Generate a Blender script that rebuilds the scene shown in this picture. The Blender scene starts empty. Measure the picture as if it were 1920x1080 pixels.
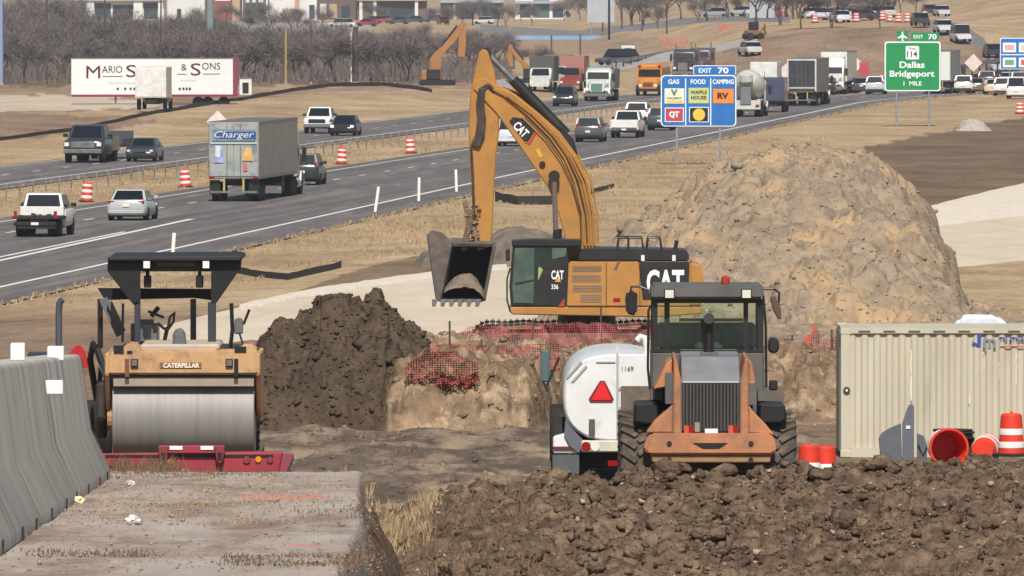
import bpy, bmesh, math, random
import numpy as np
from mathutils import Vector, Matrix, Euler
random.seed(7)
rng = np.random.default_rng(7)
sc = bpy.context.scene
C = sc.collection
R = math.radians

# ---------------------------------------------------------------- camera, sky, sun, exposure
F, CAMZ, YH = 20000.0, 12.0, -58.0           # long lens: focal length in pixels of a 1920 wide frame, height above the highway, horizon row
cd = bpy.data.cameras.new('camera'); cam = bpy.data.objects.new('camera', cd); C.objects.link(cam)
cam.location = (0, 0, CAMZ)
cam.rotation_euler = (R(90) - math.atan((540 - YH) / F), 0, 0)
cd.sensor_width = 36.0; cd.lens = F / 1920 * 36.0
cd.clip_start = 1.0; cd.clip_end = 20000.0
sc.camera = cam
SUN_EL, SUN_AZ = 48.0, 178.0                 # azimuth from +Y clockwise: the sun is high behind the camera
w = bpy.data.worlds.new('World'); sc.world = w; w.use_nodes = True
nt = w.node_tree
sky = nt.nodes.new('ShaderNodeTexSky'); sky.sky_type = 'NISHITA'; sky.sun_disc = False
sky.sun_elevation = R(SUN_EL); sky.sun_rotation = R(SUN_AZ); sky.air_density = 1.2; sky.dust_density = 2.0
nt.links.new(sky.outputs[0], nt.nodes['Background'].inputs[0])
nt.nodes['Background'].inputs[1].default_value = 0.07
sd = bpy.data.lights.new('sun', 'SUN'); sd.energy = 5.0; sd.angle = R(0.5); sd.color = (1.0, 0.96, 0.92)
so = bpy.data.objects.new('sun', sd); C.objects.link(so); so.location = (-20, -60, 80)
az = R(SUN_AZ); el = R(SUN_EL)
sv = Vector((math.sin(az) * math.cos(el), math.cos(az) * math.cos(el), math.sin(el)))
so.rotation_euler = sv.to_track_quat('Z', 'Y').to_euler()
sc.view_settings.view_transform = 'Standard'; sc.view_settings.look = 'None'
sc.view_settings.exposure = 0.06; sc.view_settings.gamma = 1.0

# ---------------------------------------------------------------- helpers
def lin(h):
    if not isinstance(h, str): return tuple(h)[:3]
    h = h.lstrip('#')
    o = []
    for i in (0, 2, 4):
        c = int(h[i:i+2], 16) / 255
        o.append(c / 12.92 if c <= 0.04045 else ((c + 0.055) / 1.055) ** 2.4)
    return tuple(o)

MATS = {}
def mat(name, c1, c2=None, scale=3.0, rough=0.6, metal=0.0, bump=0.0, bscale=None, spec=0.5, detail=5.0, contrast=(0.35, 0.65), coat=0.0, stretch=None, c3=None, s3=1.0, t3=(0.5, 0.6), emit=None):
    if name in MATS: return MATS[name]
    m = bpy.data.materials.new(name); m.use_nodes = True
    n = m.node_tree.nodes; l = m.node_tree.links; b = n['Principled BSDF']
    c1 = lin(c1)
    b.inputs['Base Color'].default_value = (*c1, 1)
    b.inputs['Roughness'].default_value = rough; b.inputs['Metallic'].default_value = metal
    b.inputs['Specular IOR Level'].default_value = spec
    if coat: b.inputs['Coat Weight'].default_value = coat; b.inputs['Coat Roughness'].default_value = 0.08
    if emit:
        b.inputs['Emission Color'].default_value = (*lin(emit[0]), 1); b.inputs['Emission Strength'].default_value = emit[1]
    vec = None
    if c2 is not None or bump or c3 is not None:
        tc = n.new('ShaderNodeTexCoord'); vec = tc.outputs['Object']
        if stretch:
            mp = n.new('ShaderNodeMapping'); mp.inputs['Scale'].default_value = stretch
            l.new(vec, mp.inputs[0]); vec = mp.outputs[0]
    col = None
    if c2 is not None:
        t = n.new('ShaderNodeTexNoise'); t.inputs['Scale'].default_value = scale; t.inputs['Detail'].default_value = detail; t.inputs['Roughness'].default_value = 0.65
        l.new(vec, t.inputs['Vector'])
        r = n.new('ShaderNodeValToRGB'); r.color_ramp.elements[0].position = contrast[0]; r.color_ramp.elements[1].position = contrast[1]
        r.color_ramp.elements[0].color = (*c1, 1); r.color_ramp.elements[1].color = (*lin(c2), 1)
        l.new(t.outputs['Fac'], r.inputs[0]); col = r.outputs[0]
    if c3 is not None:
        t = n.new('ShaderNodeTexNoise'); t.inputs['Scale'].default_value = s3; t.inputs['Detail'].default_value = 6; t.inputs['Roughness'].default_value = 0.7
        l.new(vec, t.inputs['Vector'])
        mr = n.new('ShaderNodeMapRange'); mr.inputs[1].default_value = t3[0]; mr.inputs[2].default_value = t3[1]
        l.new(t.outputs['Fac'], mr.inputs[0])
        mx = n.new('ShaderNodeMix'); mx.data_type = 'RGBA'
        l.new(mr.outputs[0], mx.inputs[0])
        if col is not None: l.new(col, mx.inputs[6])
        else: mx.inputs[6].default_value = (*c1, 1)
        mx.inputs[7].default_value = (*lin(c3), 1); col = mx.outputs[2]
    if col is not None: l.new(col, b.inputs['Base Color'])
    if bump:
        t = n.new('ShaderNodeTexNoise'); t.inputs['Scale'].default_value = bscale or scale * 4; t.inputs['Detail'].default_value = 6
        l.new(vec, t.inputs['Vector'])
        bp = n.new('ShaderNodeBump'); bp.inputs['Strength'].default_value = min(1, bump); bp.inputs['Distance'].default_value = 0.05
        l.new(t.outputs['Fac'], bp.inputs['Height']); l.new(bp.outputs[0], b.inputs['Normal'])
    MATS[name] = m
    return m

def paint(hexc, rough=0.35, dirt=0.25):
    k = 'paint_' + hexc.strip('#') + str(rough)
    c = np.array(lin(hexc)); d = c * (1 - dirt) + np.array((0.16, 0.12, 0.08)) * dirt
    return mat(k, hexc, tuple(d), scale=2.5, rough=rough, coat=0.3)

class MB:
    def __init__(s): s.v = []; s.f = []; s.mi = []; s.cur = 0
    def m(s, i): s.cur = i; return s
    def add(s, vs, fs, M=None):
        o = len(s.v)
        if M is not None: vs = [M @ Vector(p) for p in vs]
        s.v += [tuple(p) for p in vs]
        s.f += [tuple(i + o for i in f) for f in fs]; s.mi += [s.cur] * len(fs)
        return s
    def box(s, c, d, rot=None):
        x, y, z = d[0] / 2, d[1] / 2, d[2] / 2
        vs = [(-x,-y,-z),(x,-y,-z),(x,y,-z),(-x,y,-z),(-x,-y,z),(x,-y,z),(x,y,z),(-x,y,z)]
        fs = [(0,3,2,1),(4,5,6,7),(0,1,5,4),(1,2,6,5),(2,3,7,6),(3,0,4,7)]
        M = Matrix.Translation(c)
        if rot is not None: M = M @ Euler(rot).to_matrix().to_4x4()
        return s.add(vs, fs, M)
    def bx(s, x0, x1, y0, y1, z0, z1): return s.box(((x0+x1)/2, (y0+y1)/2, (z0+z1)/2), (abs(x1-x0), abs(y1-y0), abs(z1-z0)))
    def quad(s, *p): return s.add(list(p), [tuple(range(len(p)))])
    def prism(s, poly, axis, a, b, poly2=None):
        q = poly2 or poly
        def P(p, t): return {'y': (p[0], t, p[1]), 'x': (t, p[0], p[1]), 'z': (p[0], p[1], t)}[axis]
        n = len(poly)
        vs = [P(p, a) for p in poly] + [P(p, b) for p in q]
        fs = [tuple(range(n)), tuple(range(2*n-1, n-1, -1))] + [(i, (i+1) % n, (i+1) % n + n, i+n) for i in range(n)]
        return s.add(vs, fs)
    def cyl(s, p0, p1, r0, r1=None, n=16, cap=True):
        p0, p1 = Vector(p0), Vector(p1); r1 = r0 if r1 is None else r1
        d = (p1 - p0).normalized(); a = d.orthogonal().normalized(); b = d.cross(a)
        vs = []
        for p, r in ((p0, r0), (p1, r1)):
            for i in range(n):
                t = 2*math.pi*(i + .5)/n; vs.append(p + (a*math.cos(t) + b*math.sin(t))*r)
        fs = [(i, (i+1) % n, (i+1) % n + n, i+n) for i in range(n)]
        if cap: fs += [tuple(range(n-1, -1, -1)), tuple(range(n, 2*n))]
        return s.add(vs, fs)
    def tube(s, pts, r, n=8):
        pts = [Vector(p) for p in pts]; rings = []; prev = None
        for i, p in enumerate(pts):
            d = (pts[min(i+1, len(pts)-1)] - pts[max(i-1, 0)]).normalized()
            a = d.orthogonal().normalized() if prev is None else (prev - d * prev.dot(d)).normalized()
            prev = a; b = d.cross(a); rr = r[i] if isinstance(r, (list, tuple)) else r
            rings.append([p + (a*math.cos(2*math.pi*k/n) + b*math.sin(2*math.pi*k/n))*rr for k in range(n)])
        return s.loft(rings)
    def loft(s, rings, cap=True):
        n = len(rings[0]); vs = [p for r in rings for p in r]; fs = []
        for j in range(len(rings)-1):
            for i in range(n): fs.append((j*n+i, j*n+(i+1) % n, (j+1)*n+(i+1) % n, (j+1)*n+i))
        if cap: fs += [tuple(range(n-1, -1, -1)), tuple(range((len(rings)-1)*n, len(rings)*n))]
        return s.add(vs, fs)
    def lathe(s, prof, o, d, n=20, cap=True):
        o = Vector(o); d = Vector(d).normalized(); a = d.orthogonal().normalized(); b = d.cross(a)
        return s.loft([[o + d*h + (a*math.cos(2*math.pi*k/n) + b*math.sin(2*math.pi*k/n))*max(r, 1e-4) for k in range(n)] for r, h in prof], cap)
    def sph(s, c, r, n=12, sc3=(1,1,1)):
        rings = []
        for j in range(1, n//2):
            t = math.pi*j/(n//2)
            rings.append([Vector((c[0]+sc3[0]*r*math.sin(t)*math.cos(2*math.pi*k/n), c[1]+sc3[1]*r*math.sin(t)*math.sin(2*math.pi*k/n), c[2]+sc3[2]*r*math.cos(t))) for k in range(n)])
        return s.loft(rings)
    def text(s, txt, o, w, h, xa=(1,0,0), ya=(0,0,1), bold=0.0, depth=0.004, align='C', shear=0.0):
        vs, fs = text_mesh(txt, bold, shear)
        a = np.array(vs); mn = a.min(0); mx = a.max(0)
        sx = w / max(1e-6, mx[0]-mn[0]); sy = h / max(1e-6, mx[1]-mn[1])
        xa, ya = Vector(xa).normalized(), Vector(ya).normalized(); za = xa.cross(ya); o = Vector(o)
        ox = {'C': (mn[0]+mx[0])/2, 'L': mn[0]}[align]; oy = (mn[1]+mx[1])/2
        s.add([o + xa*((p[0]-ox)*sx) + ya*((p[1]-oy)*sy) + za*(p[2]*depth) for p in vs], fs)
        return s
    def build(s, name, mats, parent=None, bevel=0.0, smooth=None, seg=1, fix=True):
        me = bpy.data.meshes.new(name); me.from_pydata(s.v, [], s.f)
        for mm in (mats if isinstance(mats, (list, tuple)) else [mats]): me.materials.append(mm)
        me.polygons.foreach_set('material_index', s.mi)
        if fix or bevel:
            bm = bmesh.new(); bm.from_mesh(me)
            if fix: bmesh.ops.recalc_face_normals(bm, faces=bm.faces)
            if bevel:
                es = [e for e in bm.edges if len(e.link_faces) == 2 and e.calc_face_angle(0) > 0.6]
                bmesh.ops.bevel(bm, geom=es, offset=bevel, segments=seg, affect='EDGES', clamp_overlap=True)
            bm.to_mesh(me); bm.free()
        if smooth is not None:
            me.shade_smooth(); me.set_sharp_from_angle(angle=R(smooth))
        ob = bpy.data.objects.new(name, me); C.objects.link(ob)
        if parent is not None: ob.parent = parent
        return ob

TXT = {}
def text_mesh(t, bold, shear):
    k = (t, bold, shear)
    if k in TXT: return TXT[k]
    cu = bpy.data.curves.new('txt', 'FONT'); cu.body = t; cu.size = 1; cu.offset = bold; cu.extrude = 1.0; cu.shear = shear; cu.resolution_u = 3
    ob = bpy.data.objects.new('txt', cu); C.objects.link(ob)
    dg = bpy.context.evaluated_depsgraph_get(); me = bpy.data.meshes.new_from_object(ob.evaluated_get(dg))
    vs = [tuple(v.co) for v in me.vertices]; fs = [tuple(p.vertices) for p in me.polygons]
    bpy.data.objects.remove(ob); bpy.data.curves.remove(cu); bpy.data.meshes.remove(me)
    TXT[k] = (vs, fs); return TXT[k]

def tag(o, label=None, cat=None, group=None, kind=None):
    if label: o['label'] = label
    if cat: o['category'] = cat
    if group: o['group'] = group
    if kind: o['kind'] = kind
    return o
def thing(name, loc, rz=0.0, label=None, cat=None, group=None):
    o = bpy.data.objects.new(name, None); C.objects.link(o); o.empty_display_size = 0.3
    o.location = loc; o.rotation_euler = (0, 0, rz)
    return tag(o, label, cat, group)
def copy_tree(o, parent=None):
    c = o.copy(); C.objects.link(c)
    if parent is not None: c.parent = parent
    for ch in list(o.children): copy_tree(ch, c)
    return c
def P(px, py, Y): return Vector(((px-960)*Y/F, Y, CAMZ-(py-YH)*Y/F))

# ---------------------------------------------------------------- noise and terrain height
def hsh(ix, iy, seed):
    h = (ix.astype(np.int64)*374761393 + iy.astype(np.int64)*668265263 + seed*1274126177) & 0xFFFFFFFF
    h = ((h ^ (h >> 13))*1274126177) & 0xFFFFFFFF
    return ((h ^ (h >> 16)) & 0xFFFF) / 65535.0
def vn(x, y, seed=0):
    ix, iy = np.floor(x), np.floor(y); fx, fy = x-ix, y-iy
    fx = fx*fx*(3-2*fx); fy = fy*fy*(3-2*fy)
    return (hsh(ix,iy,seed)*(1-fx)+hsh(ix+1,iy,seed)*fx)*(1-fy) + (hsh(ix,iy+1,seed)*(1-fx)+hsh(ix+1,iy+1,seed)*fx)*fy
def fbm(x, y, seed=0, o=4):
    t = 0; a = 0.5
    for k in range(o): t = t + a*(vn(x*2**k, y*2**k, seed+k)-0.5); a *= 0.5
    return t
def lumps(x, y, seed=0):
    ix, iy = np.floor(x), np.floor(y); best = np.full(np.shape(x), 9.0); hh = np.zeros(np.shape(x))
    for dx in (-1,0,1):
        for dy in (-1,0,1):
            jx, jy = ix+dx, iy+dy
            px = jx+hsh(jx,jy,seed); py = jy+hsh(jx,jy,seed+5); r = 0.35+0.6*hsh(jx,jy,seed+9)
            d = np.hypot(x-px, y-py)/r
            hh = np.maximum(hh, np.sqrt(np.clip(1-d*d, 0, 1))*r)
    return hh
def sm(x, a, b):
    t = np.clip((x-a)/(b-a), 0, 1); return t*t*(3-2*t)
def XR(Y):
    Y = np.asarray(Y, float); return -14.3+0.105*(Y-548)+0.0008*np.maximum(Y-950, 0)**2
def XL(Y):
    Y = np.asarray(Y, float); return -36.9+0.105*(Y-548)+0.0008*np.maximum(Y-950, 0)**2
PYs = [0, 40, 60, 85, 92, 112, 130, 146, 163, 180, 200, 206, 240, 286, 312, 340, 380, 430, 480]
PZs = [9.0, 8.2, 7.6, 6.3, 6.1, 6.1, 4.9, 4.1, 3.5, 3.42, 3.3, 3.25, 2.4, 1.25, 0.62, 0.5, 0.5, 0.25, 0.0]
def G(X, Y):
    X = np.asarray(X, float); Y = np.asarray(Y, float)
    z = np.interp(Y, PYs, PZs)
    u = X-XR(Y)
    z = z*np.where(Y < 330, 1.0, sm(u, 13, 24))
    z = z+0.27*sm(X, 4.2, 5.0)*sm(Y, 170, 177)*(1-sm(Y, 190, 198))+0.60*(1-sm(X, -3.9, -3.2))*sm(Y, 140, 150)*(1-sm(Y, 170, 180))
    z = z-0.25*sm(u, -19, -14)*(1-sm(u, -12, -7.5))*sm(Y, 420, 460)
    z = z+0.5*sm(-u, 33, 45)*sm(Y, 500, 560)
    hx = np.interp(X, [12, 17, 24, 28, 34, 40, 46, 52, 60, 90], [0, 1.2, 2.3, 3.5, 4.4, 4.7, 5.0, 5.0, 4.6, 4.6])
    z = z+hx*sm(Y, 1185, 1275)*(1-sm(Y, 2300, 3200))
    z = z+2.6*sm(X, 58, 72)*sm(Y, 1330, 1500)
    z = z+0.30*fbm(X/14, Y/26, 3, 2)*sm(Y, 330, 400)*np.maximum(sm(u, 14, 22), sm(-u, 31, 38))
    return z
def gp(px, py, ymin=100.0):
    Y = np.concatenate([np.arange(ymin, 800, 0.5), np.arange(800, 6000, 2.0)])
    X = (px-960)*Y/F
    yi = YH+F*(CAMZ-G(X, Y))/Y
    k = np.argmax(yi <= py) if (yi <= py).any() else len(Y)-1
    return Vector((float(X[k]), float(Y[k]), float(G(X[k], Y[k]))))
def gz(x, y): return float(G(x, y))

def grid_mesh(name, X, Y, Z, mats, smooth=True, mi=None):
    ny, nx = X.shape
    me = bpy.data.meshes.new(name)
    idx = np.arange(nx*ny).reshape(ny, nx)
    q = np.stack([idx[:-1,:-1], idx[:-1,1:], idx[1:,1:], idx[1:,:-1]], -1).reshape(-1, 4)
    me.vertices.add(nx*ny); me.vertices.foreach_set('co', np.stack([X, Y, Z], -1).astype(np.float32).ravel())
    me.loops.add(q.size); me.loops.foreach_set('vertex_index', q.astype(np.int32).ravel())
    me.polygons.add(len(q)); me.polygons.foreach_set('loop_start', np.arange(0, q.size, 4, dtype=np.int32))
    me.update(calc_edges=True); me.validate()
    if smooth: me.polygons.foreach_set('use_smooth', np.ones(len(q), bool))
    for m_ in (mats if isinstance(mats, (list, tuple)) else [mats]): me.materials.append(m_)
    if mi is not None: me.polygons.foreach_set('material_index', mi.astype(np.int32))
    ob = bpy.data.objects.new(name, me); C.objects.link(ob)
    return ob
def strip(name, f0, f1, Ys, m, dz=0.05, nx=6, kind='structure'):
    Ys = np.asarray(Ys, float); a = np.array([f0(y) for y in Ys]); b = np.array([f1(y) for y in Ys])
    t = np.linspace(0, 1, nx)[None, :]
    X = a[:,None]*(1-t)+b[:,None]*t; Y = np.repeat(Ys[:,None], nx, 1)
    return tag(grid_mesh(name, X, Y, G(X, Y)+dz, m), kind=kind)

ICO = None
def clods(name, pts, sizes, m, parent=None, flat=0.75, seed=1, sub=1):
    bm = bmesh.new(); bmesh.ops.create_icosphere(bm, subdivisions=sub, radius=1.0)
    bm.verts.ensure_lookup_table()
    V = np.array([v.co[:] for v in bm.verts]); T = np.array([[v.index for v in f.verts] for f in bm.faces]); bm.free()
    g = np.random.default_rng(seed); N = len(pts); nv = len(V)
    tv = []
    for k in range(12):
        n3 = g.normal(size=(5, 3)); n3 /= np.linalg.norm(n3, axis=1)[:,None]
        d = np.ones(nv)
        for q in n3: d -= 0.55*np.maximum(0, V@q-0.35)
        tv.append(V*(d*(1+0.2*g.normal(size=nv)))[:,None])
    tv = np.array(tv)[g.integers(0, 12, N)]
    q = g.normal(size=(N, 4)); q /= np.linalg.norm(q, axis=1)[:,None]
    w_, x_, y_, z_ = q.T
    Rm = np.stack([np.stack([1-2*(y_*y_+z_*z_), 2*(x_*y_-z_*w_), 2*(x_*z_+y_*w_)], -1), np.stack([2*(x_*y_+z_*w_), 1-2*(x_*x_+z_*z_), 2*(y_*z_-x_*w_)], -1), np.stack([2*(x_*z_-y_*w_), 2*(y_*z_+x_*w_), 1-2*(x_*x_+y_*y_)], -1)], 1)
    v = np.einsum('nij,nvj->nvi', Rm, tv)*np.asarray(sizes)[:,None,None]*np.array([1, 1, flat])
    v = (v+np.asarray(pts)[:,None,:]).reshape(-1, 3)
    t = (T[None]+(np.arange(N)*nv)[:,None,None]).reshape(-1, 3)
    me = bpy.data.meshes.new(name)
    me.vertices.add(len(v)); me.vertices.foreach_set('co', v.astype(np.float32).ravel())
    me.loops.add(t.size); me.loops.foreach_set('vertex_index', t.astype(np.int32).ravel())
    me.polygons.add(len(t)); me.polygons.foreach_set('loop_start', np.arange(0, t.size, 3, dtype=np.int32))
    me.update(calc_edges=True); me.materials.append(m)
    ob = bpy.data.objects.new(name, me); C.objects.link(ob)
    if parent is not None: ob.parent = parent
    return ob
def blades(name, pts, h, m, seed=2, wdt=0.006, lean=0.5, n=5):
    g = np.random.default_rng(seed); N = len(pts)*n
    p = np.repeat(np.asarray(pts), n, 0)+np.c_[g.normal(0, 0.04, (N, 2)), np.zeros(N)]
    hh = np.repeat(np.asarray(h), n)*g.uniform(0.5, 1.1, N); a = g.uniform(0, 2*math.pi, N)
    d = np.c_[np.cos(a), np.sin(a)]*(lean*hh*g.uniform(0.1, 1, N))[:,None]
    s = np.c_[-np.sin(a+1), np.cos(a+1)]*wdt
    z = np.zeros((N, 1))
    A = p+np.c_[s, z]; B = p-np.c_[s, z]
    mid = p+np.c_[d*0.35, (hh*0.6)[:,None]]
    Cc = mid-np.c_[s*0.7, z]; D = mid+np.c_[s*0.7, z]
    E = p+np.c_[d, hh[:,None]]
    v = np.stack([A, B, Cc, D, E], 1).reshape(-1, 3)
    i = np.arange(N)*5
    f = [(k, k+1, k+2, k+3) for k in i.tolist()]+[(k+3, k+2, k+4) for k in i.tolist()]
    me = bpy.data.meshes.new(name); me.from_pydata(v.tolist(), [], f); me.materials.append(m)
    ob = bpy.data.objects.new(name, me); C.objects.link(ob); return ob
# ---------------------------------------------------------------- the ground
def inpoly(x, y, poly):
    c = np.zeros(np.shape(x), bool); n = len(poly)
    for i in range(n):
        x0, y0 = poly[i]; x1, y1 = poly[(i+1) % n]
        if y0 == y1: continue
        k = ((y0 > y) != (y1 > y)) & (x < (x1-x0)*(y-y0)/(y1-y0)+x0); c ^= k
    return c
def ground_material():
    m = bpy.data.materials.new('earth'); m.use_nodes = True
    n = m.node_tree.nodes; l = m.node_tree.links; b = n['Principled BSDF']
    b.inputs['Roughness'].default_value = 0.95; b.inputs['Specular IOR Level'].default_value = 0.1
    at = n.new('ShaderNodeAttribute'); at.attribute_name = 'zone'
    sp = n.new('ShaderNodeSeparateColor'); l.new(at.outputs['Color'], sp.inputs[0])
    tc = n.new('ShaderNodeTexCoord')
    def noise(s, d=6, r=0.65, st=(1, 1, 1)):
        mp = n.new('ShaderNodeMapping'); mp.inputs['Scale'].default_value = st; l.new(tc.outputs['Object'], mp.inputs[0])
        t = n.new('ShaderNodeTexNoise'); t.inputs['Scale'].default_value = s; t.inputs['Detail'].default_value = d; t.inputs['Roughness'].default_value = r
        l.new(mp.outputs[0], t.inputs['Vector']); return t.outputs['Fac']
    def ramp(f, stops):
        r = n.new('ShaderNodeValToRGB'); e = r.color_ramp.elements
        while len(e) < len(stops): e.new(0.5)
        for k, (p, c) in enumerate(stops): e[k].position = p; e[k].color = (*lin(c), 1)
        l.new(f, r.inputs[0]); return r.outputs[0]
    def mix(f, a, c):
        x = n.new('ShaderNodeMix'); x.data_type = 'RGBA'; l.new(f, x.inputs[0]); l.new(a, x.inputs[6]); l.new(c, x.inputs[7]); return x.outputs[2]
    big = noise(0.16, 8, 0.7, (1, 0.45, 1)); fine = noise(2.2, 8, 0.8, (1, 0.25, 1))
    av = n.new('ShaderNodeMath'); av.operation = 'ADD'; l.new(big, av.inputs[0]); l.new(fine, av.inputs[1])
    hf = n.new('ShaderNodeMath'); hf.operation = 'MULTIPLY'; hf.inputs[1].default_value = 0.5; l.new(av.outputs[0], hf.inputs[0]); f = hf.outputs[0]
    grass = ramp(f, [(0.34, '#6e5e4a'), (0.44, '#978163'), (0.54, '#b09876'), (0.68, '#c6b08d')])
    grass = mix(ramp(noise(0.07, 7, 0.75, (1, 0.3, 1)), [(0.47, (0, 0, 0)), (0.66, (0.6, 0.6, 0.6))]), grass, ramp(fine, [(0.35, '#6a5442'), (0.65, '#937760')]))
    dark = ramp(f, [(0.36, '#4a3d31'), (0.52, '#6a5847'), (0.68, '#86725c')])
    clay = ramp(f, [(0.34, '#564639'), (0.48, '#7d6755'), (0.6, '#957d68'), (0.7, '#a9927b')])
    pale = ramp(f, [(0.36, '#a89a86'), (0.55, '#c0b29d'), (0.7, '#cfc3af')])
    c = mix(sp.outputs[0], grass, dark); c = mix(sp.outputs[1], c, clay); c = mix(sp.outputs[2], c, pale)
    l.new(c, b.inputs['Base Color'])
    bp = n.new('ShaderNodeBump'); bp.inputs['Strength'].default_value = 0.7; bp.inputs['Distance'].default_value = 0.12
    l.new(noise(3.0, 8, 0.75), bp.inputs['Height']); l.new(bp.outputs[0], b.inputs['Normal'])
    return m
EARTH = ground_material()
ts = np.concatenate([np.linspace(-0.9, -0.12, 30)[:-1], np.arange(-0.12, 0.12, 0.0004), np.linspace(0.12, 0.9, 30)])
Ds = np.concatenate([np.linspace(12, 150, 40), np.arange(153, 262, 3.0), 240000/(np.arange(856, 66, -3.0)+58), 240000/(np.arange(66, -28, -1.2)+58), [9000, 14000]])
Ds = np.unique(np.round(Ds, 2))
YY, TT = np.meshgrid(Ds, ts, indexing='ij')
XX = TT*YY; ZZ = G(XX, YY)
ground = tag(grid_mesh('ground', XX, YY, ZZ, EARTH), kind='structure')
ix_ = 960+F*TT; iy_ = YH+F*(CAMZ-ZZ)/YY
ixn = ix_+26*fbm(XX/2.2, YY/9, 11, 4); iyn = iy_+12*fbm(XX/1.6+40, YY/7, 12, 4)
zone = np.zeros((*XX.shape, 4), np.float32); zone[..., 3] = 1
def fillz(ch, poly, val=1.0):
    k = inpoly(ixn, iyn, poly); zone[k, :3] = 0; zone[k, ch] = val
clay_w = sm(iy_+30*fbm(XX/2, YY/8, 14, 3), 560, 620); zone[..., 1] = clay_w
fillz(1, [(-400, 208), (60, 212), (230, 222), (300, 226), (200, 244), (80, 258), (-400, 285)], 0.9)
fillz(1, [(-400, 150), (130, 155), (460, 172), (800, 152), (1000, 140), (1000, 165), (800, 166), (640, 172), (470, 186), (300, 205), (120, 208), (-400, 215)], 0.7)
fillz(2, [(-400, 178), (140, 178), (300, 190), (330, 200), (150, 206), (0, 208), (-400, 212)], 0.85)
fillz(0, [(1575, 292), (1650, 270), (1710, 258), (1770, 248), (1800, 239), (1925, 222), (2300, 205), (2300, 330), (1925, 350), (1740, 405), (1690, 375)], 0.9)
fillz(0, [(300, 625), (440, 574), (560, 545), (640, 516), (720, 492), (820, 474), (960, 470), (1010, 500), (850, 512), (600, 550), (430, 592), (330, 640)], 0.75)
fillz(1, [(1260, 152), (1290, 110), (1340, 96), (1400, 74), (1500, 60), (1600, 55), (1760, 50), (1850, 80), (2100, 110), (2100, 160), (1800, 150), (1500, 158)], 0.85)
fillz(1, [(960, 62), (1250, 70), (1300, 95), (1200, 100), (960, 108)], 0.45)
k = (iy_ > 795) & (iy_ < 905); zone[k, 1] = 0.35; zone[k, 0] = 0.75
fillz(0, [(-400, 40), (120, 45), (330, 58), (600, 62), (700, 100), (960, 110), (960, 150), (800, 158), (640, 160), (460, 162), (130, 162), (-400, 158)], 0.85)
fillz(1, [(560, 60), (960, 62), (960, 105), (700, 98), (590, 80)], 0.7)
zone[..., :3] = np.clip(zone[..., :3]+0.25*fbm(XX/3, YY/12, 15, 3)[..., None]*(zone[..., :3] > 0.05), 0, 1)
ca = ground.data.color_attributes.new('zone', 'FLOAT_COLOR', 'POINT'); ca.data.foreach_set('color', zone.ravel())

# ---------------------------------------------------------------- highway
ASPH = mat('asphalt', '#5c5754', '#6b6561', scale=0.5, rough=0.9, bump=0.2, bscale=9, stretch=(1, 0.08, 1), c3='#7a736d', s3=0.9, t3=(0.52, 0.72))
def wheel_wear(m):
    n = m.node_tree.nodes; l = m.node_tree.links; b = n['Principled BSDF']; src = b.inputs['Base Color'].links[0].from_socket
    tc = n.new('ShaderNodeTexCoord'); a = n.new('ShaderNodeMapping'); a.inputs['Rotation'].default_value = (0, 0, math.atan(0.105)); c = n.new('ShaderNodeMapping'); c.inputs['Scale'].default_value = (1.0, 0.012, 1)
    l.new(tc.outputs['Object'], a.inputs[0]); l.new(a.outputs[0], c.inputs[0])
    t = n.new('ShaderNodeTexNoise'); t.inputs['Scale'].default_value = 1.1; t.inputs['Detail'].default_value = 5; l.new(c.outputs[0], t.inputs['Vector'])
    r = n.new('ShaderNodeValToRGB'); r.color_ramp.elements[0].position = 0.36; r.color_ramp.elements[0].color = (0.66, 0.64, 0.62, 1); r.color_ramp.elements[1].position = 0.66; r.color_ramp.elements[1].color = (1.12, 1.1, 1.08, 1)
    l.new(t.outputs['Fac'], r.inputs[0]); x = n.new('ShaderNodeMix'); x.data_type = 'RGBA'; x.blend_type = 'MULTIPLY'; x.inputs[0].default_value = 1.0
    l.new(src, x.inputs[6]); l.new(r.outputs[0], x.inputs[7]); l.new(x.outputs[2], b.inputs['Base Color'])
wheel_wear(ASPH)
ASPH2 = mat('asphalt_shoulder', '#67635f', '#77726c', scale=0.8, rough=0.95, stretch=(1, 0.1, 1))
WHITE_LINE = mat('road_paint', '#d8d6cf', '#a9a6a0', scale=1.5, rough=0.8, contrast=(0.5, 0.75))
YR = np.concatenate([np.arange(250, 1000, 6.0), np.arange(1000, 1500, 8.0)])
edge = lambda y: np.interp(y, [250, 379, 548, 694, 949, 1100, 1600], [15.2, 13.8, 10.9, 8.6, 5.2, 4.8, 4.8])
strip('highway_right_carriageway', lambda y: XR(y)-6.6, lambda y: XR(y)+edge(y), YR, ASPH, 0.05, 10)
strip('highway_left_carriageway', lambda y: XL(y)-4.6, lambda y: XL(y)+5.4, YR, ASPH, 0.05, 8)
def line(name, off, y0, y1, w_=0.16, base=XR, dash=None):
    f = off if callable(off) else (lambda y: off)
    if dash is None:
        return strip(name, lambda y: base(y)+f(y)-w_/2, lambda y: base(y)+f(y)+w_/2, np.arange(y0, y1, 5.0), WHITE_LINE, 0.058, 2)
    b = MB(); y = y0
    while y < y1:
        a, c = y, y+dash[0]
        b.quad(*[(float(base(q)+f(q)+s*w_/2), q, gz(base(q)+f(q), q)+0.06) for q, s in ((a, -1), (a, 1), (c, 1), (c, -1))])
        y += dash[1]
    return tag(b.build(name, WHITE_LINE), kind='structure')
line('road_edge_line', lambda y: edge(y)-np.interp(y, [380, 600, 1000], [2.9, 3.1, 2.4]), 300, 1150, 0.24)
line('road_median_line', -5.3, 300, 1150, 0.16)
line('road_lane_line', -1.8, 300, 1150, 0.17, dash=(3.2, 12.2))
line('road_gore_line', lambda y: np.interp(y, [300, 438, 513], [7.4, 4.9, 2.9]), 300, 515, 0.30)
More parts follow.
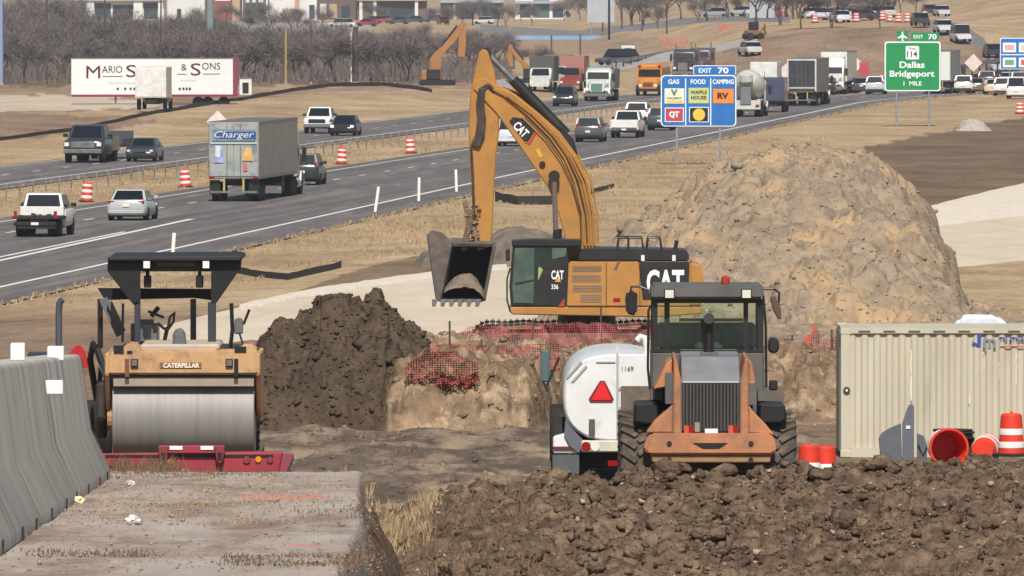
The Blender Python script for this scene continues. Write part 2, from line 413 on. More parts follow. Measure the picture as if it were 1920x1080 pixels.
line('road_gore_line', lambda y: np.interp(y, [300, 438, 513], [6.2, 4.2, 2.7]), 300, 490, 0.22)
line('road_edge_line', -4.0, 520, 1150, 0.16, XL)
line('road_edge_line', 3.9, 520, 1150, 0.16, XL)
line('road_lane_line', 0.0, 520, 1150, 0.16, XL, dash=(3.2, 12.2))
# strips whose edges are given where they lie on the ground
def poly_strip(name, near, far, m, dz=0.05, n=120, mrow=10, rough=0.0, seed=3, hump=0.0, kind='structure'):
    def res(pts):
        q = np.array([gp(*p)[:2] for p in pts]); t = np.r_[0, np.cumsum(np.hypot(*np.diff(q, axis=0).T))]; t /= t[-1]
        s = np.linspace(0, 1, n); return np.c_[np.interp(s, t, q[:, 0]), np.interp(s, t, q[:, 1])]
    a, b = res(near), res(far)
    s = np.linspace(0, 1, n)*36
    if rough:
        a = a+np.c_[0*s, fbm(s, s*0+9, seed+1, 3)*rough]; b = b+np.c_[0*s, fbm(s, s*0+5, seed+3, 3)*rough]
    v = np.linspace(0, 1, mrow)[None, :, None]; q = a[:, None]*(1-v)+b[:, None]*v
    X, Y = q[..., 0], q[..., 1]
    Z = G(X, Y)+dz-(dz+0.06)*np.abs(2*v[..., 0]-1)**12+hump*np.sin(np.pi*v[..., 0])*(1.0+0.9*fbm(X*0.35, Y*0.05, seed, 2))
    return tag(grid_mesh(name, X.T, Y.T, Z.T, m), kind=kind)
CREAM = mat('caliche', '#b9aa93', '#c6b9a4', scale=0.5, rough=0.95, spec=0.1, stretch=(1, 0.25, 1), bump=0.3, bscale=3)
CREAM2 = mat('caliche_loose', '#c4b8a5', '#d0c5b4', scale=1.2, rough=0.95, spec=0.1, bump=0.6, bscale=5)
far_e = [(300, 612), (450, 577), (560, 552), (700, 530), (850, 510), (950, 499), (1100, 474), (1300, 446), (1740, 396), (1800, 374), (1860, 356), (1925, 340), (2200, 280)]
near_e = [(300, 665), (470, 640), (600, 650), (830, 632), (960, 606), (1250, 594), (1500, 560), (1760, 508), (1925, 494), (2200, 470)]
poly_strip('haul_road', near_e, far_e, CREAM, 0.10, 300, 70, rough=3, )
poly_strip('gravel_windrow', [(x, y+13) for x, y in far_e[1:6]], [(x, y-1) for x, y in far_e[1:6]], CREAM2, 0.12, 260, 12, rough=3, hump=0.05)
poly_strip('gravel_windrow', [(1735, 432), (1800, 425), (1860, 418), (1925, 412), (2200, 400)], [(1735, 398), (1800, 380), (1860, 362), (1925, 346), (2200, 290)], CREAM2, 0.13, 260, 40, rough=1.0, hump=0.45)
wp_ = []
for (xa, ya), (xb, yb) in zip(far_e[1:5], far_e[2:6]):
    for k in range(150):
        t = random.random(); p = gp(xa+(xb-xa)*t, ya+(yb-ya)*t+random.uniform(1, 9)); wp_.append((p.x, p.y, p.z+0.08))
tag(clods('windrow_gravel', np.array(wp_), np.minimum(rng.lognormal(-2.9, 0.4, len(wp_)), 0.14), CREAM2, seed=26, flat=0.5), kind='stuff')
CONC = mat('old_concrete', '#8e8a84', '#a39e95', scale=0.6, rough=0.9, stretch=(1, 0.2, 1))
poly_strip('frontage_road', [(930, 168), (1000, 162), (1080, 140), (1180, 128), (1260, 112), (1330, 100), (1420, 84)], [(930, 150), (1000, 138), (1080, 122), (1180, 108), (1260, 95), (1330, 86), (1420, 72)], CONC, 0.08, 60, 8)
poly_strip('ramp_road', [(1700, 44), (1740, 50), (1800, 80), (1850, 104), (1900, 122), (1990, 150)], [(1700, 36), (1750, 40), (1810, 66), (1870, 92), (1930, 112), (2020, 140)], ASPH2, 0.10, 60, 8)
poly_strip('parking_lot', [(900, 62), (1250, 52), (1480, 44)], [(900, 44), (1250, 36), (1480, 32)], ASPH2, 0.08, 40, 6)
poly_strip('parking_lot', [(-200, 62), (300, 60), (700, 56)], [(-200, 44), (300, 42), (700, 41)], CONC, 0.08, 40, 6)

# ---------------------------------------------------------------- concrete deck in the foreground
deckz = lambda y: CAMZ-(1.0+0.0333*y)
DECK = mat('weathered_concrete', '#92867b', '#a99e93', scale=2.2, rough=0.95, spec=0.1, bump=0.5, bscale=26, stretch=(1, 0.16, 1), c3='#7f6d5d', s3=1.3, t3=(0.48, 0.62))
nx_, ny_ = 220, 260
xs = np.linspace(-4.2, 0, nx_); ys = np.linspace(33, 72.8, ny_)
Yg, Tg = np.meshgrid(ys, np.linspace(0, 1, nx_), indexing='ij')
xr = np.interp(Yg, [33, 42.5, 56, 57, 72.8], [-0.56, -0.61, -0.68, -0.74, -0.95])+0.03*fbm(Yg*2, Yg*0, 21, 4)
Xg = -4.4*(1-Tg)+xr*Tg
Zg = deckz(Yg)+0.03*fbm(Xg*3, Yg*0.8, 22, 5)+0.012*np.maximum(0, fbm(Xg*14, Yg*5, 23, 3))
edge_drop = np.maximum(sm(Tg, 0.974, 1.0)*0.85, sm(Yg, 72.4, 72.8)*0.9)
deck = tag(grid_mesh('concrete_deck', Xg, Yg, Zg-edge_drop, DECK), kind='structure')
pm = np.zeros(Xg.shape); px_ = 960+F*Xg/Yg; py_ = 609+F/Yg
for x0, x1, pc, hw in ((440, 625, 934, 5), (515, 607, 1026, 5), (640, 715, 1024, 3)):
    m_ = sm(px_, x0, x0+30)*(1-sm(px_, x1-30, x1))*(1-sm(np.abs(py_-pc+3*fbm(Xg*8, Yg*0.5, 27)), hw*0.4, hw)); pm = np.maximum(pm, m_*(0.75+0.9*fbm(Xg*12, Yg*6, 28, 3)))
at_ = deck.data.attributes.new('paint', 'FLOAT', 'POINT'); at_.data.foreach_set('value', np.clip(pm, 0, 1).astype(np.float32).ravel())
def deck_paint(m):
    n = m.node_tree.nodes; l = m.node_tree.links; b = n['Principled BSDF']; src = b.inputs['Base Color'].links[0].from_socket
    a = n.new('ShaderNodeAttribute'); a.attribute_name = 'paint'; x = n.new('ShaderNodeMix'); x.data_type = 'RGBA'
    l.new(a.outputs['Fac'], x.inputs[0]); l.new(src, x.inputs[6]); x.inputs[7].default_value = (*lin('#c97a66'), 1); l.new(x.outputs[2], b.inputs['Base Color'])
deck_paint(DECK)
# debris on the deck
def deck_pts(n, px0, px1, py0, py1, z0=0.0):
    px = rng.uniform(px0, px1, n); py = rng.uniform(py0, py1, n); Yd = F/(py-609); X = (px-960)*Yd/F
    return np.c_[X, Yd, deckz(Yd)+z0]
GRIT = mat('deck_grit', '#7d6a58', '#a08f7e', scale=4, rough=0.95)
tag(clods('deck_gravel', np.r_[deck_pts(1500, 0, 715, 895, 1080, 0.012), deck_pts(1400, 80, 560, 892, 990, 0.012)], rng.lognormal(-5.3, 0.45, 2900), GRIT, seed=4), kind='stuff')
STRAW = mat('dry_straw', '#8f7757', '#b39a76', scale=3, rough=0.9)
WEED = mat('dead_weed', '#5a4936', '#77634a', scale=3, rough=0.9)
pp = np.r_[deck_pts(160, 430, 700, 1045, 1064, 0.0), deck_pts(90, 180, 430, 880, 900), deck_pts(50, 330, 520, 885, 896), deck_pts(40, 560, 700, 940, 975), deck_pts(60, 60, 300, 1036, 1048)]
tag(blades('deck_weeds', pp, rng.uniform(0.008, 0.026, len(pp)), WEED, seed=5, wdt=0.004, lean=1.0), kind='stuff')
pp = deck_pts(70, 210, 330, 876, 890); tag(blades('deck_weeds', pp, rng.uniform(0.05, 0.13, len(pp)), WEED, seed=6, wdt=0.004), kind='stuff')
pp = deck_pts(420, 120, 640, 892, 985); tag(blades('deck_stubble', pp, rng.uniform(0.012, 0.035, len(pp)), STRAW, seed=8, wdt=0.0025, lean=0.9), kind='stuff')

# ---------------------------------------------------------------- mounds of earth
def mound(name, x0, x1, y0, y1, nx, ny, h, m, kind=None, base=None):
    X, Y = np.meshgrid(np.linspace(x0, x1, nx), np.linspace(y0, y1, ny))
    H = h(X, Y); Z = (G(X, Y) if base is None else base(X, Y))+H
    return grid_mesh(name, X, Y, Z, m), X, Y, Z, H
CLAYM = mat('clay_clods', '#483a2f', '#72604f', scale=5.0, rough=0.97, spec=0.08, bump=1.0, bscale=22, c3='#89755f', s3=3.5, t3=(0.5, 0.7))
# rough clay berm in front of the loader
crest_x = [-1.6, -1.1, -0.9, -0.6, -0.1, 0.5, 1.5, 2.6, 3.4, 4.2, 5.4, 7]
crest_p = [1005, 990, 970, 950, 936, 926, 922, 920, 904, 892, 888, 892]
def berm_h(X, Y):
    pc = np.interp(X, crest_x, crest_p); zc = CAMZ-(pc+58)*103/F
    yc = 103.0
    g = G(X, Y)
    up = sm(Y, 90.5, yc)
    prof = np.where(Y < yc, up**0.8, 1-sm(Y, yc+0.5, 110))
    top = (zc-G(X, np.full_like(X, yc)))
    n_ = 0.16*lumps(X*2.2, Y*2.2, 31)+0.10*lumps(X*5, Y*5, 32)+0.05*lumps(X*14, Y*14, 33)+0.12*fbm(X*9, Y*9, 35, 4)+0.34*fbm(X*1.1, Y*1.1, 34, 4)
    return np.where(prof > 0.0, top*prof+n_*sm(prof, 0.0, 0.25)-0.10, -0.2)
berm, X, Y, Z, H = mound('clay_berm', -1.7, 7.2, 90, 111, 620, 460, berm_h, CLAYM)
tag(berm, kind='structure')
n = 24000
i = rng.integers(0, X.size, n); ok = (Y.ravel()[i] < 106)
i = i[ok]; s = rng.lognormal(-3.95, 0.68, len(i)); s = np.minimum(s, 0.2)
s = s*np.interp(X.ravel()[i], [-1.2, -0.2, 0.6], [0.45, 0.7, 1.0])
tag(clods('clay_clods', np.c_[X.ravel()[i], Y.ravel()[i], Z.ravel()[i]+s*0.25], s, CLAYM, seed=9), kind='stuff')
i = rng.integers(0, X.size, 150); i = i[(Y.ravel()[i] < 104) & (X.ravel()[i] > -0.6)]
tag(clods('clay_slabs', np.c_[X.ravel()[i], Y.ravel()[i], Z.ravel()[i]+0.03], rng.uniform(0.10, 0.24, len(i)), CLAYM, seed=11, flat=0.6, sub=2), kind='stuff')
PALEST = mat('pale_stone', '#b09a80', '#8d7a66', scale=4, rough=0.95)
i = rng.integers(0, X.size, 700); i = i[Y.ravel()[i] < 105]
tag(clods('pale_stones', np.c_[X.ravel()[i], Y.ravel()[i], Z.ravel()[i]+0.03], rng.lognormal(-3.9, 0.4, len(i)), PALEST, seed=10), kind='stuff')
# dry grass at the end of the deck and on the left end of the berm
def berm_z(x, y): return G(x, y)+berm_h(x, y)
gx = np.r_[rng.uniform(-1.3, -0.72, 330), rng.uniform(-1.25, -1.0, 70)]; gy = np.r_[rng.uniform(98.5, 104, 330), rng.uniform(93, 99, 70)]
tag(blades('dry_grass', np.c_[gx, gy, berm_z(gx, gy)], rng.uniform(0.06, 0.2, 400), STRAW, seed=12, wdt=0.006, lean=0.6), kind='stuff')
gx = rng.uniform(-1.0, 0.2, 260); gy = rng.uniform(94, 103, 260)
tag(blades('dry_grass', np.c_[gx, gy, berm_z(gx, gy)], rng.uniform(0.06, 0.22, 260), WEED, seed=13, wdt=0.006, lean=0.8), kind='stuff')
# rubble at the far edge of the deck
def edge_h(X, Y):
    r0 = 1.32*(1-sm(X, -1.05, -0.35))*(1-sm(Y, 79, 86))*sm(Y, 70, 72.5)
    r = 0.36*np.exp(-((X+1.24)/0.2)**2-((Y-77)/1.8)**2)+0.10*np.exp(-((X+1.6)/0.12)**2-((Y-77)/1.6)**2)
    return -0.08+r0+r+(0.05*lumps(X*7, Y*3, 41)+0.10*fbm(X*7, Y*4, 42))*sm(r0, 0.05, 0.5)*sm(Y, 73, 74)
mb, X, Y, Z, H = mound('deck_embankment', -5.0, 0.2, 69, 87, 240, 160, edge_h, CLAYM)
tag(mb, kind='structure')
i = rng.integers(0, X.size, 9000); i = i[(H.ravel()[i] > 1.36)]
tag(clods('deck_rubble', np.c_[X.ravel()[i], Y.ravel()[i], Z.ravel()[i]], rng.lognormal(-3.8, 0.45, len(i)), mat('tan_rubble', '#8a735b', '#a68f75', scale=5, rough=0.95), seed=14), kind='stuff')
i = rng.integers(0, X.size, 2500); i = i[(H.ravel()[i] > 1.36)][:120]
tag(blades('dry_grass', np.c_[X.ravel()[i], Y.ravel()[i], Z.ravel()[i]], rng.uniform(0.05, 0.16, len(i)), STRAW, seed=15, wdt=0.004), kind='stuff')

# dark earth pile behind the roller: outline in pixels at its own distance
DARKM = mat('dark_earth', '#41372d', '#574a3c', scale=2.0, rough=0.97, spec=0.08, bump=1.0, bscale=10, c3='#62553f', s3=2.6, t3=(0.55, 0.72))
def pile_fn(prof, Yc, zb, wn, wf, seed, a1=0.18, a2=0.10, f1=2.2, f2=6.0, pw=0.75, wp=1.0):
    pxs = [p[0] for p in prof]; X_ = [(p-960)*Yc/F for p in pxs]; Zp = [CAMZ-(p[1]+58)*Yc/F-zb for p in prof]
    def h(X, Y):
        X0_, Y0_ = X, Y; X = X+0.55*wp*fbm(X*1.6/wp, Y*1.2/wp, seed+7, 3); Y = Y+1.2*wp*fbm(X0_*1.1/wp, Y0_*1.1/wp, seed+8, 3)
        t = np.interp(X, X_, Zp, left=-0.4, right=-0.4)
        d = np.where(Y < Yc, (Yc-Y)/wn, (Y-Yc)/wf)
        hh = np.where(d < 1, t*np.clip(1-d**1.6, 0, 1)**pw, -0.3)
        nn = a1*lumps(X*f1, Y*f1, seed)+a2*lumps(X*f2, Y*f2, seed+1)+a2*2.2*fbm(X*1.2, Y*1.2, seed+2, 3)+a2*2.2*fbm(X*f2*0.9, Y*f2*0.9, seed+4, 5)
        return np.where(hh > 0.02, hh+nn*np.clip(hh*2, 0, 1), np.minimum(hh, -0.02))
    return h
Yc = 204.0
prof = [(440, 800), (462, 745), (480, 690), (495, 650), (506, 632), (530, 622), (560, 612), (598, 592), (600, 572), (640, 565), (665, 578), (690, 576), (705, 562), (718, 562), (722, 588), (740, 598), (760, 622), (784, 638), (796, 650), (804, 710), (812, 790)]
zb = gz(-3.3, 204)
h = pile_fn(prof, Yc, zb, 2.9, 3.2, 51, a1=0.16, a2=0.13)
ob, X, Y, Z, H = mound('dark_earth_pile', -5.4, -1.0, 200.6, 208, 300, 300, h, DARKM, base=lambda X, Y: 0*X+zb)
tag(ob, 'tall dark brown earth pile between the roller and the red mesh', 'earth pile')
i = rng.integers(0, X.size, 6000); i = i[H.ravel()[i] > 0.0]
cl = clods('loose_clods', np.c_[X.ravel()[i], Y.ravel()[i], Z.ravel()[i]], np.minimum(rng.lognormal(-3.5, 0.6, len(i)), 0.24), DARKM, parent=ob, seed=16); tag(cl, kind='stuff')

# rubble bank under the red mesh
RUB = mat('rubble_soil', '#5d4c3c', '#8e785f', scale=1.6, rough=0.95, spec=0.1, bump=0.9, bscale=9, c3='#ad977c', s3=1.4, t3=(0.5, 0.68))
def bank_h(X, Y):
    cr = np.interp(X, [-4, -2.65, -2.2, -1.9, -1.4, -0.5, 0.4, 1.2, 3.5, 5.5, 6.5, 9], [0.15, 0.15, 0.7, 1.0, 1.05, 0.9, 0.85, 0.8, 0.95, 1.1, 0.9, 0.8])
    y0 = 205-5.8*sm(X, -2.75, -2.3)*(1-sm(X, 0.2, 1.2))+1.6*fbm(X*0.6, X*0, 61); cr = cr*(1+0.5*fbm(X*0.7, X*0+3, 66))
    r = sm(Y, y0, y0+3.0)*(1-sm(Y, 222, 275))
    return -0.03+r*cr+(0.36*lumps(X*2.4, Y*2.0, 62)+0.22*lumps(X*6, Y*5, 63)+0.34*fbm(X*1.4, Y*1.1, 64)+0.26*fbm(X*5, Y*4, 65, 5))*sm(r, 0.02, 0.3)
ob, X, Y, Z, H = mound('rubble_bank', -4, 14, 197, 280, 420, 420, bank_h, RUB); tag(ob, kind='structure')
i = rng.integers(0, X.size, 16000); i = i[(H.ravel()[i] > 0.05) & (Y.ravel()[i] < 245)]
ii = rng.integers(0, X.size, 5000); ii = ii[(Y.ravel()[ii] < 203)]
tag(clods('bank_runout', np.c_[X.ravel()[ii], Y.ravel()[ii], np.maximum(Z.ravel()[ii], G(X.ravel()[ii], Y.ravel()[ii])+0.05)], np.minimum(rng.lognormal(-3.4, 0.6, len(ii)), 0.2), RUB, seed=57), kind='stuff')
tag(clods('bank_rubble', np.c_[X.ravel()[i], Y.ravel()[i], Z.ravel()[i]], np.minimum(rng.lognormal(-3.45, 0.7, len(i)), 0.32), RUB, seed=17), kind='stuff')
i = rng.integers(0, X.size, 1800); i = i[(H.ravel()[i] > 0.05) & (Y.ravel()[i] < 216)]
tag(blades('dry_grass', np.c_[X.ravel()[i], Y.ravel()[i], Z.ravel()[i]], rng.uniform(0.08, 0.3, len(i)), STRAW, seed=18, wdt=0.012, lean=0.7), kind='stuff')
gx = rng.uniform(-4.0, -1.4, 500); gy = rng.uniform(195, 200.5, 500)
tag(blades('dry_grass', np.c_[gx, gy, G(gx, gy)], rng.uniform(0.015, 0.05, 500), mat('olive_grass', '#7c6d4c', '#94825a', scale=2, rough=0.9), seed=19, wdt=0.012, lean=0.8), kind='stuff')

# the big rocky mound
ROCK = mat('rocky_soil', '#77695a', '#968670', scale=1.3, rough=0.95, spec=0.1, bump=1.0, bscale=6, c3='#a88d6b', s3=0.28, t3=(0.5, 0.66))
ROCK2 = mat('grey_stone', '#7c766b', '#969082', scale=2.5, rough=0.95)
Yc = 338.0
prof = [(960, 640), (1060, 580), (1135, 484), (1205, 430), (1258, 390), (1300, 354), (1348, 326), (1405, 305), (1455, 298), (1505, 298), (1565, 298), (1615, 306), (1668, 332), (1708, 366), (1738, 408), (1757, 460), (1773, 520), (1795, 566), (1845, 594), (1930, 606), (2060, 640)]
h = pile_fn(prof, Yc, 0.45, 19.4, 11.0, 71, a1=0.34, a2=0.21, f1=1.1, f2=3.0, pw=0.9, wp=2.0)
ob, X, Y, Z, H = mound('rocky_soil_mound', -1, 19.5, 318.5, 350, 420, 420, h, ROCK, base=lambda X, Y: 0*X+0.45)
tag(ob, 'huge rounded mound of tan and grey rocky soil behind the excavator', 'soil mound')
i = rng.integers(0, X.size, 17000); i = i[(H.ravel()[i] > 0.03) & (Y.ravel()[i] < 341)]
tag(clods('loose_clods', np.c_[X.ravel()[i], Y.ravel()[i], Z.ravel()[i]], np.minimum(rng.lognormal(-3.4, 0.6, len(i)), 0.28), ROCK, parent=ob, seed=20), kind='stuff')
i = rng.integers(0, X.size, 2500); i = i[(H.ravel()[i] > 0.03) & (Y.ravel()[i] < 341)]
tag(clods('loose_stones', np.c_[X.ravel()[i], Y.ravel()[i], Z.ravel()[i]], np.minimum(rng.lognormal(-3.3, 0.55, len(i)), 0.26), ROCK2, parent=ob, seed=21), kind='stuff')
# apron of the mound towards the container
def apron_h(X, Y):
    r = sm(Y, 262, 300)*(1-sm(Y, 322, 345))*sm(X, 2.0, 6.0)
    return -0.05+r*(0.55+0.12*(X-4)/10)+(0.22*lumps(X*1.5, Y*1.2, 81)+0.16*lumps(X*3.4, Y*3, 82)+0.2*fbm(X*0.7, Y*0.7, 83))*sm(r, 0.02, 0.3)
ob, X, Y, Z, H = mound('stony_apron', 2, 24, 255, 346, 380, 420, apron_h, ROCK); tag(ob, kind='structure')
i = rng.integers(0, X.size, 9000); i = i[(H.ravel()[i] > 0.1)]
tag(clods('apron_stones', np.c_[X.ravel()[i], Y.ravel()[i], Z.ravel()[i]], np.minimum(rng.lognormal(-3.25, 0.55, len(i)), 0.26), ROCK, seed=22), kind='stuff')
# grey earth heaps beside the haul road and a pale rubble pile
GREYM = mat('grey_earth', '#5c5146', '#75685a', scale=1.2, rough=0.97, bump=0.8, bscale=6)
h = pile_fn([(770, 510), (800, 470), (850, 450), (905, 470), (925, 440), (950, 428), (1000, 432), (1040, 440), (1075, 450), (1120, 470), (1180, 505)], 420.0, gz(0, 420), 4.0, 4.5, 91, 0.15, 0.10, 0.9, 2.5)
ob, X, Y, Z, H = mound('grey_earth_pile', -4.2, 4.8, 415.5, 425, 180, 110, h, GREYM, base=lambda X, Y: 0*X+gz(0, 420)-0.1)
tag(ob, 'low grey earth pile between the excavator bucket and cab', 'earth pile')
p0 = gp(1825, 245); Yc = p0.y
h = pile_fn([(1790, 246), (1803, 233), (1818, 226), (1832, 227), (1845, 234), (1860, 246)], Yc, p0.z, 2.0, 2.5, 95, 0.12, 0.1, 2, 4)
ob, X, Y, Z, H = mound('pale_rubble_pile', (1785-960)*Yc/F, (1865-960)*Yc/F, Yc-2.5, Yc+3, 90, 60, h, mat('pale_rubble', '#938b7e', '#aaa294', scale=2, rough=0.95, bump=0.6), base=lambda X, Y: 0*X+p0.z)
tag(ob, 'small pale rubble pile on the grass right of the green sign', 'rubble pile')

# churned mud between the roller and the tanker
MUDG = mat('churned_mud', '#51463b', '#6c5e50', scale=1.2, rough=0.95, spec=0.15, bump=1.0, bscale=9, c3='#8c7a66', s3=0.6, t3=(0.48, 0.62), stretch=(1, 0.35, 1))
def mud_h(X, Y):
    e = sm(X, -9, -8)*(1-sm(X, 5, 6))*sm(Y, 140, 144)*(1-sm(Y, 199, 203))
    rut = -0.07*np.exp(-((np.mod(Y+1.2*np.sin(X*0.5)+2*fbm(X*0.4, Y*0.1, 97), 7.5)-3.7)/0.5)**2)
    return -0.12+e*(0.17+rut+0.30*fbm(X*1.3, Y*0.6, 95, 6)+0.05*lumps(X*4, Y*3, 96))
ob, X, Y, Z, H = mound('muddy_track', -9.2, 6.2, 139, 204, 330, 420, mud_h, MUDG); tag(ob, kind='structure')
i = rng.integers(0, X.size, 7000); i = i[(H.ravel()[i] > 0)]
tag(clods('mud_clods', np.c_[X.ravel()[i], Y.ravel()[i], Z.ravel()[i]], np.minimum(rng.lognormal(-3.55, 0.6, len(i)), 0.17), MUDG, seed=41), kind='stuff')
# tufts of dry grass on the verges and the median
n = 26000; gy = rng.uniform(330, 760, n); u = np.where(rng.random(n) < 0.72, rng.uniform(5, 46, n), rng.uniform(-18, -7, n)); gx = XR(gy)+u
ok = (np.abs(gx/gy) < 0.062) & ((u < 0) | (u > edge(gy)+0.3)); gx, gy = gx[ok], gy[ok]
dens = vn(gx*0.35, gy*0.12, 77); px_ = 960+F*gx/gy; py_ = YH+F*(CAMZ-G(gx, gy))/gy
fe = np.interp(px_, [p[0] for p in far_e], [p[1] for p in far_e]); ok = (dens > 0.42) & (py_ < fe-42) & ~((px_ > 1560) & (py_ > 235)); gx, gy = gx[ok], gy[ok]
tag(blades('verge_grass', np.c_[gx, gy, G(gx, gy)], rng.uniform(0.06, 0.24, len(gx)), mat('verge_straw', '#8c7656', '#b39d78', scale=0.6, rough=0.95), seed=42, wdt=0.022, lean=0.9, n=4), kind='stuff')
gx = XR(np.linspace(330, 1100, 2600)); gy = np.linspace(330, 1100, 2600); gx = gx+edge(gy)+rng.uniform(-0.5, 0.4, 2600)
tag(blades('verge_grass', np.c_[gx, gy, G(gx, gy)+0.03], rng.uniform(0.04, 0.2, 2600), MATS['verge_straw'], seed=43, wdt=0.022, lean=0.9, n=4), kind='stuff')
# ---------------------------------------------------------------- materials for machines and vehicles
RUBBER = mat('rubber', '#232220', '#35312c', scale=4, rough=0.9, spec=0.2)
GLASS = mat('car_glass', '#10161a', rough=0.06, spec=0.7)
BLACK = mat('black_plastic', '#141414', rough=0.5)
STEEL = mat('dull_steel', '#8b8b88', '#6e6d6a', scale=4, rough=0.45, metal=0.6)
CHROME = mat('chrome', '#c8cace', rough=0.15, metal=1.0)
REDL = mat('red_lamp', '#8a1210', rough=0.2, spec=0.6)
AMBER = mat('amber_lamp', '#d9801a', rough=0.25)
LAMP = mat('clear_lamp', '#d8d8d2', rough=0.1, spec=0.8)
LAMPON = mat('lit_headlamp', '#fffbe8', emit=('#fff6dc', 4.0))
PLATE = mat('number_plate', '#d5d5d0', rough=0.5)
WHITE = paint('#d9d9d4'); OFFW = paint('#c3c2bc')
UNDER = mat('underbody', '#1b1a19', '#2a2724', scale=5, rough=0.9)
GALV = mat('galvanised', '#8d9094', '#787b80', scale=5, rough=0.5, metal=0.3)

_wc = {}
def wheel(parent, x, y, r, wd, rimc=STEEL, side=1, dual=False):
    k = (round(r, 3), round(wd, 3), rimc.name, side)
    if k not in _wc:
        b = MB(); b.lathe([(r*0.56, -wd/2), (r*0.93, -wd/2), (r, -wd*0.36), (r, wd*0.36), (r*0.93, wd/2), (r*0.56, wd/2)], (0, 0, 0), (1, 0, 0), 20)
        t = b.build('tyre', RUBBER, smooth=40)
        b = MB(); b.lathe([(r*0.56, -wd*0.4), (r*0.56, wd*0.40*side if side > 0 else wd*0.4), (r*0.5, wd*0.42), (r*0.2, wd*0.30), (r*0.16, wd*0.46), (0.001, wd*0.46)], (0, 0, 0), (side, 0, 0), 16)
        q = b.build('rim', rimc, smooth=40)
        _wc[k] = (t.data, q.data); bpy.data.objects.remove(t); bpy.data.objects.remove(q)
    w_ = bpy.data.objects.new('wheel', _wc[k][0]); C.objects.link(w_); w_.parent = parent; w_.location = (x, y, r)
    rm = bpy.data.objects.new('rim', _wc[k][1]); C.objects.link(rm); rm.parent = w_
    if dual:
        w2 = bpy.data.objects.new('wheel', _wc[k][0]); C.objects.link(w2); w2.parent = parent; w2.location = (x-side*wd*1.12, y, r)
    return w_

def ring(y, hw, z0, z1, ch=0.08):
    c = min(ch, hw*0.5, (z1-z0)*0.45)
    return [(-hw+c*0.6, y, z0), (hw-c*0.6, y, z0), (hw, y, z0+c), (hw, y, z1-c), (hw-c, y, z1), (-hw+c, y, z1), (-hw, y, z1-c), (-hw, y, z0+c)]
def lerp(a, b, t): return tuple(a[i]*(1-t)+b[i]*t for i in range(3))
def pane(q, i=0.08, off=0.006, j=None):
    j = i if j is None else j
    a, b, c, d = q
    def bl(u, v): return Vector(lerp(lerp(a, b, u), lerp(d, c, u), v))
    p = [bl(i, j), bl(1-i, j), bl(1-i, 1-j), bl(i, 1-j)]
    n = (p[1]-p[0]).cross(p[3]-p[0]).normalized()
    return [x+n*off for x in p], n
def add_pane(name, q, parent, m=GLASS, i=0.08, j=0.1, off=0.008):
    p, n = pane(q, i, off, j); b = MB(); b.add([*p, *[x-n*0.02 for x in p]], [(0, 1, 2, 3), (7, 6, 5, 4), (0, 4, 5, 1), (1, 5, 6, 2), (2, 6, 7, 3), (3, 7, 4, 0)])
    return b.build(name, m, parent)
def cabin(parent, hwb, hwt, yb0, yt0, yt1, yb1, z0, z1, m, split=(0.5,), roofm=None):
    """greenhouse: yb0/yt0 front base/top, yt1/yb1 rear top/base (front is +y)"""
    B = [(-hwb, yb0, z0), (hwb, yb0, z0), (hwb, yb1, z0), (-hwb, yb1, z0)]
    T = [(-hwt, yt0, z1), (hwt, yt0, z1), (hwt, yt1, z1), (-hwt, yt1, z1)]
    b = MB(); b.add(B+T, [(3, 2, 1, 0), (4, 5, 6, 7), (0, 1, 5, 4), (1, 2, 6, 5), (2, 3, 7, 6), (3, 0, 4, 7)])
    cb = b.build('cabin', m, parent, bevel=0.05, seg=2, smooth=35)
    add_pane('windscreen', (B[1], B[0], T[0], T[1]), cb)
    add_pane('rear_window', (B[3], B[2], T[2], T[3]), cb)
    cuts = [0.0, *split, 1.0]
    for a, c in zip(cuts[:-1], cuts[1:]):
        for Bs, Ts in (((B[2], B[1]), (T[2], T[1])), ((B[0], B[3]), (T[0], T[3]))):
            f0, f1 = (1-c, 1-a) if Bs[0] == B[2] else (a, c)
            add_pane('side_window', (lerp(*Bs, f0), lerp(*Bs, f1), lerp(*Ts, f1), lerp(*Ts, f0)), cb, i=0.05)
    return cb
HEAD = -math.atan(0.105)
def road_pos(px, py, L, zoff=0.0):
    p = gp(px, py, 330); h = Vector((0.105, 1, 0)).normalized()
    q = p+h*(L/2); q.z = gz(q.x, q.y)+0.055+zoff
    return q
def lights(root, L, W, zh, zt, front_on=False, hw=0.2, hh=0.12, th=0.3, tw=0.14):
    for s in (-1, 1):
        b = MB(); b.bx(s*(W/2-0.06)-s*hw, s*(W/2-0.06), L/2-0.06, L/2+0.012, zh, zh+hh); b.build('headlight', LAMPON if front_on else LAMP, root, bevel=0.01)
        b = MB(); b.bx(s*(W/2-0.04)-s*tw, s*(W/2-0.03), -L/2-0.012, -L/2+0.06, zt, zt+th); b.build('tail_light', REDL, root, bevel=0.01)
def mirrors(root, x, y, z, m, s=0.2):
    for q in (-1, 1):
        b = MB(); b.bx(q*x, q*(x+s), y-0.06, y+0.06, z, z+0.17); b.build('mirror', m, root, bevel=0.02)
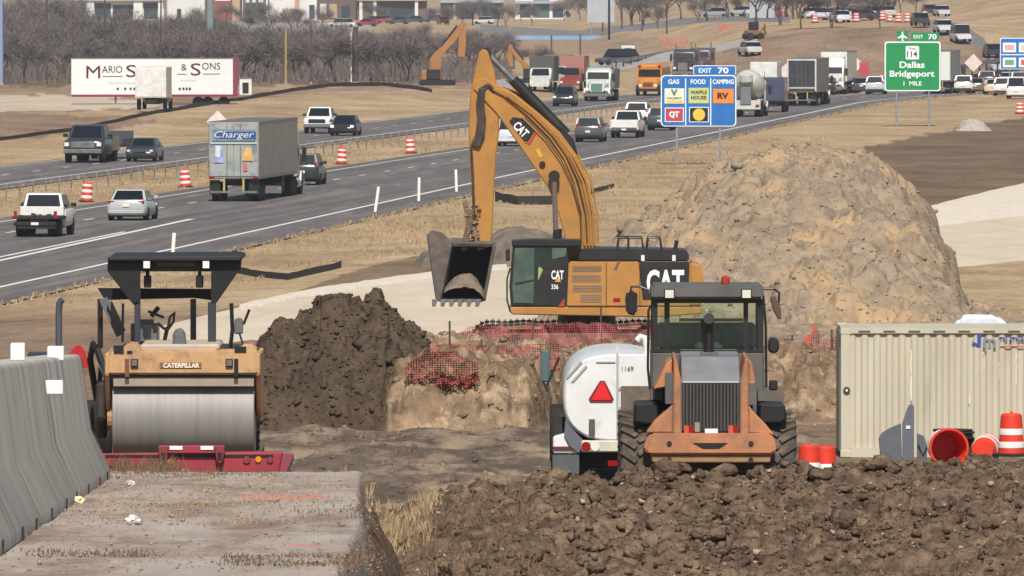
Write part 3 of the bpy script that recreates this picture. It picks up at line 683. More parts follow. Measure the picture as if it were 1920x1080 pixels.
def car(name, label, cat, px, py, col='#888888', kind='sedan', heading=0, group=None, on=False, loc=None, rz=None, L=None, W=1.84, simple=False):
    if kind == 'suv': L = L or 4.7; H = 1.72
    elif kind == 'van': L = L or 5.2; H = 2.0
    else: L = L or 4.7; H = 1.45
    rz = (HEAD+(math.pi if heading else 0)) if rz is None else rz
    r = thing(name, loc or road_pos(px, py, L), rz, label, cat, group)
    m = paint(col, 0.25, 0.12); h2 = L/2; W2 = W/2
    b = MB()
    if kind == 'sedan': st = [(h2, W2-0.16, 0.30, 0.60), (h2-0.12, W2-0.05, 0.22, 0.68), (h2-0.9, W2, 0.2, 0.80), (h2-1.5, W2, 0.2, 0.92), (-h2+1.1, W2, 0.2, 0.98), (-h2+0.5, W2, 0.22, 1.0), (-h2+0.08, W2-0.05, 0.26, 0.97), (-h2, W2-0.12, 0.34, 0.85)]
    else: st = [(h2, W2-0.14, 0.36, 0.72), (h2-0.1, W2-0.05, 0.28, 0.88), (h2-0.7, W2, 0.25, 1.0), (h2-1.2, W2, 0.25, 1.06), (-h2+0.4, W2, 0.25, 1.1), (-h2+0.06, W2-0.02, 0.3, 1.1), (-h2, W2-0.06, 0.4, 1.0)]
    b.loft([ring(*s, ch=0.14) for s in st]); b.build('body', m, r, smooth=50)
    if kind == 'sedan': cabin(r, W2-0.05, W2-0.25, h2-1.35, h2-2.05, -h2+1.35, -h2+0.65, 0.9, H, m)
    elif kind == 'suv': cabin(r, W2-0.04, W2-0.2, h2-1.15, h2-1.8, -h2+0.45, -h2+0.12, 1.04, H, m, split=(0.36, 0.7))
    else: cabin(r, W2-0.03, W2-0.14, h2-0.7, h2-1.5, -h2+0.2, -h2+0.06, 1.04, H, m, split=(0.36, 0.7))
    b = MB(); b.bx(-W2+0.1, W2-0.1, h2-0.05, h2+0.03, 0.3, 0.44); b.bx(-0.42, 0.42, h2-0.05, h2+0.02, 0.5, 0.62); b.build('grille', BLACK, r, bevel=0.01)
    b = MB(); b.bx(-W2+0.1, W2-0.1, -h2-0.03, -h2+0.1, 0.34, 0.5); b.build('bumper', BLACK if kind == 'suv' else m, r, bevel=0.02)
    b = MB(); b.bx(-0.16, 0.16, -h2-0.045, -h2+0.1, 0.66, 0.80); b.build('number_plate', PLATE, r)
    lights(r, L-0.06, W-0.1, 0.62 if kind == 'sedan' else 0.76, 0.78 if kind == 'sedan' else 0.95, on, th=0.16 if kind == 'sedan' else 0.3, tw=0.3 if kind == 'sedan' else 0.14)
    mirrors(r, W2-0.05, h2-1.6, 0.98 if kind == 'sedan' else 1.12, m)
    b = MB(); b.bx(-W2+0.12, W2-0.12, -h2+0.3, h2-0.3, 0.18, 0.3); b.build('underbody', UNDER, r)
    for y in (h2-0.9, -h2+0.95):
        for s in (-1, 1): wheel(r, s*(W2-0.11), y, 0.34, 0.24, STEEL, s)
    return r
def pickup(name, label, px, py, col='#d9d9d4', heading=0, on=False, group=None, load=None, dually=False, loc=None, rz=None, L=5.8):
    W = 2.02; h2 = L/2; W2 = W/2
    rz = (HEAD+(math.pi if heading else 0)) if rz is None else rz
    r = thing(name, loc or road_pos(px, py, L), rz, label, 'pickup truck', group)
    m = paint(col, 0.25, 0.12)
    b = MB(); b.loft([ring(*s, ch=0.1) for s in [(h2, W2-0.1, 0.55, 1.05), (h2-0.1, W2-0.03, 0.45, 1.15), (h2-1.3, W2, 0.42, 1.22), (-0.45, W2, 0.42, 1.22)]]); b.build('body', m, r, smooth=50)
    cabin(r, W2-0.06, W2-0.22, h2-1.2, h2-1.85, -0.35, -0.5, 1.18, 1.9, m, split=(0.55,))
    if load != 'flatbed':
        b = MB()
        for s in (-1, 1): b.bx(s*(W2-0.12), s*W2, -h2, -0.5, 0.55, 1.28)
        b.bx(-W2+0.12, W2-0.12, -h2+0.12, -0.5, 0.6, 0.72); b.build('truck_bed', m, r, bevel=0.02)
        b = MB(); b.bx(-W2+0.08, W2-0.08, -h2-0.02, -h2+0.07, 0.74, 1.27); b.build('tailgate', m, r, bevel=0.02)
    else:
        b = MB(); b.bx(-1.05, 1.05, -h2, -0.5, 0.80, 0.90)
        b.build('flat_bed', UNDER, r, bevel=0.01)
        b = MB(); b.bx(-0.98, 0.98, -0.95, -0.56, 0.91, 1.32); b.build('tool_chest', m, r, bevel=0.02)
        for k in range(9):
            b = MB(); x = random.uniform(-0.75, 0.75); y = random.uniform(-h2+0.2, -1.3); s = random.uniform(0.06, 0.13)
            if k % 3: b.box((x, y, 0.90+s*0.45), (s*1.6, s*1.6, s*0.9), (0, 0, random.random()))
            else: b.cyl((x, y, 0.90), (x, y, 0.90+s*1.2), s*0.7, n=12)
            b.build('tool_box' if k % 3 else 'gas_bottle', mat('junk%d' % k, ['#3a3c2c', '#4a3a32', '#35322e', '#5a4a3c'][k % 4], rough=0.8), r, bevel=0.02)
    b = MB(); b.bx(-W2+0.05, W2-0.05, -h2-0.16, -h2+0.02, 0.5, 0.68); b.build('bumper', CHROME if not load else UNDER, r, bevel=0.03)
    b = MB(); b.bx(-W2+0.04, W2-0.04, h2-0.02, h2+0.12, 0.48, 0.7); b.build('bumper', CHROME if col != '#26323a' else STEEL, r, bevel=0.03)
    b = MB(); b.bx(-0.62, 0.62, h2-0.05, h2+0.03, 0.76, 1.06); b.build('grille', BLACK if col != '#26323a' else STEEL, r, bevel=0.02)
    b = MB(); b.bx(-0.17, 0.17, -h2-0.18, -h2, 0.54, 0.66); b.build('number_plate', PLATE, r)
    lights(r, L-0.02, W-0.02, 0.84, 0.82, on, 0.24, 0.2, 0.34, 0.13)
    mirrors(r, W2, h2-1.75, 1.28, BLACK, 0.24)
    b = MB(); b.bx(-W2+0.15, W2-0.15, -h2+0.3, h2-0.4, 0.36, 0.56); b.build('underbody', UNDER, r)
    for y in (h2-1.0, -h2+1.15):
        for s in (-1, 1): wheel(r, s*(W2-0.14), y, 0.4, 0.27, STEEL, s, dual=dually and y < 0)
    return r
TRAILGREY = mat('trailer_aluminium', '#a19b92', '#8b857d', scale=1.3, rough=0.5, metal=0.15)
def cab_tractor(r, y0, m, long_hood=True, sleeper=True, grille=STEEL, on=False):
    """tractor or truck front, y0 = rear of the cab; front at larger y; returns front y"""
    b = MB(); b.loft([ring(y0, 1.18, 1.0, 3.0 if not sleeper else 3.5, 0.2), ring(y0+1.0, 1.18, 1.0, 3.0 if not sleeper else 3.5, 0.2), ring(y0+1.7, 1.15, 1.0, 2.75, 0.2), ring(y0+2.0, 1.1, 1.0, 1.95, 0.2)])
    cb = b.build('cab', m, r, smooth=40)
    q = [(1.02, y0+2.03, 1.98), (-1.02, y0+2.03, 1.98), (-1.0, y0+1.76, 2.62), (1.0, y0+1.76, 2.62)]
    add_pane('windscreen', q, cb, i=0.02, j=0.04, off=0.03)
    for s in (-1, 1):
        e = [(s*1.19, y0+1.0, 1.9), (s*1.17, y0+1.72, 1.9), (s*1.16, y0+1.6, 2.5), (s*1.19, y0+1.0, 2.5)]
        if s < 0: e = e[::-1]
        add_pane('side_window', e, cb, i=0.03, j=0.05, off=0.02)
    b = MB(); b.loft([ring(y0+1.9, 1.0, 0.95, 1.95, 0.25), ring(y0+3.2, 0.78, 0.9, 1.75, 0.25), ring(y0+3.45, 0.7, 0.85, 1.62, 0.2)]); b.build('hood', m, r, smooth=40)
    b = MB(); b.bx(-0.5, 0.5, y0+3.44, y0+3.52, 0.8, 1.6); b.build('grille', grille, r, bevel=0.02)
    b = MB(); b.bx(-1.18, 1.18, y0+3.4, y0+3.75, 0.42, 0.78); b.build('bumper', CHROME, r, bevel=0.06)
    for s in (-1, 1):
        b = MB(); pts = [(y0+2.0+0.68*(1-math.cos(t)), 0.5+0.72*math.sin(t)) for t in np.linspace(0, math.pi*0.93, 9)]
        b.prism(pts+[(p[0], p[1]-0.05) for p in pts[::-1]], 'x', s*0.78, s*1.2); b.build('fender', m, r)
        b = MB(); b.bx(s*0.72, s*1.05, y0+3.42, y0+3.5, 0.92, 1.16); b.build('headlight', LAMPON if on else LAMP, r, bevel=0.02)
        b = MB(); b.bx(s*1.28, s*1.5, y0+1.75, y0+1.85, 1.75, 2.5); b.cyl((s*1.1, y0+1.8, 2.1), (s*1.4, y0+1.8, 2.1), 0.025, n=6); b.build('mirror', BLACK, r)
        wheel(r, s*1.0, y0+2.68, 0.5, 0.3, STEEL, s)
        b = MB(); b.cyl((s*1.05, y0-0.12, 0.9), (s*1.05, y0-0.12, 3.6), 0.075, n=10); b.build('exhaust_stack', CHROME, r)
        b = MB(); b.cyl((s*0.98, y0+0.1, 0.62), (s*0.98, y0+1.4, 0.62), 0.3, n=14); b.build('fuel_tank', CHROME, r)
    return y0+3.75
def semi(name, label, px, py, col, boxm, doorm, L=16.0, heading=0, on=False, door_fn=None, cab=True, rz=None, loc=None, tip=False):
    TL = L+5.2; pos = loc or road_pos(px, py, TL)
    r = thing(name, pos, HEAD+(math.pi if heading else 0) if rz is None else rz, label, 'semi truck')
    y0 = -TL/2
    b = MB(); b.bx(-1.3, 1.3, y0+0.08, y0+L, 1.18, 4.1); bx_ = b.build('trailer_box', boxm, r, bevel=0.03)
    b = MB()
    b.bx(-1.31, 1.31, y0+L-0.1, y0+L-0.02, 1.17, 4.115); b.bx(-1.31, 1.31, y0+0.1, y0+0.22, 1.17, 4.115)
    b.bx(-1.312, 1.312, y0+0.1, y0+L-0.02, 4.02, 4.116); b.bx(-1.312, 1.312, y0+0.1, y0+L-0.02, 1.16, 1.3); b.build('trim_rail', STEEL, bx_)
    for s in (-1, 1):
        b = MB(); b.bx(s*0.015, s*1.22, y0+0.03, y0+0.078, 1.3, 4.0); d = b.build('rear_door', doorm, r, bevel=0.01)
        b = MB(); b.cyl((s*0.35, y0+0.01, 1.25), (s*0.35, y0+0.01, 4.0), 0.02, n=6); b.build('lock_rod', STEEL, d)
        b = MB(); b.bx(s*1.0, s*1.28, y0-0.01, y0+0.06, 1.2, 1.3); b.build('tail_light', REDL, r)
        b = MB(); b.bx(s*0.5-0.05, s*0.5+0.05, y0+0.02, y0+0.1, 0.5, 1.18); b.build('guard_post', paint('#b5a45c'), r)
        b = MB(); b.bx(s*0.74, s*1.28, y0+0.3, y0+0.33, 0.35, 1.1); b.build('mud_flap', BLACK, r)
    b = MB(); b.bx(-1.2, 1.2, y0, y0+0.1, 0.44, 0.55); b.build('underride_bar', STEEL, r)
    b = MB(); b.bx(-0.6, 0.6, y0+0.4, y0+4.5, 0.8, 1.16); b.bx(-0.5, 0.5, y0+L-3, y0+TL-3.2, 0.7, 1.1); b.build('chassis', UNDER, r)
    for y in (y0+1.3, y0+2.55, y0+L-1.6, y0+L-0.35):
        for s in (-1, 1): wheel(r, s*1.12, y, 0.5, 0.26, STEEL, s, dual=True)
    b = MB()
    for s in (-1, 1): b.bx(s*1.0, s*1.1, y0+L-4.2, y0+L-4.1, 0.3, 1.17)
    b.build('landing_gear', STEEL, r)
    cab_tractor(r, y0+L+0.35, paint(col, 0.3), sleeper=True, on=on)
    if door_fn: door_fn(r, y0)
    return r

# ---------------------------------------------------------------- vehicles on the highway
def charger_door(r, y0):
    BL = mat('decal_blue', '#2c4f86', rough=0.4); y = y0-0.02
    b = MB(); b.bx(-1.12, 1.12, y-0.004, y+0.02, 3.12, 3.72); b.build('decal_panel', mat('decal_slate', '#7c8a95', '#66757f', scale=2, rough=0.4), r)
    b = MB(); b.bx(-0.95, 1.16, y-0.010, y-0.002, 3.22, 3.60); b.build('decal_band', BL, r)
    b = MB(); b.text('Charger', (0.04, y-0.013, 3.40), 2.05, 0.44, bold=0.0, shear=0.25); b.build('lettering', WHITE, r)
    b = MB(); b.bx(-1.0, -0.55, y-0.006, y+0.02, 2.0, 2.9); b.build('decal_panel', mat('decal_violet', '#6a75b4', '#a9b0d2', scale=3, rough=0.4), r)
    b = MB(); b.bx(-0.93, -0.68, y-0.012, y-0.004, 2.3, 2.86); b.build('decal_label', WHITE, r)
    b = MB(); b.prism([(0.45, 2.1), (1.0, 2.1), (0.98, 2.35), (0.92, 2.75), (0.7, 2.82), (0.55, 2.72)], 'y', y-0.008, y+0.02); b.build('decal_panel', mat('decal_orange', '#c8903f', '#d8b47c', scale=4, rough=0.4), r)
    b = MB(); b.prism([(0.5, 1.55), (0.72, 1.6), (0.66, 2.0), (0.52, 1.95)], 'y', y-0.008, y+0.02); b.build('decal_panel', mat('decal_pink', '#c25f62', rough=0.4), r)
    b = MB(); b.bx(-1.2, 1.2, y-0.004, y+0.02, 2.96, 3.06); b.build('decal_stripe', mat('decal_pale', '#a9b4b6', rough=0.4), r)
DOORG = mat('trailer_door', '#8f9690', '#a6aaa2', scale=1.2, rough=0.45, metal=0.1, c3='#75808a', s3=1.6, t3=(0.52, 0.6))
semi('semi_truck', 'grey box trailer semi with blue Charger lettering on its doors', 438, 380, '#c9c9c4', TRAILGREY, DOORG, door_fn=charger_door)
def dark_door(r, y0):
    y = y0+0.026
    b = MB()
    b.bx(-1.29, -1.16, y-0.03, y+0.03, 1.3, 4.09); b.bx(1.16, 1.29, y-0.03, y+0.03, 1.3, 4.09); b.bx(-1.16, 1.16, y-0.03, y+0.03, 3.96, 4.09); b.build('door_frame', paint('#cfcdc0'), r)
    b = MB(); b.bx(-1.15, 1.15, y-0.012, y+0.02, 1.5, 1.64); b.build('bumper_stripe', paint('#b9b6ac'), r)
semi('semi_truck', 'box trailer semi with dark charcoal rear doors in a white frame', 1503, 200, '#d0d0cc', mat('trailer_brown', '#7d7873', '#6c6864', scale=1.2, rough=0.5), mat('door_dark', '#3c3d42', '#2f3036', scale=1, rough=0.4), door_fn=dark_door, L=14.5)
def bright_door(r, y0): pass
semi('semi_truck', 'grey box trailer semi partly hidden behind the green exit sign', 1757, 177, '#b9b9b4', mat('trailer_slate', '#868b8e', '#777b7e', scale=1.2, rough=0.5), mat('door_white', '#d2d2ca', rough=0.4), L=14.5)
semi('semi_truck', 'white semi truck facing the traffic just right of the dark trailer', 1556, 178, '#d9d9d4', WHITE, WHITE, heading=1, L=13.0)
pickup('pickup_truck', 'white work pickup with a dark flatbed full of tools', 66, 447, load='flatbed', dually=True)
car('silver_sedan', 'silver sedan seen from behind in the near lane', 'car', 236, 416, '#a9adaa', 'sedan', W=1.9)
car('black_jeep', 'dark green off-road car ahead of the grey Charger trailer', 'car', 566, 349, '#23302d', 'suv', L=4.2)
car('white_van', 'white van partly hidden behind the excavator boom', 'van', 958, 276, '#c9ccd0', 'van', W=1.95)
car('grey_suv', 'dark grey SUV just right of the excavator boom', 'SUV', 1102, 268, '#4b4e54', 'suv')
pickup('pickup_truck', 'white pickup seen from behind left of the blue sign', 1170, 260, '#d9d9d4')
car('white_suv', 'white SUV ahead of the white pickup left of the blue sign', 'SUV', 1193, 236, '#d9d9d4', 'suv')
car('green_suv', 'dark green SUV half hidden by the left edge of the blue sign', 'SUV', 1236, 246, '#3b4a48', 'suv')
pickup('pickup_truck', 'dark navy crew pickup towing a small trailer on the far carriageway', 158, 307, '#26323a', heading=1, dually=True, L=6.2).scale = (1.22,)*3
car('dark_sedan', 'dark sedan following the navy pickup on the far carriageway', 'car', 262, 305, '#3a3f42', 'sedan', heading=1)
pickup('pickup_truck', 'white pickup with black mirrors on the far carriageway', 594, 252, '#d6d6d6', heading=1)
car('black_sedan', 'black sedan with lit headlights beside the white pickup', 'car', 641, 256, '#1f2425', 'sedan', heading=1, on=True)
car('dark_suv', 'dark SUV with lit headlights in front of the white dump truck', 'SUV', 1055, 201, '#2d2f31', 'suv', heading=1, on=True)
# the gooseneck trailer behind the navy pickup
r = thing('utility_trailer', road_pos(196, 300, 6.0), HEAD+math.pi, 'small dark flat trailer behind the navy pickup', 'trailer')
b = MB(); b.bx(-1.0, 1.0, -3.0, 2.0, 0.75, 0.9); b.bx(-0.06, 0.06, 2.0, 3.0, 0.7, 0.8); b.build('deck', UNDER, r)
b = MB(); b.bx(-1.0, 1.0, -3.0, -2.92, 0.9, 1.7); b.bx(-1.0, -0.94, -3, 1.9, 0.9, 1.25); b.bx(0.94, 1.0, -3, 1.9, 0.9, 1.25); b.build('side_rail', mat('dark_slate', '#3c4247', rough=0.6), r)
for s in (-1, 1):
    for y in (-0.9, 0.1): wheel(r, s*1.12, y, 0.38, 0.24, STEEL, s)

# dump truck, school bus, mixer truck on the far lanes
r = thing('dump_truck', road_pos(1118, 191, 9.0), HEAD+math.pi, 'white dump truck with a dark grey bed heading this way', 'dump truck')
cab_tractor(r, 0.75, paint('#cfd4cc', 0.35), sleeper=False, grille=mat('green_grille', '#5f7a6c', rough=0.4), on=False)
b = MB(); b.prism([(-1.25, 1.1), (1.25, 1.1), (1.3, 2.9), (-1.3, 2.9)], 'y', -4.5, 0.45); bd = b.build('dump_bed', mat('bed_grey', '#6d6c6c', '#5c5b5b', scale=2, rough=0.6), r, bevel=0.03)
b = MB(); b.bx(-1.2, 1.2, 0.5, 1.5, 3.0, 3.08); b.bx(-1.2, 1.2, 0.46, 0.54, 1.3, 3.08); b.build('cab_shield', mat('bed_grey2', '#747474', rough=0.6), r)
b = MB(); b.bx(-0.5, 0.5, -4.2, 3.6, 0.6, 1.05); b.build('chassis', UNDER, r)
for y in (-3.4, -2.1):
    for s in (-1, 1): wheel(r, s*1.1, y, 0.52, 0.28, STEEL, s, dual=True)
YEL = paint('#c98222', 0.4)
r = thing('school_bus', road_pos(1214, 181, 11.0), HEAD+math.pi, 'yellow school bus with red roof lamps heading this way', 'school bus')
b = MB(); b.loft([ring(-5.4, 1.2, 0.6, 3.0, 0.35), ring(3.2, 1.2, 0.6, 3.0, 0.35), ring(3.5, 1.18, 0.6, 2.9, 0.35)]); bd = b.build('body', YEL, r, smooth=40)
add_pane('windscreen', ((1.1, 3.5, 1.75), (-1.1, 3.5, 1.75), (-1.05, 3.5, 2.5), (1.05, 3.5, 2.5)), bd, i=0.02, j=0.03, off=0.03)
for s in (-1, 1):
    for k in range(9):
        y = -5.0+k*0.9; q = [(s*1.2, y, 1.75), (s*1.2, y+0.75, 1.75), (s*1.2, y+0.75, 2.45), (s*1.2, y, 2.45)]
        add_pane('side_window', q if s > 0 else q[::-1], bd, i=0.02, j=0.03, off=0.012)
b = MB(); b.loft([ring(3.4, 1.1, 0.65, 1.75, 0.25), ring(4.9, 0.95, 0.6, 1.55, 0.25), ring(5.1, 0.85, 0.6, 1.4, 0.2)]); b.build('hood', YEL, r, smooth=40)
b = MB(); b.bx(-0.45, 0.45, 5.05, 5.14, 0.85, 1.25); b.build('grille', mat('brown_grille', '#6b3a1c', rough=0.5), r)
b = MB(); b.bx(-1.15, 1.15, 5.0, 5.3, 0.4, 0.68); b.build('bumper', BLACK, r, bevel=0.04)
b = MB(); b.bx(-0.7, 0.7, 3.5, 3.56, 2.66, 2.92); b.build('roof_sign', mat('sign_orange', '#d08a3a', rough=0.4), r)
for s in (-1, 1):
    b = MB(); b.bx(s*0.8, s*1.1, 3.48, 3.56, 2.62, 2.86); b.build('warning_lamp', REDL, r)
    b = MB(); b.bx(s*0.6, s*0.85, 5.0, 5.12, 0.85, 1.08); b.build('headlight', LAMP, r)
    for y in (4.1, -3.2): wheel(r, s*1.05, y, 0.5, 0.3, STEEL, s)
MIXW = paint('#c6c6bc', 0.4)
r = thing('mixer_truck', road_pos(1398, 221, 8.5), HEAD, 'pale concrete mixer truck just right of the blue sign', 'mixer truck')
b = MB(); b.lathe([(0.45, 0), (0.8, 0.3), (1.25, 1.8), (1.3, 2.9), (0.9, 4.6), (0.4, 5.0)], (0, -3.4, 2.95), (0, 1, -0.2), 20); b.build('mixing_drum', MIXW, r, smooth=40)
b = MB(); b.lathe([(0.55, 0), (0.6, 0.5), (0.35, 0.75)], (0, -3.9, 3.45), (0, 0.3, -1), 14); b.build('charge_hopper', MIXW, r, smooth=40)
b = MB(); b.prism([(-0.45, 1.0), (0.45, 1.0), (0.4, 2.4), (-0.4, 2.4)], 'y', -4.3, -3.9); b.build('discharge_chute', mat('chute_grey', '#6d7076', rough=0.5), r, bevel=0.03)
b = MB(); b.bx(-1.2, 1.2, -4.2, -4.05, 0.6, 1.35); b.bx(-1.2, -0.9, -4.2, -1.0, 1.3, 1.42); b.bx(0.9, 1.2, -4.2, -1.0, 1.3, 1.42); b.build('rear_fender', MIXW, r, bevel=0.02)
b = MB(); b.bx(-0.5, 0.5, -4.0, 4.0, 0.7, 1.1); b.build('chassis', UNDER, r)
for s in (-1, 1):
    b = MB(); b.bx(s*0.8, s*1.1, -4.24, -4.2, 0.8, 1.0); b.build('tail_light', REDL, r)
    for y in (-2.6, -1.3): wheel(r, s*1.05, y, 0.52, 0.28, STEEL, s, dual=True)
cab_tractor(r, 1.0, MIXW, sleeper=False)
car('grey_car', 'dark hatchback in the queue right of the white semi', 'car', 1592, 175, '#2b2d31', 'sedan', heading=0)
car('grey_car', 'dark grey car in the queue left of the silver estate', 'car', 1615, 176, '#3c3f44', 'sedan', heading=0)
car('silver_estate', 'silver estate car in the queue left of the green sign', 'car', 1640, 178, '#b9bcc2', 'suv', heading=0)
car('white_suv', 'white SUV in the queue right of the green sign', 'SUV', 1806, 176, '#d9d9d4', 'suv', heading=0)
car('brown_car', 'brown car behind the white SUV right of the green sign', 'car', 1828, 176, '#6f6252', 'sedan', heading=0)
car('white_suv', 'white SUV on the highway below the second blue sign', 'SUV', 1880, 181, '#d6d6d2', 'suv', heading=0)
car('white_car', 'white car ahead of the SUV below the second blue sign', 'car', 1888, 163, '#d6d6d2', 'sedan', heading=0)
car('dark_car', 'dark car at the right edge below the second blue sign', 'car', 1912, 168, '#35302e', 'suv', heading=0)

# low trailers and trucks seen between excavator boom and dump truck
def box_truck(name, label, pos, rz, boxc, cabc, L=7.0, W=2.4, z0=1.0, z1=3.4):
    r = thing(name, pos, rz, label, 'truck')
    b = MB(); b.bx(-W/2, W/2, -L/2, L/2-2.2, z0, z1); b.build('cargo_box', boxc, r, bevel=0.03)
    b = MB(); b.bx(-W/2+0.1, W/2-0.1, -L/2-0.03, -L/2+0.05, z0+0.1, z1-0.1); b.build('rear_door', boxc, r, bevel=0.02)
    b = MB(); b.loft([ring(L/2-2.1, W/2-0.15, 0.6, 2.3, 0.15), ring(L/2-1.3, W/2-0.15, 0.6, 2.25, 0.15), ring(L/2-0.8, W/2-0.18, 0.6, 1.5, 0.15), ring(L/2, W/2-0.25, 0.5, 1.3, 0.15)]); cb = b.build('cab', cabc, r, smooth=40)
    add_pane('windscreen', ((W/2-0.3, L/2-0.8, 1.55), (-W/2+0.3, L/2-0.8, 1.55), (-W/2+0.4, L/2-1.25, 2.2), (W/2-0.4, L/2-1.25, 2.2)), cb, i=0.02, j=0.02, off=0.05)
    b = MB(); b.bx(-0.5, 0.5, -L/2+0.2, L/2-0.3, 0.5, 0.95); b.build('chassis', UNDER, r)
    for s in (-1, 1):
        b = MB(); b.bx(s*0.7, s*0.95, L/2-0.03, L/2+0.03, 0.75, 0.95); b.build('headlight', LAMP, r)
        for y in (L/2-1.0, -L/2+1.4): wheel(r, s*(W/2-0.2), y, 0.45, 0.28, STEEL, s)
    return r
def gpos(px, py, ymin=330): return gp(px, py, ymin)
box_truck('flatbed_truck', 'pale truck with a dark load left of the dump truck', gpos(1018, 172), HEAD+math.pi, mat('dark_load', '#4a4a45', rough=0.8), paint('#c9cdc6'), 6.5)
box_truck('flatbed_truck', 'grey truck between the pale truck and the dump truck', gpos(1046, 168), HEAD+math.pi, mat('dull_load', '#6a665c', rough=0.8), paint('#a8a89c'), 6.5)
box_truck('red_truck', 'dull red truck with lamps beside the white dump truck', gpos(1075, 170), HEAD+math.pi, mat('red_load', '#9a6a60', rough=0.8), paint('#8a3a34'), 7.0)
b_ = box_truck('box_truck', 'white box truck in front of the long lettered trailer', P(293, 207, 860), R(158), WHITE, WHITE, 7.5, 2.5, 1.0, 3.45)

box_truck('white_truck', 'tall pale truck ahead of the concrete mixer', road_pos(1432, 196, 7.0), HEAD, WHITE, WHITE, 7.5, 2.4, 1.0, 3.7)
box_truck('blue_truck', 'navy blue truck right of the concrete mixer', road_pos(1446, 212, 6.0), HEAD, paint('#39405c'), paint('#39405c'), 6.0, 2.2, 0.9, 2.9)
for px, py, c_, k_, l_ in ((1545, 179, '#26282c', 'suv', 'black SUV close behind the dark charcoal trailer'), (1575, 168, '#6c7076', 'sedan', 'mid grey car beyond the white semi truck'), (1660, 170, '#c4c7cc', 'sedan', 'pale silver car touching the left edge of the green sign'), (1850, 166, '#3a3c44', 'suv', 'charcoal SUV below the ramp bridge rail'), (1862, 178, '#c8b8a8', 'sedan', 'beige car between the two white SUVs at the right'), (1905, 186, '#d4d4d0', 'van', 'white van nearest the right edge of the highway')):
    car('distant_vehicle', l_, 'car', px, py, c_, k_)
# ---------------------------------------------------------------- excavator
CATY = mat('machine_yellow', '#b07c3a', '#9c7038', scale=1.2, rough=0.45, coat=0.15, c3='#8a6334', s3=1.5, t3=(0.6, 0.8))
CATD = mat('machine_yellow_louvre', '#644722', '#56401f', scale=3, rough=0.6)
BLK = mat('machine_black', '#1d1d1f', '#2a2927', scale=3, rough=0.4)
MUDST = mat('muddy_steel', '#544b40', '#6b5f50', scale=3, rough=0.85, metal=0.2, c3='#7f6c56', s3=2.5, t3=(0.5, 0.7))
MUD = mat('caked_mud', '#64564a', '#7f6f5f', scale=3, rough=0.97, bump=0.8)
HOSE = mat('hydraulic_hose', '#2a2622', '#4a4036', scale=3, rough=0.6)
CABG = mat('tinted_cab_glass', '#1a2422', '#2b3a35', scale=1.2, rough=0.08, spec=0.7)
CABG2 = mat('bright_cab_glass', '#55685c', '#3d4f47', scale=0.9, rough=0.08, spec=0.7)
S_ = 64.0; EY = 312.0
ex = thing('excavator', P(1100, 672, EY), 0, 'large yellow tracked excavator with its bucket raised on the left', 'excavator')
def E(px, py): return ((px-1100)/S_, (672-py)/S_)
def EP(*pts): return [E(*p) for p in pts]
# tracks
def track(yc, name='track'):
    x0, x1, z1, rr = E(885, 0)[0]+0.52, E(1248, 0)[0]-0.5, 1.05, 0.5
    loop = []; n1 = 26
    for k in range(n1): loop.append((x1+(x0-x1)*k/n1, 1.03+0.02*math.sin(k), 0))
    for k in range(10): t = math.pi/2+math.pi*k/10; loop.append((x0+0.52*math.cos(t), 0.51+0.52*math.sin(t), 0))
    for k in range(n1): loop.append((x0+(x1-x0)*k/n1, -0.01, 0))
    for k in range(10): t = -math.pi/2+math.pi*k/10; loop.append((x1+0.52*math.cos(t), 0.51+0.52*math.sin(t), 0))
    b = MB(); N = len(loop)
    for i, (x, z, _) in enumerate(loop):
        xn, zn = loop[(i+1) % N][:2]; a = math.atan2(zn-z, xn-x); L = math.hypot(xn-x, zn-z)
        b.box(((x+xn)/2, yc, (z+zn)/2), (L*0.86, 0.62, 0.055), (0, -a, 0))
        b.box(((x+xn)/2+0.05*math.sin(a), yc, (z+zn)/2-0.05*math.cos(a)), (0.035, 0.6, 0.05), (0, -a, 0))
    tr = b.build('track', mat('track_dark', '#2b2622', '#3c352f', scale=3, rough=0.8), ex)
    b = MB(); b.prism([(x0+0.1, 0.2), (x1-0.1, 0.2), (x1+0.05, 0.5), (x1-0.1, 0.8), (x0+0.1, 0.8), (x0-0.05, 0.5)], 'y', yc-0.24, yc+0.24); b.build('track_frame', MUD, tr, bevel=0.04)
    for k in range(8):
        x = x0+0.35+(x1-x0-0.7)*k/7; b = MB(); b.cyl((x, yc-0.28, 0.15), (x, yc+0.28, 0.15), 0.13, n=12); b.build('roller', MUDST, tr)
    for x in (x0, x1):
        b = MB(); b.lathe([(0.01, -0.26), (0.40, -0.26), (0.44, -0.1), (0.44, 0.1), (0.40, 0.26), (0.01, 0.26)], (x, yc, 0.51), (0, 1, 0), 20); b.build('sprocket', MUDST, tr)
track(-1.42); track(1.42)
b = MB(); b.bx(-1.3, 0.9, -1.15, 1.15, 0.45, 0.95); b.cyl((0, 0, 0.9), (0, 0, 1.3), 0.85, n=28); b.build('car_body', BLK, ex, bevel=0.02)
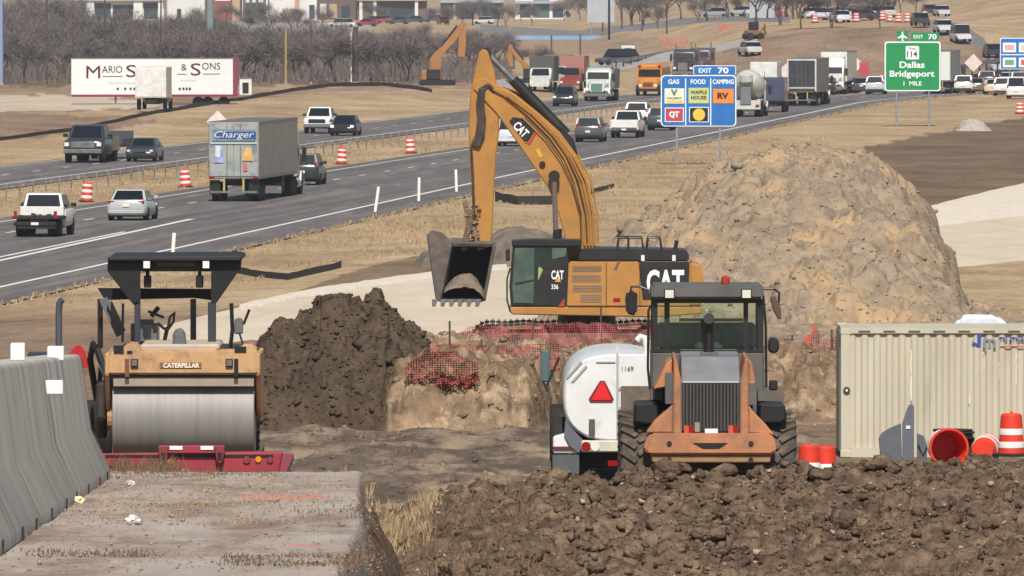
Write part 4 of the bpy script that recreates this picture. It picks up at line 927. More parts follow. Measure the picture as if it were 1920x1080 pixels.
# upper structure
b = MB(); b.prism(EP((956, 573), (956, 583), (962, 587), (1225, 592), (1314, 586), (1314, 573)), 'y', -1.46, 1.46); b.build('deck_frame', CATY, ex, bevel=0.03)
b = MB(); b.prism(EP((1063, 572.5), (1066, 488), (1198, 488), (1198, 572.5)), 'y', -1.5, 1.45); bd = b.build('side_body', CATY, ex, bevel=0.04, seg=2)
b = MB(); b.prism(EP((1199, 572.5), (1199, 488), (1291, 488), (1291, 572.5)), 'y', -1.47, 1.45); b.build('engine_body', CATY, ex, bevel=0.04, seg=2)
for (ya, yb, xa, xb) in ((495, 507, 1073, 1127), (512, 526, 1072, 1126), (531, 545, 1074, 1127), (548, 564, 1088, 1127)):
    b = MB()
    n = 4
    for k in range(n):
        z0 = ya+(yb-ya)*k/n; b.prism([( -1.515, E(0, z0+(yb-ya)/n*0.9)[1]), (-1.49, E(0, z0)[1]), (-1.47, E(0, z0)[1]), (-1.47, E(0, z0+(yb-ya)/n*0.9)[1])], 'x', E(xa, 0)[0], E(xb, 0)[0])
    b.build('louvre', CATD, bd)
b = MB(); b.prism(EP((1135, 489), (1137, 489), (1137, 572), (1135, 572)), 'y', -1.506, -1.46); b.build('door_seam', CATD, bd)
b = MB(); b.prism(EP((1149, 556), (1162, 556), (1162, 563), (1149, 563)), 'y', -1.515, -1.49); b.build('reflector', REDL, bd)
b = MB(); b.prism(EP((1158, 486), (1162, 487), (1155, 504), (1150, 502)), 'y', -1.52, -1.49); b.build('grab_handle', CHROME, bd)
b = MB(); b.prism(EP((1290, 488), (1306, 490), (1315, 500), (1318, 520), (1318, 556), (1312, 572), (1290, 574)), 'y', -1.5, 1.5); b.build('counterweight', CATY, ex, bevel=0.08, seg=3, smooth=40)
b = MB(); b.prism(EP((1085, 488), (1086, 466), (1120, 464), (1284, 467), (1290, 472), (1291, 488)), 'y', -1.42, 1.42); b.build('hood', BLK, ex, bevel=0.05, seg=2)
b = MB(); b.prism(EP((1197, 492), (1205, 488.5), (1288, 488.5), (1291, 492), (1289, 556), (1204, 557)), 'y', -1.53, -1.48); pn = b.build('badge_panel', BLK, ex, bevel=0.01)
b = MB(); x, z = E(1246, 526); b.text('CAT', (x, -1.534, z), 70/S_, 46/S_, bold=0.035, depth=0.005); b.build('lettering', mat('badge_white', '#e4e6e4', rough=0.4), pn)
TRI = mat('badge_yellow', '#d39a2c', rough=0.4)
b = MB(); b.prism(EP((1233, 549), (1257, 549), (1246, 531)), 'y', -1.546, -1.532); b.build('badge_triangle', TRI, pn)
# cab
b = MB(); b.prism(EP((958, 572), (955, 535), (962, 454), (1062, 454), (1066, 490), (1062, 572.5)), 'y', -1.44, -0.35); cb = b.build('cab', BLK, ex, bevel=0.04, seg=2)
b = MB(); b.prism(EP((959, 449), (961, 460), (1090, 460), (1088, 447), (1000, 446)), 'y', -1.5, -0.3); b.build('cab_roof', BLK, cb, bevel=0.03)
b = MB(); b.prism(EP((963, 565), (961, 535), (966, 463), (1002, 463), (1000, 566)), 'y', -1.462, -1.43); b.build('door_window', CABG2, cb)
b = MB(); b.prism(EP((1005, 500), (1005, 463), (1030, 463), (1028, 500)), 'y', -1.462, -1.43); b.build('side_window', CABG, cb)
b = MB(); b.prism(EP((1035, 484), (1035, 463), (1062, 463), (1060, 478)), 'y', -1.462, -1.43); b.build('side_window', CABG2, cb)
b = MB(); b.prism(EP((1009, 524), (1009, 500), (1013, 498), (1018, 503), (1014, 512)), 'y', -1.468, -1.44); b.build('lime_reflection', mat('lime', '#8fa05a', rough=0.6), cb)  # flat lime piece, a reflection painted on the cab glass
b = MB(); b.prism(EP((965, 528), (1000, 521), (1000, 525), (966, 533)), 'y', -1.468, -1.44); b.build('door_handle_bar', BLK, cb)
b = MB(); b.prism(EP((1032, 570), (1034, 500), (1060, 495), (1058, 570)), 'y', -1.468, -1.44); pn = b.build('badge_panel', BLK, cb)
b = MB(); x, z = E(1045, 513); b.text('CAT', (x, -1.472, z), 23/S_, 17/S_, bold=0.03); b.build('lettering', MATS['badge_white'], pn)
b = MB(); b.prism(EP((1040, 526), (1052, 526), (1046, 518)), 'y', -1.482, -1.47); b.build('badge_triangle', TRI, pn)
b = MB(); x, z = E(1040, 535); b.text('336', (x, -1.472, z), 13/S_, 9/S_, bold=0.02); b.build('lettering', MATS['badge_white'], pn)
b = MB(); b.prism(EP((1046, 572), (1058, 556), (1058, 572)), 'y', -1.475, -1.44); b.build('red_corner', mat('corner_red', '#a0302c', rough=0.5), pn)
b = MB(); b.tube([(E(957, 0)[0], -1.5, E(0, 500)[1]), (E(951, 0)[0], -1.52, E(0, 520)[1]), (E(951, 0)[0], -1.52, E(0, 560)[1]), (E(957, 0)[0], -1.5, E(0, 582)[1])], 0.025); b.build('cab_guard_rail', BLK, ex)
b = MB(); b.prism(EP((948, 466), (956, 464), (957, 486), (949, 488)), 'y', -1.6, -1.52); b.build('mirror', BLK, ex, bevel=0.02)
for y in (-1.3, 0.9):
    b = MB()
    for a, c in ((1157, 1206), (1212, 1240)):
        pts = [(E(a, 0)[0], y, E(0, 466)[1]), (E(a+3, 0)[0], y, E(0, 445)[1]), (E(c-3, 0)[0], y, E(0, 445)[1]), (E(c, 0)[0], y, E(0, 466)[1])]
        b.tube(pts, 0.022)
    b.tube([(E(1178, 0)[0], y, E(0, 466)[1]), (E(1178, 0)[0], y, E(0, 445)[1])], 0.02)
    b.build('hand_rail', BLK, ex)
b = MB(); b.cyl((E(1265, 0)[0], -0.6, E(0, 468)[1]), (E(1268, 0)[0], -0.6, E(0, 450)[1]), 0.06, n=10); b.build('exhaust_stack', BLK, ex)
for a in (1204, 1262):
    b = MB(); b.bx(E(a, 0)[0]-0.05, E(a, 0)[0]+0.05, -1.48, -1.41, E(0, 487)[1], E(0, 476)[1]); b.build('work_lamp', LAMP, ex)
# boom
boom_poly = EP((1064, 500), (1058, 440), (1047, 400), (1028, 352), (1000, 312), (966, 262), (930, 212), (905, 186), (888, 168), (893, 152), (908, 146), (930, 158), (968, 178), (1010, 212), (1050, 248), (1082, 292), (1100, 340), (1110, 400), (1116, 460), (1112, 500))
b = MB(); b.prism(boom_poly, 'y', -0.36, 0.40); bm_ = b.build('boom', CATY, ex, bevel=0.03)
b = MB()
for k, dx in enumerate((0, 5, 10, 15)):
    base = [(1096+dx*1.2, 460), (1092+dx*1.3, 400), (1078+dx*1.4, 340), (1058+dx*1.2, 295), (1030+dx, 255), (990+dx, 215), (945+dx, 178), (925+dx*0.6, 168)]
    b.tube([(E(*p)[0], -0.42+0.0*k, E(*p)[1]) for p in base], 0.035, 6)
    b.tube([(E(p[0]+8, p[1]-1)[0], -0.25+0.2*k, E(p[0]+8, p[1]-3)[1]) for p in base], 0.035, 6)
b.build('hydraulic_line', CATY, bm_)
b = MB(); b.tube([(E(*p)[0], -0.47, E(*p)[1]) for p in [(1090, 455), (1088, 400), (1072, 342), (1052, 300), (1024, 260), (984, 220)]], 0.018, 6)
b.tube([(E(*p)[0], -0.46, E(*p)[1]) for p in [(1101, 455), (1098, 400), (1084, 340), (1064, 296), (1036, 256), (996, 216), (950, 182)]], 0.018, 6); b.build('hose', HOSE, bm_)
b = MB(); b.prism(EP((955, 228), (962, 220), (980, 222), (1002, 246), (990, 266), (982, 264)), 'y', -0.378, -0.35); pn = b.build('badge_panel', BLK, bm_)
xa = Vector((1, 0, -1.05)).normalized(); b = MB(); x, z = E(977, 243); b.text('CAT', (x, -0.382, z), 30/S_, 17/S_, xa=xa, ya=(xa.z*-1, 0, xa.x), bold=0.03); b.build('lettering', MATS['badge_white'], pn)
b = MB(); b.prism(EP((983, 268), (991, 268), (1004, 246), (1006, 250), (994, 272)), 'y', -0.374, -0.35); b.build('red_stripe', MATS['corner_red'], pn)
b = MB(); b.prism(EP((1004, 281), (1010, 278), (1018, 292), (1012, 297)), 'y', -0.374, -0.35); b.build('warning_label', TRI, bm_)
b = MB(); b.cyl((E(1017, 0)[0], -0.42, E(0, 308)[1]), (E(1017, 0)[0], 0.42, E(0, 308)[1]), 0.09, n=14); b.build('pin', BLK, bm_)
# boom cylinders
for y in (-0.62, 0.62):
    xt, zt = E(1039, 330)
    b = MB(); b.cyl((E(1043, 0)[0], y, E(0, 470)[1]), (xt, y, zt), 0.075, n=14); b.build('cylinder_rod', CHROME, ex, smooth=40)
    b = MB(); b.cyl((xt, y-0.09, zt), (xt, y+0.09, zt), 0.17, n=16); b.build('cylinder_eye', BLK, ex)
b = MB(); b.cyl((E(1039, 0)[0], -0.6, E(0, 330)[1]), (E(1039, 0)[0], 0.6, E(0, 330)[1]), 0.11, n=14); b.build('pin', CATY, ex)
b = MB(); b.cyl((E(1043, 0)[0], -0.62, E(0, 470)[1]), (E(1046, 0)[0], -0.62, E(0, 430)[1]), 0.13, n=14); b.cyl((E(1043, 0)[0], 0.62, E(0, 470)[1]), (E(1046, 0)[0], 0.62, E(0, 430)[1]), 0.13, n=14); b.build('cylinder_barrel', BLK, ex)
# stick
st_poly = EP((905, 92), (915, 96), (926, 130), (934, 170), (938, 205), (936, 250), (930, 300), (927, 360), (924, 420), (921, 462), (905, 466), (893, 455), (886, 400), (884, 340), (880, 290), (879, 230), (882, 180), (890, 135), (898, 100))
b = MB(); b.prism(st_poly, 'y', -0.30, 0.34); stk = b.build('stick', CATY, ex, bevel=0.035)
for (dx, rr) in ((0, 0.045), (5, 0.045), (10, 0.05), (14, 0.045)):
    b = MB(); b.tube([(E(*p)[0], -0.36-0.01*dx/5, E(*p)[1]) for p in [(925+dx*0.4, 172), (912+dx*0.4, 160), (900+dx*0.6, 168), (896+dx*0.7, 195), (898+dx*0.8, 225), (894+dx*0.9, 255), (884+dx, 275)]], rr, 7); b.build('hose', HOSE, stk)
b = MB(); b.tube([(E(*p)[0], -0.34, E(*p)[1]) for p in [(884, 280), (887, 330), (889, 390), (893, 440)]], 0.04, 7); b.build('hose', HOSE, stk)
# stick cylinder on top of the boom
b = MB(); b.cyl((E(1062, 0)[0], 0.02, E(0, 252)[1]), (E(962, 0)[0], 0.02, E(0, 150)[1]), 0.16, n=16); b.build('cylinder_barrel', BLK, ex, smooth=40)
b = MB(); b.cyl((E(962, 0)[0], 0.02, E(0, 150)[1]), (E(912, 0)[0], 0.02, E(0, 99)[1]), 0.09, n=14); b.build('cylinder_rod', STEEL, ex, smooth=40)
b = MB(); b.cyl((E(912, 0)[0], -0.2, E(0, 99)[1]), (E(912, 0)[0], 0.24, E(0, 99)[1]), 0.15, n=14); b.build('pin', BLK, ex)
b = MB(); b.prism(EP((1040, 262), (1052, 238), (1076, 262), (1084, 292), (1070, 290)), 'y', -0.2, 0.24); b.build('cylinder_bracket', BLK, ex, bevel=0.03)
# bucket cylinder, links and bucket
for y in (-0.34, 0.34):
    b = MB(); b.prism(EP((866, 378), (876, 374), (884, 402), (900, 448), (908, 466), (896, 470), (880, 425)), 'y', y-0.05, y+0.05); b.build('bucket_link', MUD, ex, bevel=0.02)
    b = MB(); b.prism(EP((880, 396), (890, 392), (884, 430), (876, 470), (864, 470), (872, 430)), 'y', y-0.12, y-0.05); b.build('bucket_link', MUDST, ex, bevel=0.02)
BINS = mat('shaded_bucket_steel', '#151311', '#201d1a', scale=3, rough=0.9)  # near-black: the shade inside the bucket is put into this colour
bz = lambda py: E(0, py)[1]
prof = [(-0.62, bz(456)), (0.0, bz(447)), (0.55, bz(452)), (0.86, bz(480)), (0.92, bz(515)), (0.72, bz(545)), (0.25, bz(562)), (-0.50, bz(566))]
X0, X1 = E(836, 0)[0], E(914, 0)[0]
b = MB(); n = len(prof); inn = [(p[0]*0.9-0.02, bz(510)+(p[1]-bz(510))*0.9) for p in prof]
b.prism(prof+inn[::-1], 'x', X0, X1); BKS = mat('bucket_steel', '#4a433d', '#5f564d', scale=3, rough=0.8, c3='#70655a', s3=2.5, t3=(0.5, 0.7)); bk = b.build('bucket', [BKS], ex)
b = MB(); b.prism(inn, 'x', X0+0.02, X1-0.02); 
b = MB(); b.add([(x, p[0]*0.985-0.0, bz(510)+(p[1]-bz(510))*0.985) for p in inn for x in (X0+0.03, X1-0.03)], [(2*i, 2*i+1, 2*i+3, 2*i+2) for i in range(n-1)]); b.build('bucket_shade', BINS, bk, fix=False)  # thin inner skin carrying the painted shade of the bucket mouth
b = MB(); b.prism(EP((800, 440), (810, 430), (828, 434), (850, 452), (842, 490), (834, 530), (826, 566), (817, 560), (808, 500)), 'y', -0.66, 0.3, EP((812, 446), (820, 440), (834, 444), (852, 458), (846, 490), (840, 530), (834, 560), (826, 556), (816, 500))); b.build('side_plate', BKS, bk, bevel=0.03)
b = MB(); b.prism([(-0.6, bz(458)), (0.5, bz(455)), (0.86, bz(482)), (0.9, bz(515)), (0.2, bz(560)), (-0.5, bz(564))], 'x', X1-0.02, X1+0.08); b.build('side_plate', MUDST, bk, bevel=0.02)
b = MB()
for k in range(6):
    x = E(824+k*16.2, 0)[0]
    b.prism([(x-0.09, bz(560)), (x+0.09, bz(560)), (x+0.05, bz(574)), (x-0.05, bz(574))], 'y', -0.66, -0.42); t_ = b.build('tooth', STEEL, bk, bevel=0.01); b = MB()
cp = np.array([[E(random.uniform(870, 902), 0)[0], random.uniform(-0.45, -0.3), E(0, random.uniform(385, 458))[1]] for _ in range(60)])
clods('mud_lumps', cp, rng.uniform(0.03, 0.10, 60), mat('mud_brown', '#7d5c40', '#957052', scale=4, rough=0.95), parent=stk, seed=61)
# earth in the bucket
xs_, ys_ = np.meshgrid(np.linspace(X0+0.04, X1+0.06, 40), np.linspace(-0.6, 0.6, 30))
u_ = (xs_-X0)/(X1-X0)
zz = bz(560)+(46/S_)*np.sin(np.pi*np.clip(u_*0.9+0.08, 0, 1))**0.7*np.clip(1-((ys_+0.05)/0.75)**2, 0, 1)+0.09*fbm(xs_*4, ys_*4, 99)+0.05*lumps(xs_*6, ys_*6, 98)
dl = grid_mesh('bucket_load', xs_, ys_, zz, MUD); dl.parent = bk
for o in [bk]+[c_ for c_ in bk.children if c_.name != 'side_plate']:
    for v in o.data.vertices: v.co.x += 0.19*(v.co.z-bz(520))

# ---------------------------------------------------------------- wheel loader seen from behind
CASEO = mat('loader_orange', '#b67a50', '#a36d49', scale=2.2, rough=0.65, c3='#7d6048', s3=1.5, t3=(0.46, 0.66))
CGREY = mat('loader_grey', '#504e4b', '#5e5b57', scale=2, rough=0.6)
HGREY = mat('hood_grey', '#7b7c7f', '#6c6c6e', scale=2, rough=0.5)
TYRE = mat('muddy_tyre', '#3e3831', '#574c40', scale=3.5, rough=0.95, c3='#6b5d4d', s3=5, t3=(0.52, 0.66))
LS = 122.0; LY = 164.0
ld = thing('wheel_loader', P(1330, 905, LY), 0, 'orange and grey wheel loader seen from behind with a dark cab', 'wheel loader')
def Lp(px, py): return ((px-1330)/LS, (905-py)/LS)
def LP(*pts): return [Lp(*p) for p in pts]
def lx(p): return (p-1330)/LS
def lz(p): return (905-p)/LS
# tyres
def big_tyre(xc, yc, r, wd, parent, m=TYRE, zc=None):
    zc = r if zc is None else zc
    b = MB(); b.lathe([(r*0.5, -wd*0.5), (r*0.86, -wd*0.5), (r*0.95, -wd*0.42), (r*0.95, wd*0.42), (r*0.86, wd*0.5), (r*0.5, wd*0.5)], (xc, yc, zc), (1, 0, 0), 40)
    t = b.build('tyre', m, parent, smooth=40)
    b = MB(); N = 22
    for k in range(N):
        for s in (-1, 1):
            a = 2*math.pi*(k+(0.5 if s > 0 else 0))/N
            c = Vector((xc+s*wd*0.25, yc+math.cos(a)*r*0.97, zc+math.sin(a)*r*0.97))
            M = Matrix.Translation(c) @ Matrix.Rotation(a, 4, 'X') @ Matrix.Rotation(s*R(32), 4, 'Y') if False else Matrix.Translation(c) @ Matrix.Rotation(a, 4, 'X')
            h = MB(); h.box((0, 0, 0), (wd*0.54, r*0.085, r*0.10), (s*0.0, 0, 0))
            # lug turned about the outward direction to make chevrons
            M = M @ Matrix.Rotation(s*R(35), 4, 'Y')
            b.add(h.v, h.f, M)
    b.build('tread', m, t)
    b = MB(); b.lathe([(r*0.5, -wd*0.35), (r*0.5, wd*0.35), (r*0.2, wd*0.2), (0.01, wd*0.2)], (xc, yc, zc), (1, 0, 0), 24); b.build('rim', CASEO, t, smooth=40)
for yc in (1.15, 4.15):
    for s in (-1, 1):
        big_tyre(s*1.10, yc, 0.76, 0.52, ld, zc=0.17)
# rear counterweight
b = MB(); b.prism(LP((1212, 822), (1222, 812), (1440, 812), (1452, 820), (1456, 846), (1446, 852), (1216, 852), (1206, 842)), 'y', -0.15, 0.9); cw = b.build('counterweight', CASEO, ld, bevel=0.03, seg=2)
b = MB(); b.prism(LP((1219, 852.5), (1447, 852.5), (1444, 868), (1224, 868)), 'y', -0.08, 0.8); b.build('counterweight_lip', mat('dusty_orange', '#9d7a55', '#86694b', scale=3, rough=0.9), cw, bevel=0.02)
b = MB(); b.prism(LP((1300, 830), (1364, 830), (1348, 840), (1318, 840)), 'y', -0.165, -0.1); b.build('hitch_opening', BLACK, cw)
b = MB()
for p in (1255, 1408):
    for q in (831, 862): b.cyl((lx(p), -0.17, lz(q)), (lx(p), -0.1, lz(q)), 0.04, n=10)
b.build('tie_down_ring', BLK, cw)
b = MB(); b.prism(LP((1232, 868.5), (1440, 868.5), (1420, 900), (1250, 900)), 'y', 0.25, 3.2); b.build('rear_axle_housing', UNDER, ld)
b = MB(); b.cyl((-1.0, 1.15, 0.72), (1.0, 1.15, 0.2), 0.2, n=12); b.cyl((-1.0, 4.15, 0.2), (1.0, 4.15, 0.2), 0.2, n=12); b.build('axle', UNDER, ld)
b = MB(); b.bx(-0.45, 0.45, 0.6, 5.4, 0.2, 0.9); b.build('frame', UNDER, ld)
# fender flares beside the hood
for s, pl in ((-1, ((1212, 812), (1228, 790), (1250, 770), (1262, 758), (1262, 812))), (1, ((1452, 816), (1436, 796), (1416, 776), (1404, 760), (1404, 812)))):
    b = MB(); b.prism(LP(*pl), 'y', 0.0, 0.55); b.build('side_skirt', CASEO, ld, bevel=0.02)
# hood: grey top, orange corner posts, dark grille
b = MB(); b.prism([(0.03, lz(812)), (0.03, lz(716)), (0.62, lz(672)), (2.2, lz(664)), (2.2, lz(812))], 'x', lx(1278), lx(1388)); hd = b.build('hood', HGREY, ld, bevel=0.02)
b = MB(); b.prism(LP((1279, 811.5), (1279, 718), (1387, 718), (1387, 811.5)), 'y', -0.0, 0.028); gr = b.build('grille', BLACK, ld)
b = MB()
for k in range(17): x = lx(1282+k*6.4); b.bx(x-0.011, x+0.011, -0.02, 0.005, lz(808), lz(720))
b.build('grille_bar', mat('grille_grey', '#3b3a38', '#4b4743', scale=3, rough=0.7), gr)
for s, pl in ((-1, ((1262, 814), (1263, 674), (1268, 672), (1278, 714), (1278, 814))), (1, ((1404, 814), (1404, 674), (1398, 672), (1388, 714), (1388, 814)))):
    b = MB(); b.prism(LP(*pl), 'y', -0.06, 1.9, [(p[0], p[1]+0.05) for p in LP(*pl)]); b.build('corner_post', CASEO, ld, bevel=0.02)
for pl in (((1226, 732), (1250, 684), (1261, 674), (1261, 726)), ((1405, 674), (1412, 684), (1418, 720), (1405, 736))):
    b = MB(); b.prism(LP(*pl), 'y', 0.3, 1.8); b.build('side_panel', CASEO, ld, bevel=0.02)
b = MB(); b.bx(lx(1248), lx(1262), 0.1, 1.5, lz(758), lz(700)); b.bx(lx(1405), lx(1418), 0.1, 1.5, lz(760), lz(720)); b.build('engine_side', CGREY, ld)
for a, c in ((1283, 1300), (1366, 1384)):
    b = MB(); b.bx(lx(a), lx((a+c)/2), -0.055, 0.0, lz(813), lz(798)); l_ = b.build('tail_light', mat('lamp_orange', '#c0503a', rough=0.3), ld)
    b = MB(); b.bx(lx((a+c)/2)+0.003, lx(c), -0.055, 0.0, lz(813), lz(798)); b.build('tail_light', REDL, ld)
b = MB(); b.bx(lx(1322), lx(1346), -0.05, -0.03, lz(815), lz(804)); b.build('number_plate', mat('white_plate', '#e6e6e4', rough=0.5), ld)
b = MB(); b.bx(lx(1303), lx(1312), -0.034, -0.021, lz(810), lz(792)); b.build('dust_smudge', mat('dust', '#8a8177', rough=0.9), gr)
# exhaust
b = MB(); b.tube([(lx(1331), 0.9, lz(694)), (lx(1331), 0.9, lz(612)), (lx(1331), 0.82, lz(602)), (lx(1331), 0.70, lz(600))], 0.085, 14); b.build('exhaust_stack', BLK, ld, smooth=50)
b = MB(); b.bx(lx(1313), lx(1352), 0.7, 1.1, lz(699), lz(693)); b.bx(lx(1316), lx(1348), 0.75, 1.05, lz(692.5), lz(664)); b.build('exhaust_base', CGREY, ld, bevel=0.01)
# cab
y0 = 1.75; y1 = 3.35
b = MB(); b.prism(LP((1224, 812), (1224, 668), (1438, 668), (1440, 790), (1436, 812)), 'y', y0, y1); b.build('cab_base', CGREY, ld, bevel=0.03)
b = MB(); b.bx(lx(1224), lx(1437), y0-0.16, y1+0.15, lz(567), lz(541)); b.build('cab_roof', CGREY, ld, bevel=0.04, seg=2)
b = MB()
for a, c in ((1226, 1236), (1426, 1437)):
    b = MB(); b.bx(lx(a), lx(c), y0, y0+0.1, lz(668), lz(567)); b.build('cab_post', BLK, ld)
    b = MB(); b.bx(lx(a), lx(c), y1-0.1, y1, lz(668), lz(567)); b.build('cab_post', BLK, ld)
for a, c in ((1249, 1259), (1399, 1408)): b = MB(); b.bx(lx(a), lx(c), y0+0.05, y0+0.13, lz(667), lz(567)); b.build('cab_post', BLK, ld)
b = MB(); b.bx(lx(1236), lx(1426), y0+0.005, y0+0.09, lz(668.5), lz(664)); b.build('window_sill', BLK, ld)
b = MB(); b.bx(lx(1236), lx(1426), y0+0.005, y0+0.09, lz(575), lz(566)); b.build('window_header', BLK, ld)
def clear_glass():
    m = bpy.data.materials.new('cab_pane'); m.use_nodes = True; n = m.node_tree.nodes; l = m.node_tree.links
    n.remove(n['Principled BSDF']); t = n.new('ShaderNodeBsdfTransparent'); t.inputs[0].default_value = (0.95, 1.0, 0.97, 1)
    g = n.new('ShaderNodeBsdfGlossy'); g.inputs['Roughness'].default_value = 0.05; g.inputs[0].default_value = (0.8, 0.9, 0.85, 1)
    x = n.new('ShaderNodeMixShader'); x.inputs[0].default_value = 0.06
    l.new(t.outputs[0], x.inputs[1]); l.new(g.outputs[0], x.inputs[2]); l.new(x.outputs[0], n['Material Output'].inputs[0]); return m
CLEAR = clear_glass()
for a, c in ((1236, 1249), (1259, 1399), (1408, 1426)):
    b = MB(); b.bx(lx(a), lx(c), y0+0.06, y0+0.075, lz(664), lz(575)); b.build('rear_window', CLEAR, ld)
b = MB(); b.bx(lx(1236), lx(1426), y1-0.06, y1-0.045, lz(664), lz(572)); b.build('windscreen', CLEAR, ld)
b = MB(); b.prism(LP((1310, 667), (1304, 640), (1308, 618), (1322, 612), (1348, 612), (1358, 622), (1360, 667)), 'y', 2.25, 2.45); b.build('seat', mat('dark_seat', '#24403e', rough=0.7), ld, bevel=0.04, seg=2)
b = MB(); b.bx(lx(1236), lx(1426), 2.7, 3.2, lz(667), lz(617)); b.build('dashboard', mat('dash_teal', '#3f6664', '#4d7572', scale=2, rough=0.7), ld, bevel=0.05)
b = MB(); b.bx(lx(1280), lx(1402), 3.3, 3.33, lz(616), lz(610)); b.build('dash_trim', mat('dash_tan', '#a89868', rough=0.7), ld)
for a in (1258, 1404):
    b = MB(); b.bx(lx(a-10), lx(a+10), y0-0.24, y0-0.165, lz(566), lz(547)); h_ = b.build('work_lamp', BLK, ld, bevel=0.01)
    b = MB(); b.bx(lx(a-8), lx(a+8), y0-0.25, y0-0.235, lz(564), lz(549)); b.build('lens', mat('lamp_lens', '#cfd0bc', rough=0.15, spec=0.8), h_)
b = MB(); b.lathe([(0.07, 0), (0.075, 0.02), (0.065, 0.10), (0.02, 0.13)], (lx(1366), 2.3, lz(540)), (0, 0, 1), 14); b.build('beacon', mat('red_beacon', '#9c3626', rough=0.3), ld, smooth=40)
# mirrors
b = MB(); b.prism(LP((1178, 600), (1176, 566), (1181, 558), (1196, 557), (1200, 564), (1199, 602), (1190, 604)), 'y', 3.2, 3.32); mr = b.build('mirror', BLK, ld, bevel=0.03, seg=2)
b = MB(); b.tube([(lx(1225), 3.2, lz(556)), (lx(1205), 3.22, lz(549)), (lx(1188), 3.24, lz(549)), (lx(1187), 3.25, lz(560))], 0.018); b.build('mirror_arm', BLK, mr)
b = MB(); b.prism(LP((1453, 568), (1462, 566), (1474, 590), (1475, 612), (1468, 610), (1458, 592)), 'y', 3.1, 3.2); mr = b.build('mirror', mat('mirror_bronze', '#5c4d40', rough=0.3), ld, bevel=0.02)
b = MB(); b.tube([(lx(1436), 3.1, lz(553)), (lx(1460), 3.12, lz(553)), (lx(1471), 3.14, lz(560)), (lx(1470), 3.15, lz(580))], 0.018); b.build('mirror_arm', BLK, mr)
b = MB(); b.prism(LP((1447, 645), (1456, 640), (1466, 644), (1468, 664), (1460, 672), (1446, 668)), 'y', 1.9, 2.1); b.build('side_mirror', BLK, ld, bevel=0.03)
b = MB(); b.bx(lx(1448), lx(1464), 1.8, 2.0, lz(741), lz(722)); b.build('side_lamp', BLK, ld, bevel=0.02)
b = MB(); b.tube([(lx(1437), 2.0, lz(560)), (lx(1442), 2.0, lz(620)), (lx(1443), 2.0, lz(736))], 0.02); b.build('grab_rail', BLK, ld); b = MB(); b.tube([(lx(1222), 2.0, lz(740)), (lx(1218), 2.0, lz(700)), (lx(1219), 2.0, lz(590)), (lx(1224), 2.0, lz(580))], 0.02); b.build('grab_rail', BLK, ld)
for pl in (((1190, 760), (1236, 758), (1236, 792), (1226, 800), (1190, 796)), ((1425, 760), (1474, 762), (1478, 790), (1466, 797), (1425, 797))):
    b = MB(); b.prism(LP(*pl), 'y', 0.55, 1.9); b.build('mud_guard', BLACK, ld, bevel=0.03)
b = MB(); b.bx(lx(1222), lx(1244), 1.2, 1.7, lz(756), lz(738)); b.bx(lx(1425), lx(1440), 1.2, 1.7, lz(758), lz(740)); b.build('step', CGREY, ld)
# lift arms and bucket ahead of the cab
for s in (-1, 1):
    b = MB(); b.prism([(3.6, 1.7), (4.2, 1.9), (6.2, 0.7), (6.0, 0.5), (4.2, 1.5), (3.6, 1.3)], 'x', s*0.42, s*0.58); b.build('lift_arm', CASEO, ld, bevel=0.02)
b = MB(); b.prism([(5.9, 1.25), (6.0, 1.25), (6.15, 0.2), (7.0, 0.08), (7.0, 0.02), (6.05, 0.05), (5.8, 0.5)], 'x', -1.3, 1.3); b.build('bucket', MUDST, ld)

# ---------------------------------------------------------------- white tanker truck beside the loader
TS = 116.0; TY = 172.5
tk = thing('tanker_truck', P(1157, 908, TY), 0, 'white tanker truck with a red triangle on its round tank end', 'tanker truck')
tx = lambda p: (p-1157)/TS
tz = lambda p: (908-p)/TS
TW = mat('tank_white', '#dcdcda', '#cfcfcb', scale=1.5, rough=0.35, coat=0.2, c3='#b9b2a6', s3=2.2, t3=(0.56, 0.72))
def el(y, k=1.0):
    cz = tz(746); a = tx(1258)*k; h = 82/TS*k
    return [(a*math.copysign(abs(math.cos(t))**0.78, math.cos(t)), y, cz+h*math.copysign(abs(math.sin(t))**0.78, math.sin(t))) for t in np.linspace(0, 2*math.pi, 40, endpoint=False)]
b = MB(); b.loft([el(0.0, 0.95), el(0.03, 0.985), el(0.08), el(5.0), el(5.1, 0.97)]); b.build('tank', TW, tk, smooth=35)
RIM = mat('tank_trim', '#9a9c9c', rough=0.4)
b = MB(); b.bx(tx(1156), tx(1158.5), -0.03, 0.0, tz(824), tz(662)); b.build('seam', RIM, tk)
b = MB(); b.bx(tx(1156.5), tx(1158.5), -0.04, -0.02, tz(662), tz(648)); b.build('marker_rod', WHITE, tk)
b = MB(); b.prism([(tx(1104), tz(748)), (tx(1107), tz(754)), (tx(1148), tz(754)), (tx(1151), tz(748)), (tx(1134), tz(714)), (tx(1125), tz(714))], 'y', -0.02, 0.0); t_ = b.build('warning_triangle', mat('dark_red_rim', '#7c1a1c', rough=0.5), tk)
b = MB(); b.prism([(tx(1109), tz(750)), (tx(1146), tz(750)), (tx(1132), tz(717)), (tx(1127), tz(717))], 'y', -0.03, -0.021); b.build('triangle_face', mat('signal_red', '#d5222a', rough=0.4), t_)
b = MB(); b.bx(tx(1159), tx(1224), -0.06, 0.3, tz(824), tz(664)); b.build('rear_cabinet', TW, tk, bevel=0.02)
b = MB(); b.text('1169', (tx(1177), -0.066, tz(691)), 22/TS, 9/TS, bold=0.01); b.build('lettering', mat('letter_grey', '#5c5c5e', rough=0.6), tk)
b = MB()
for o in (0, 8): b.box((tx(1077+o*1.2), -0.012, tz(693+o)), (0.34, 0.02, 0.035), (0, R(-48), 0))
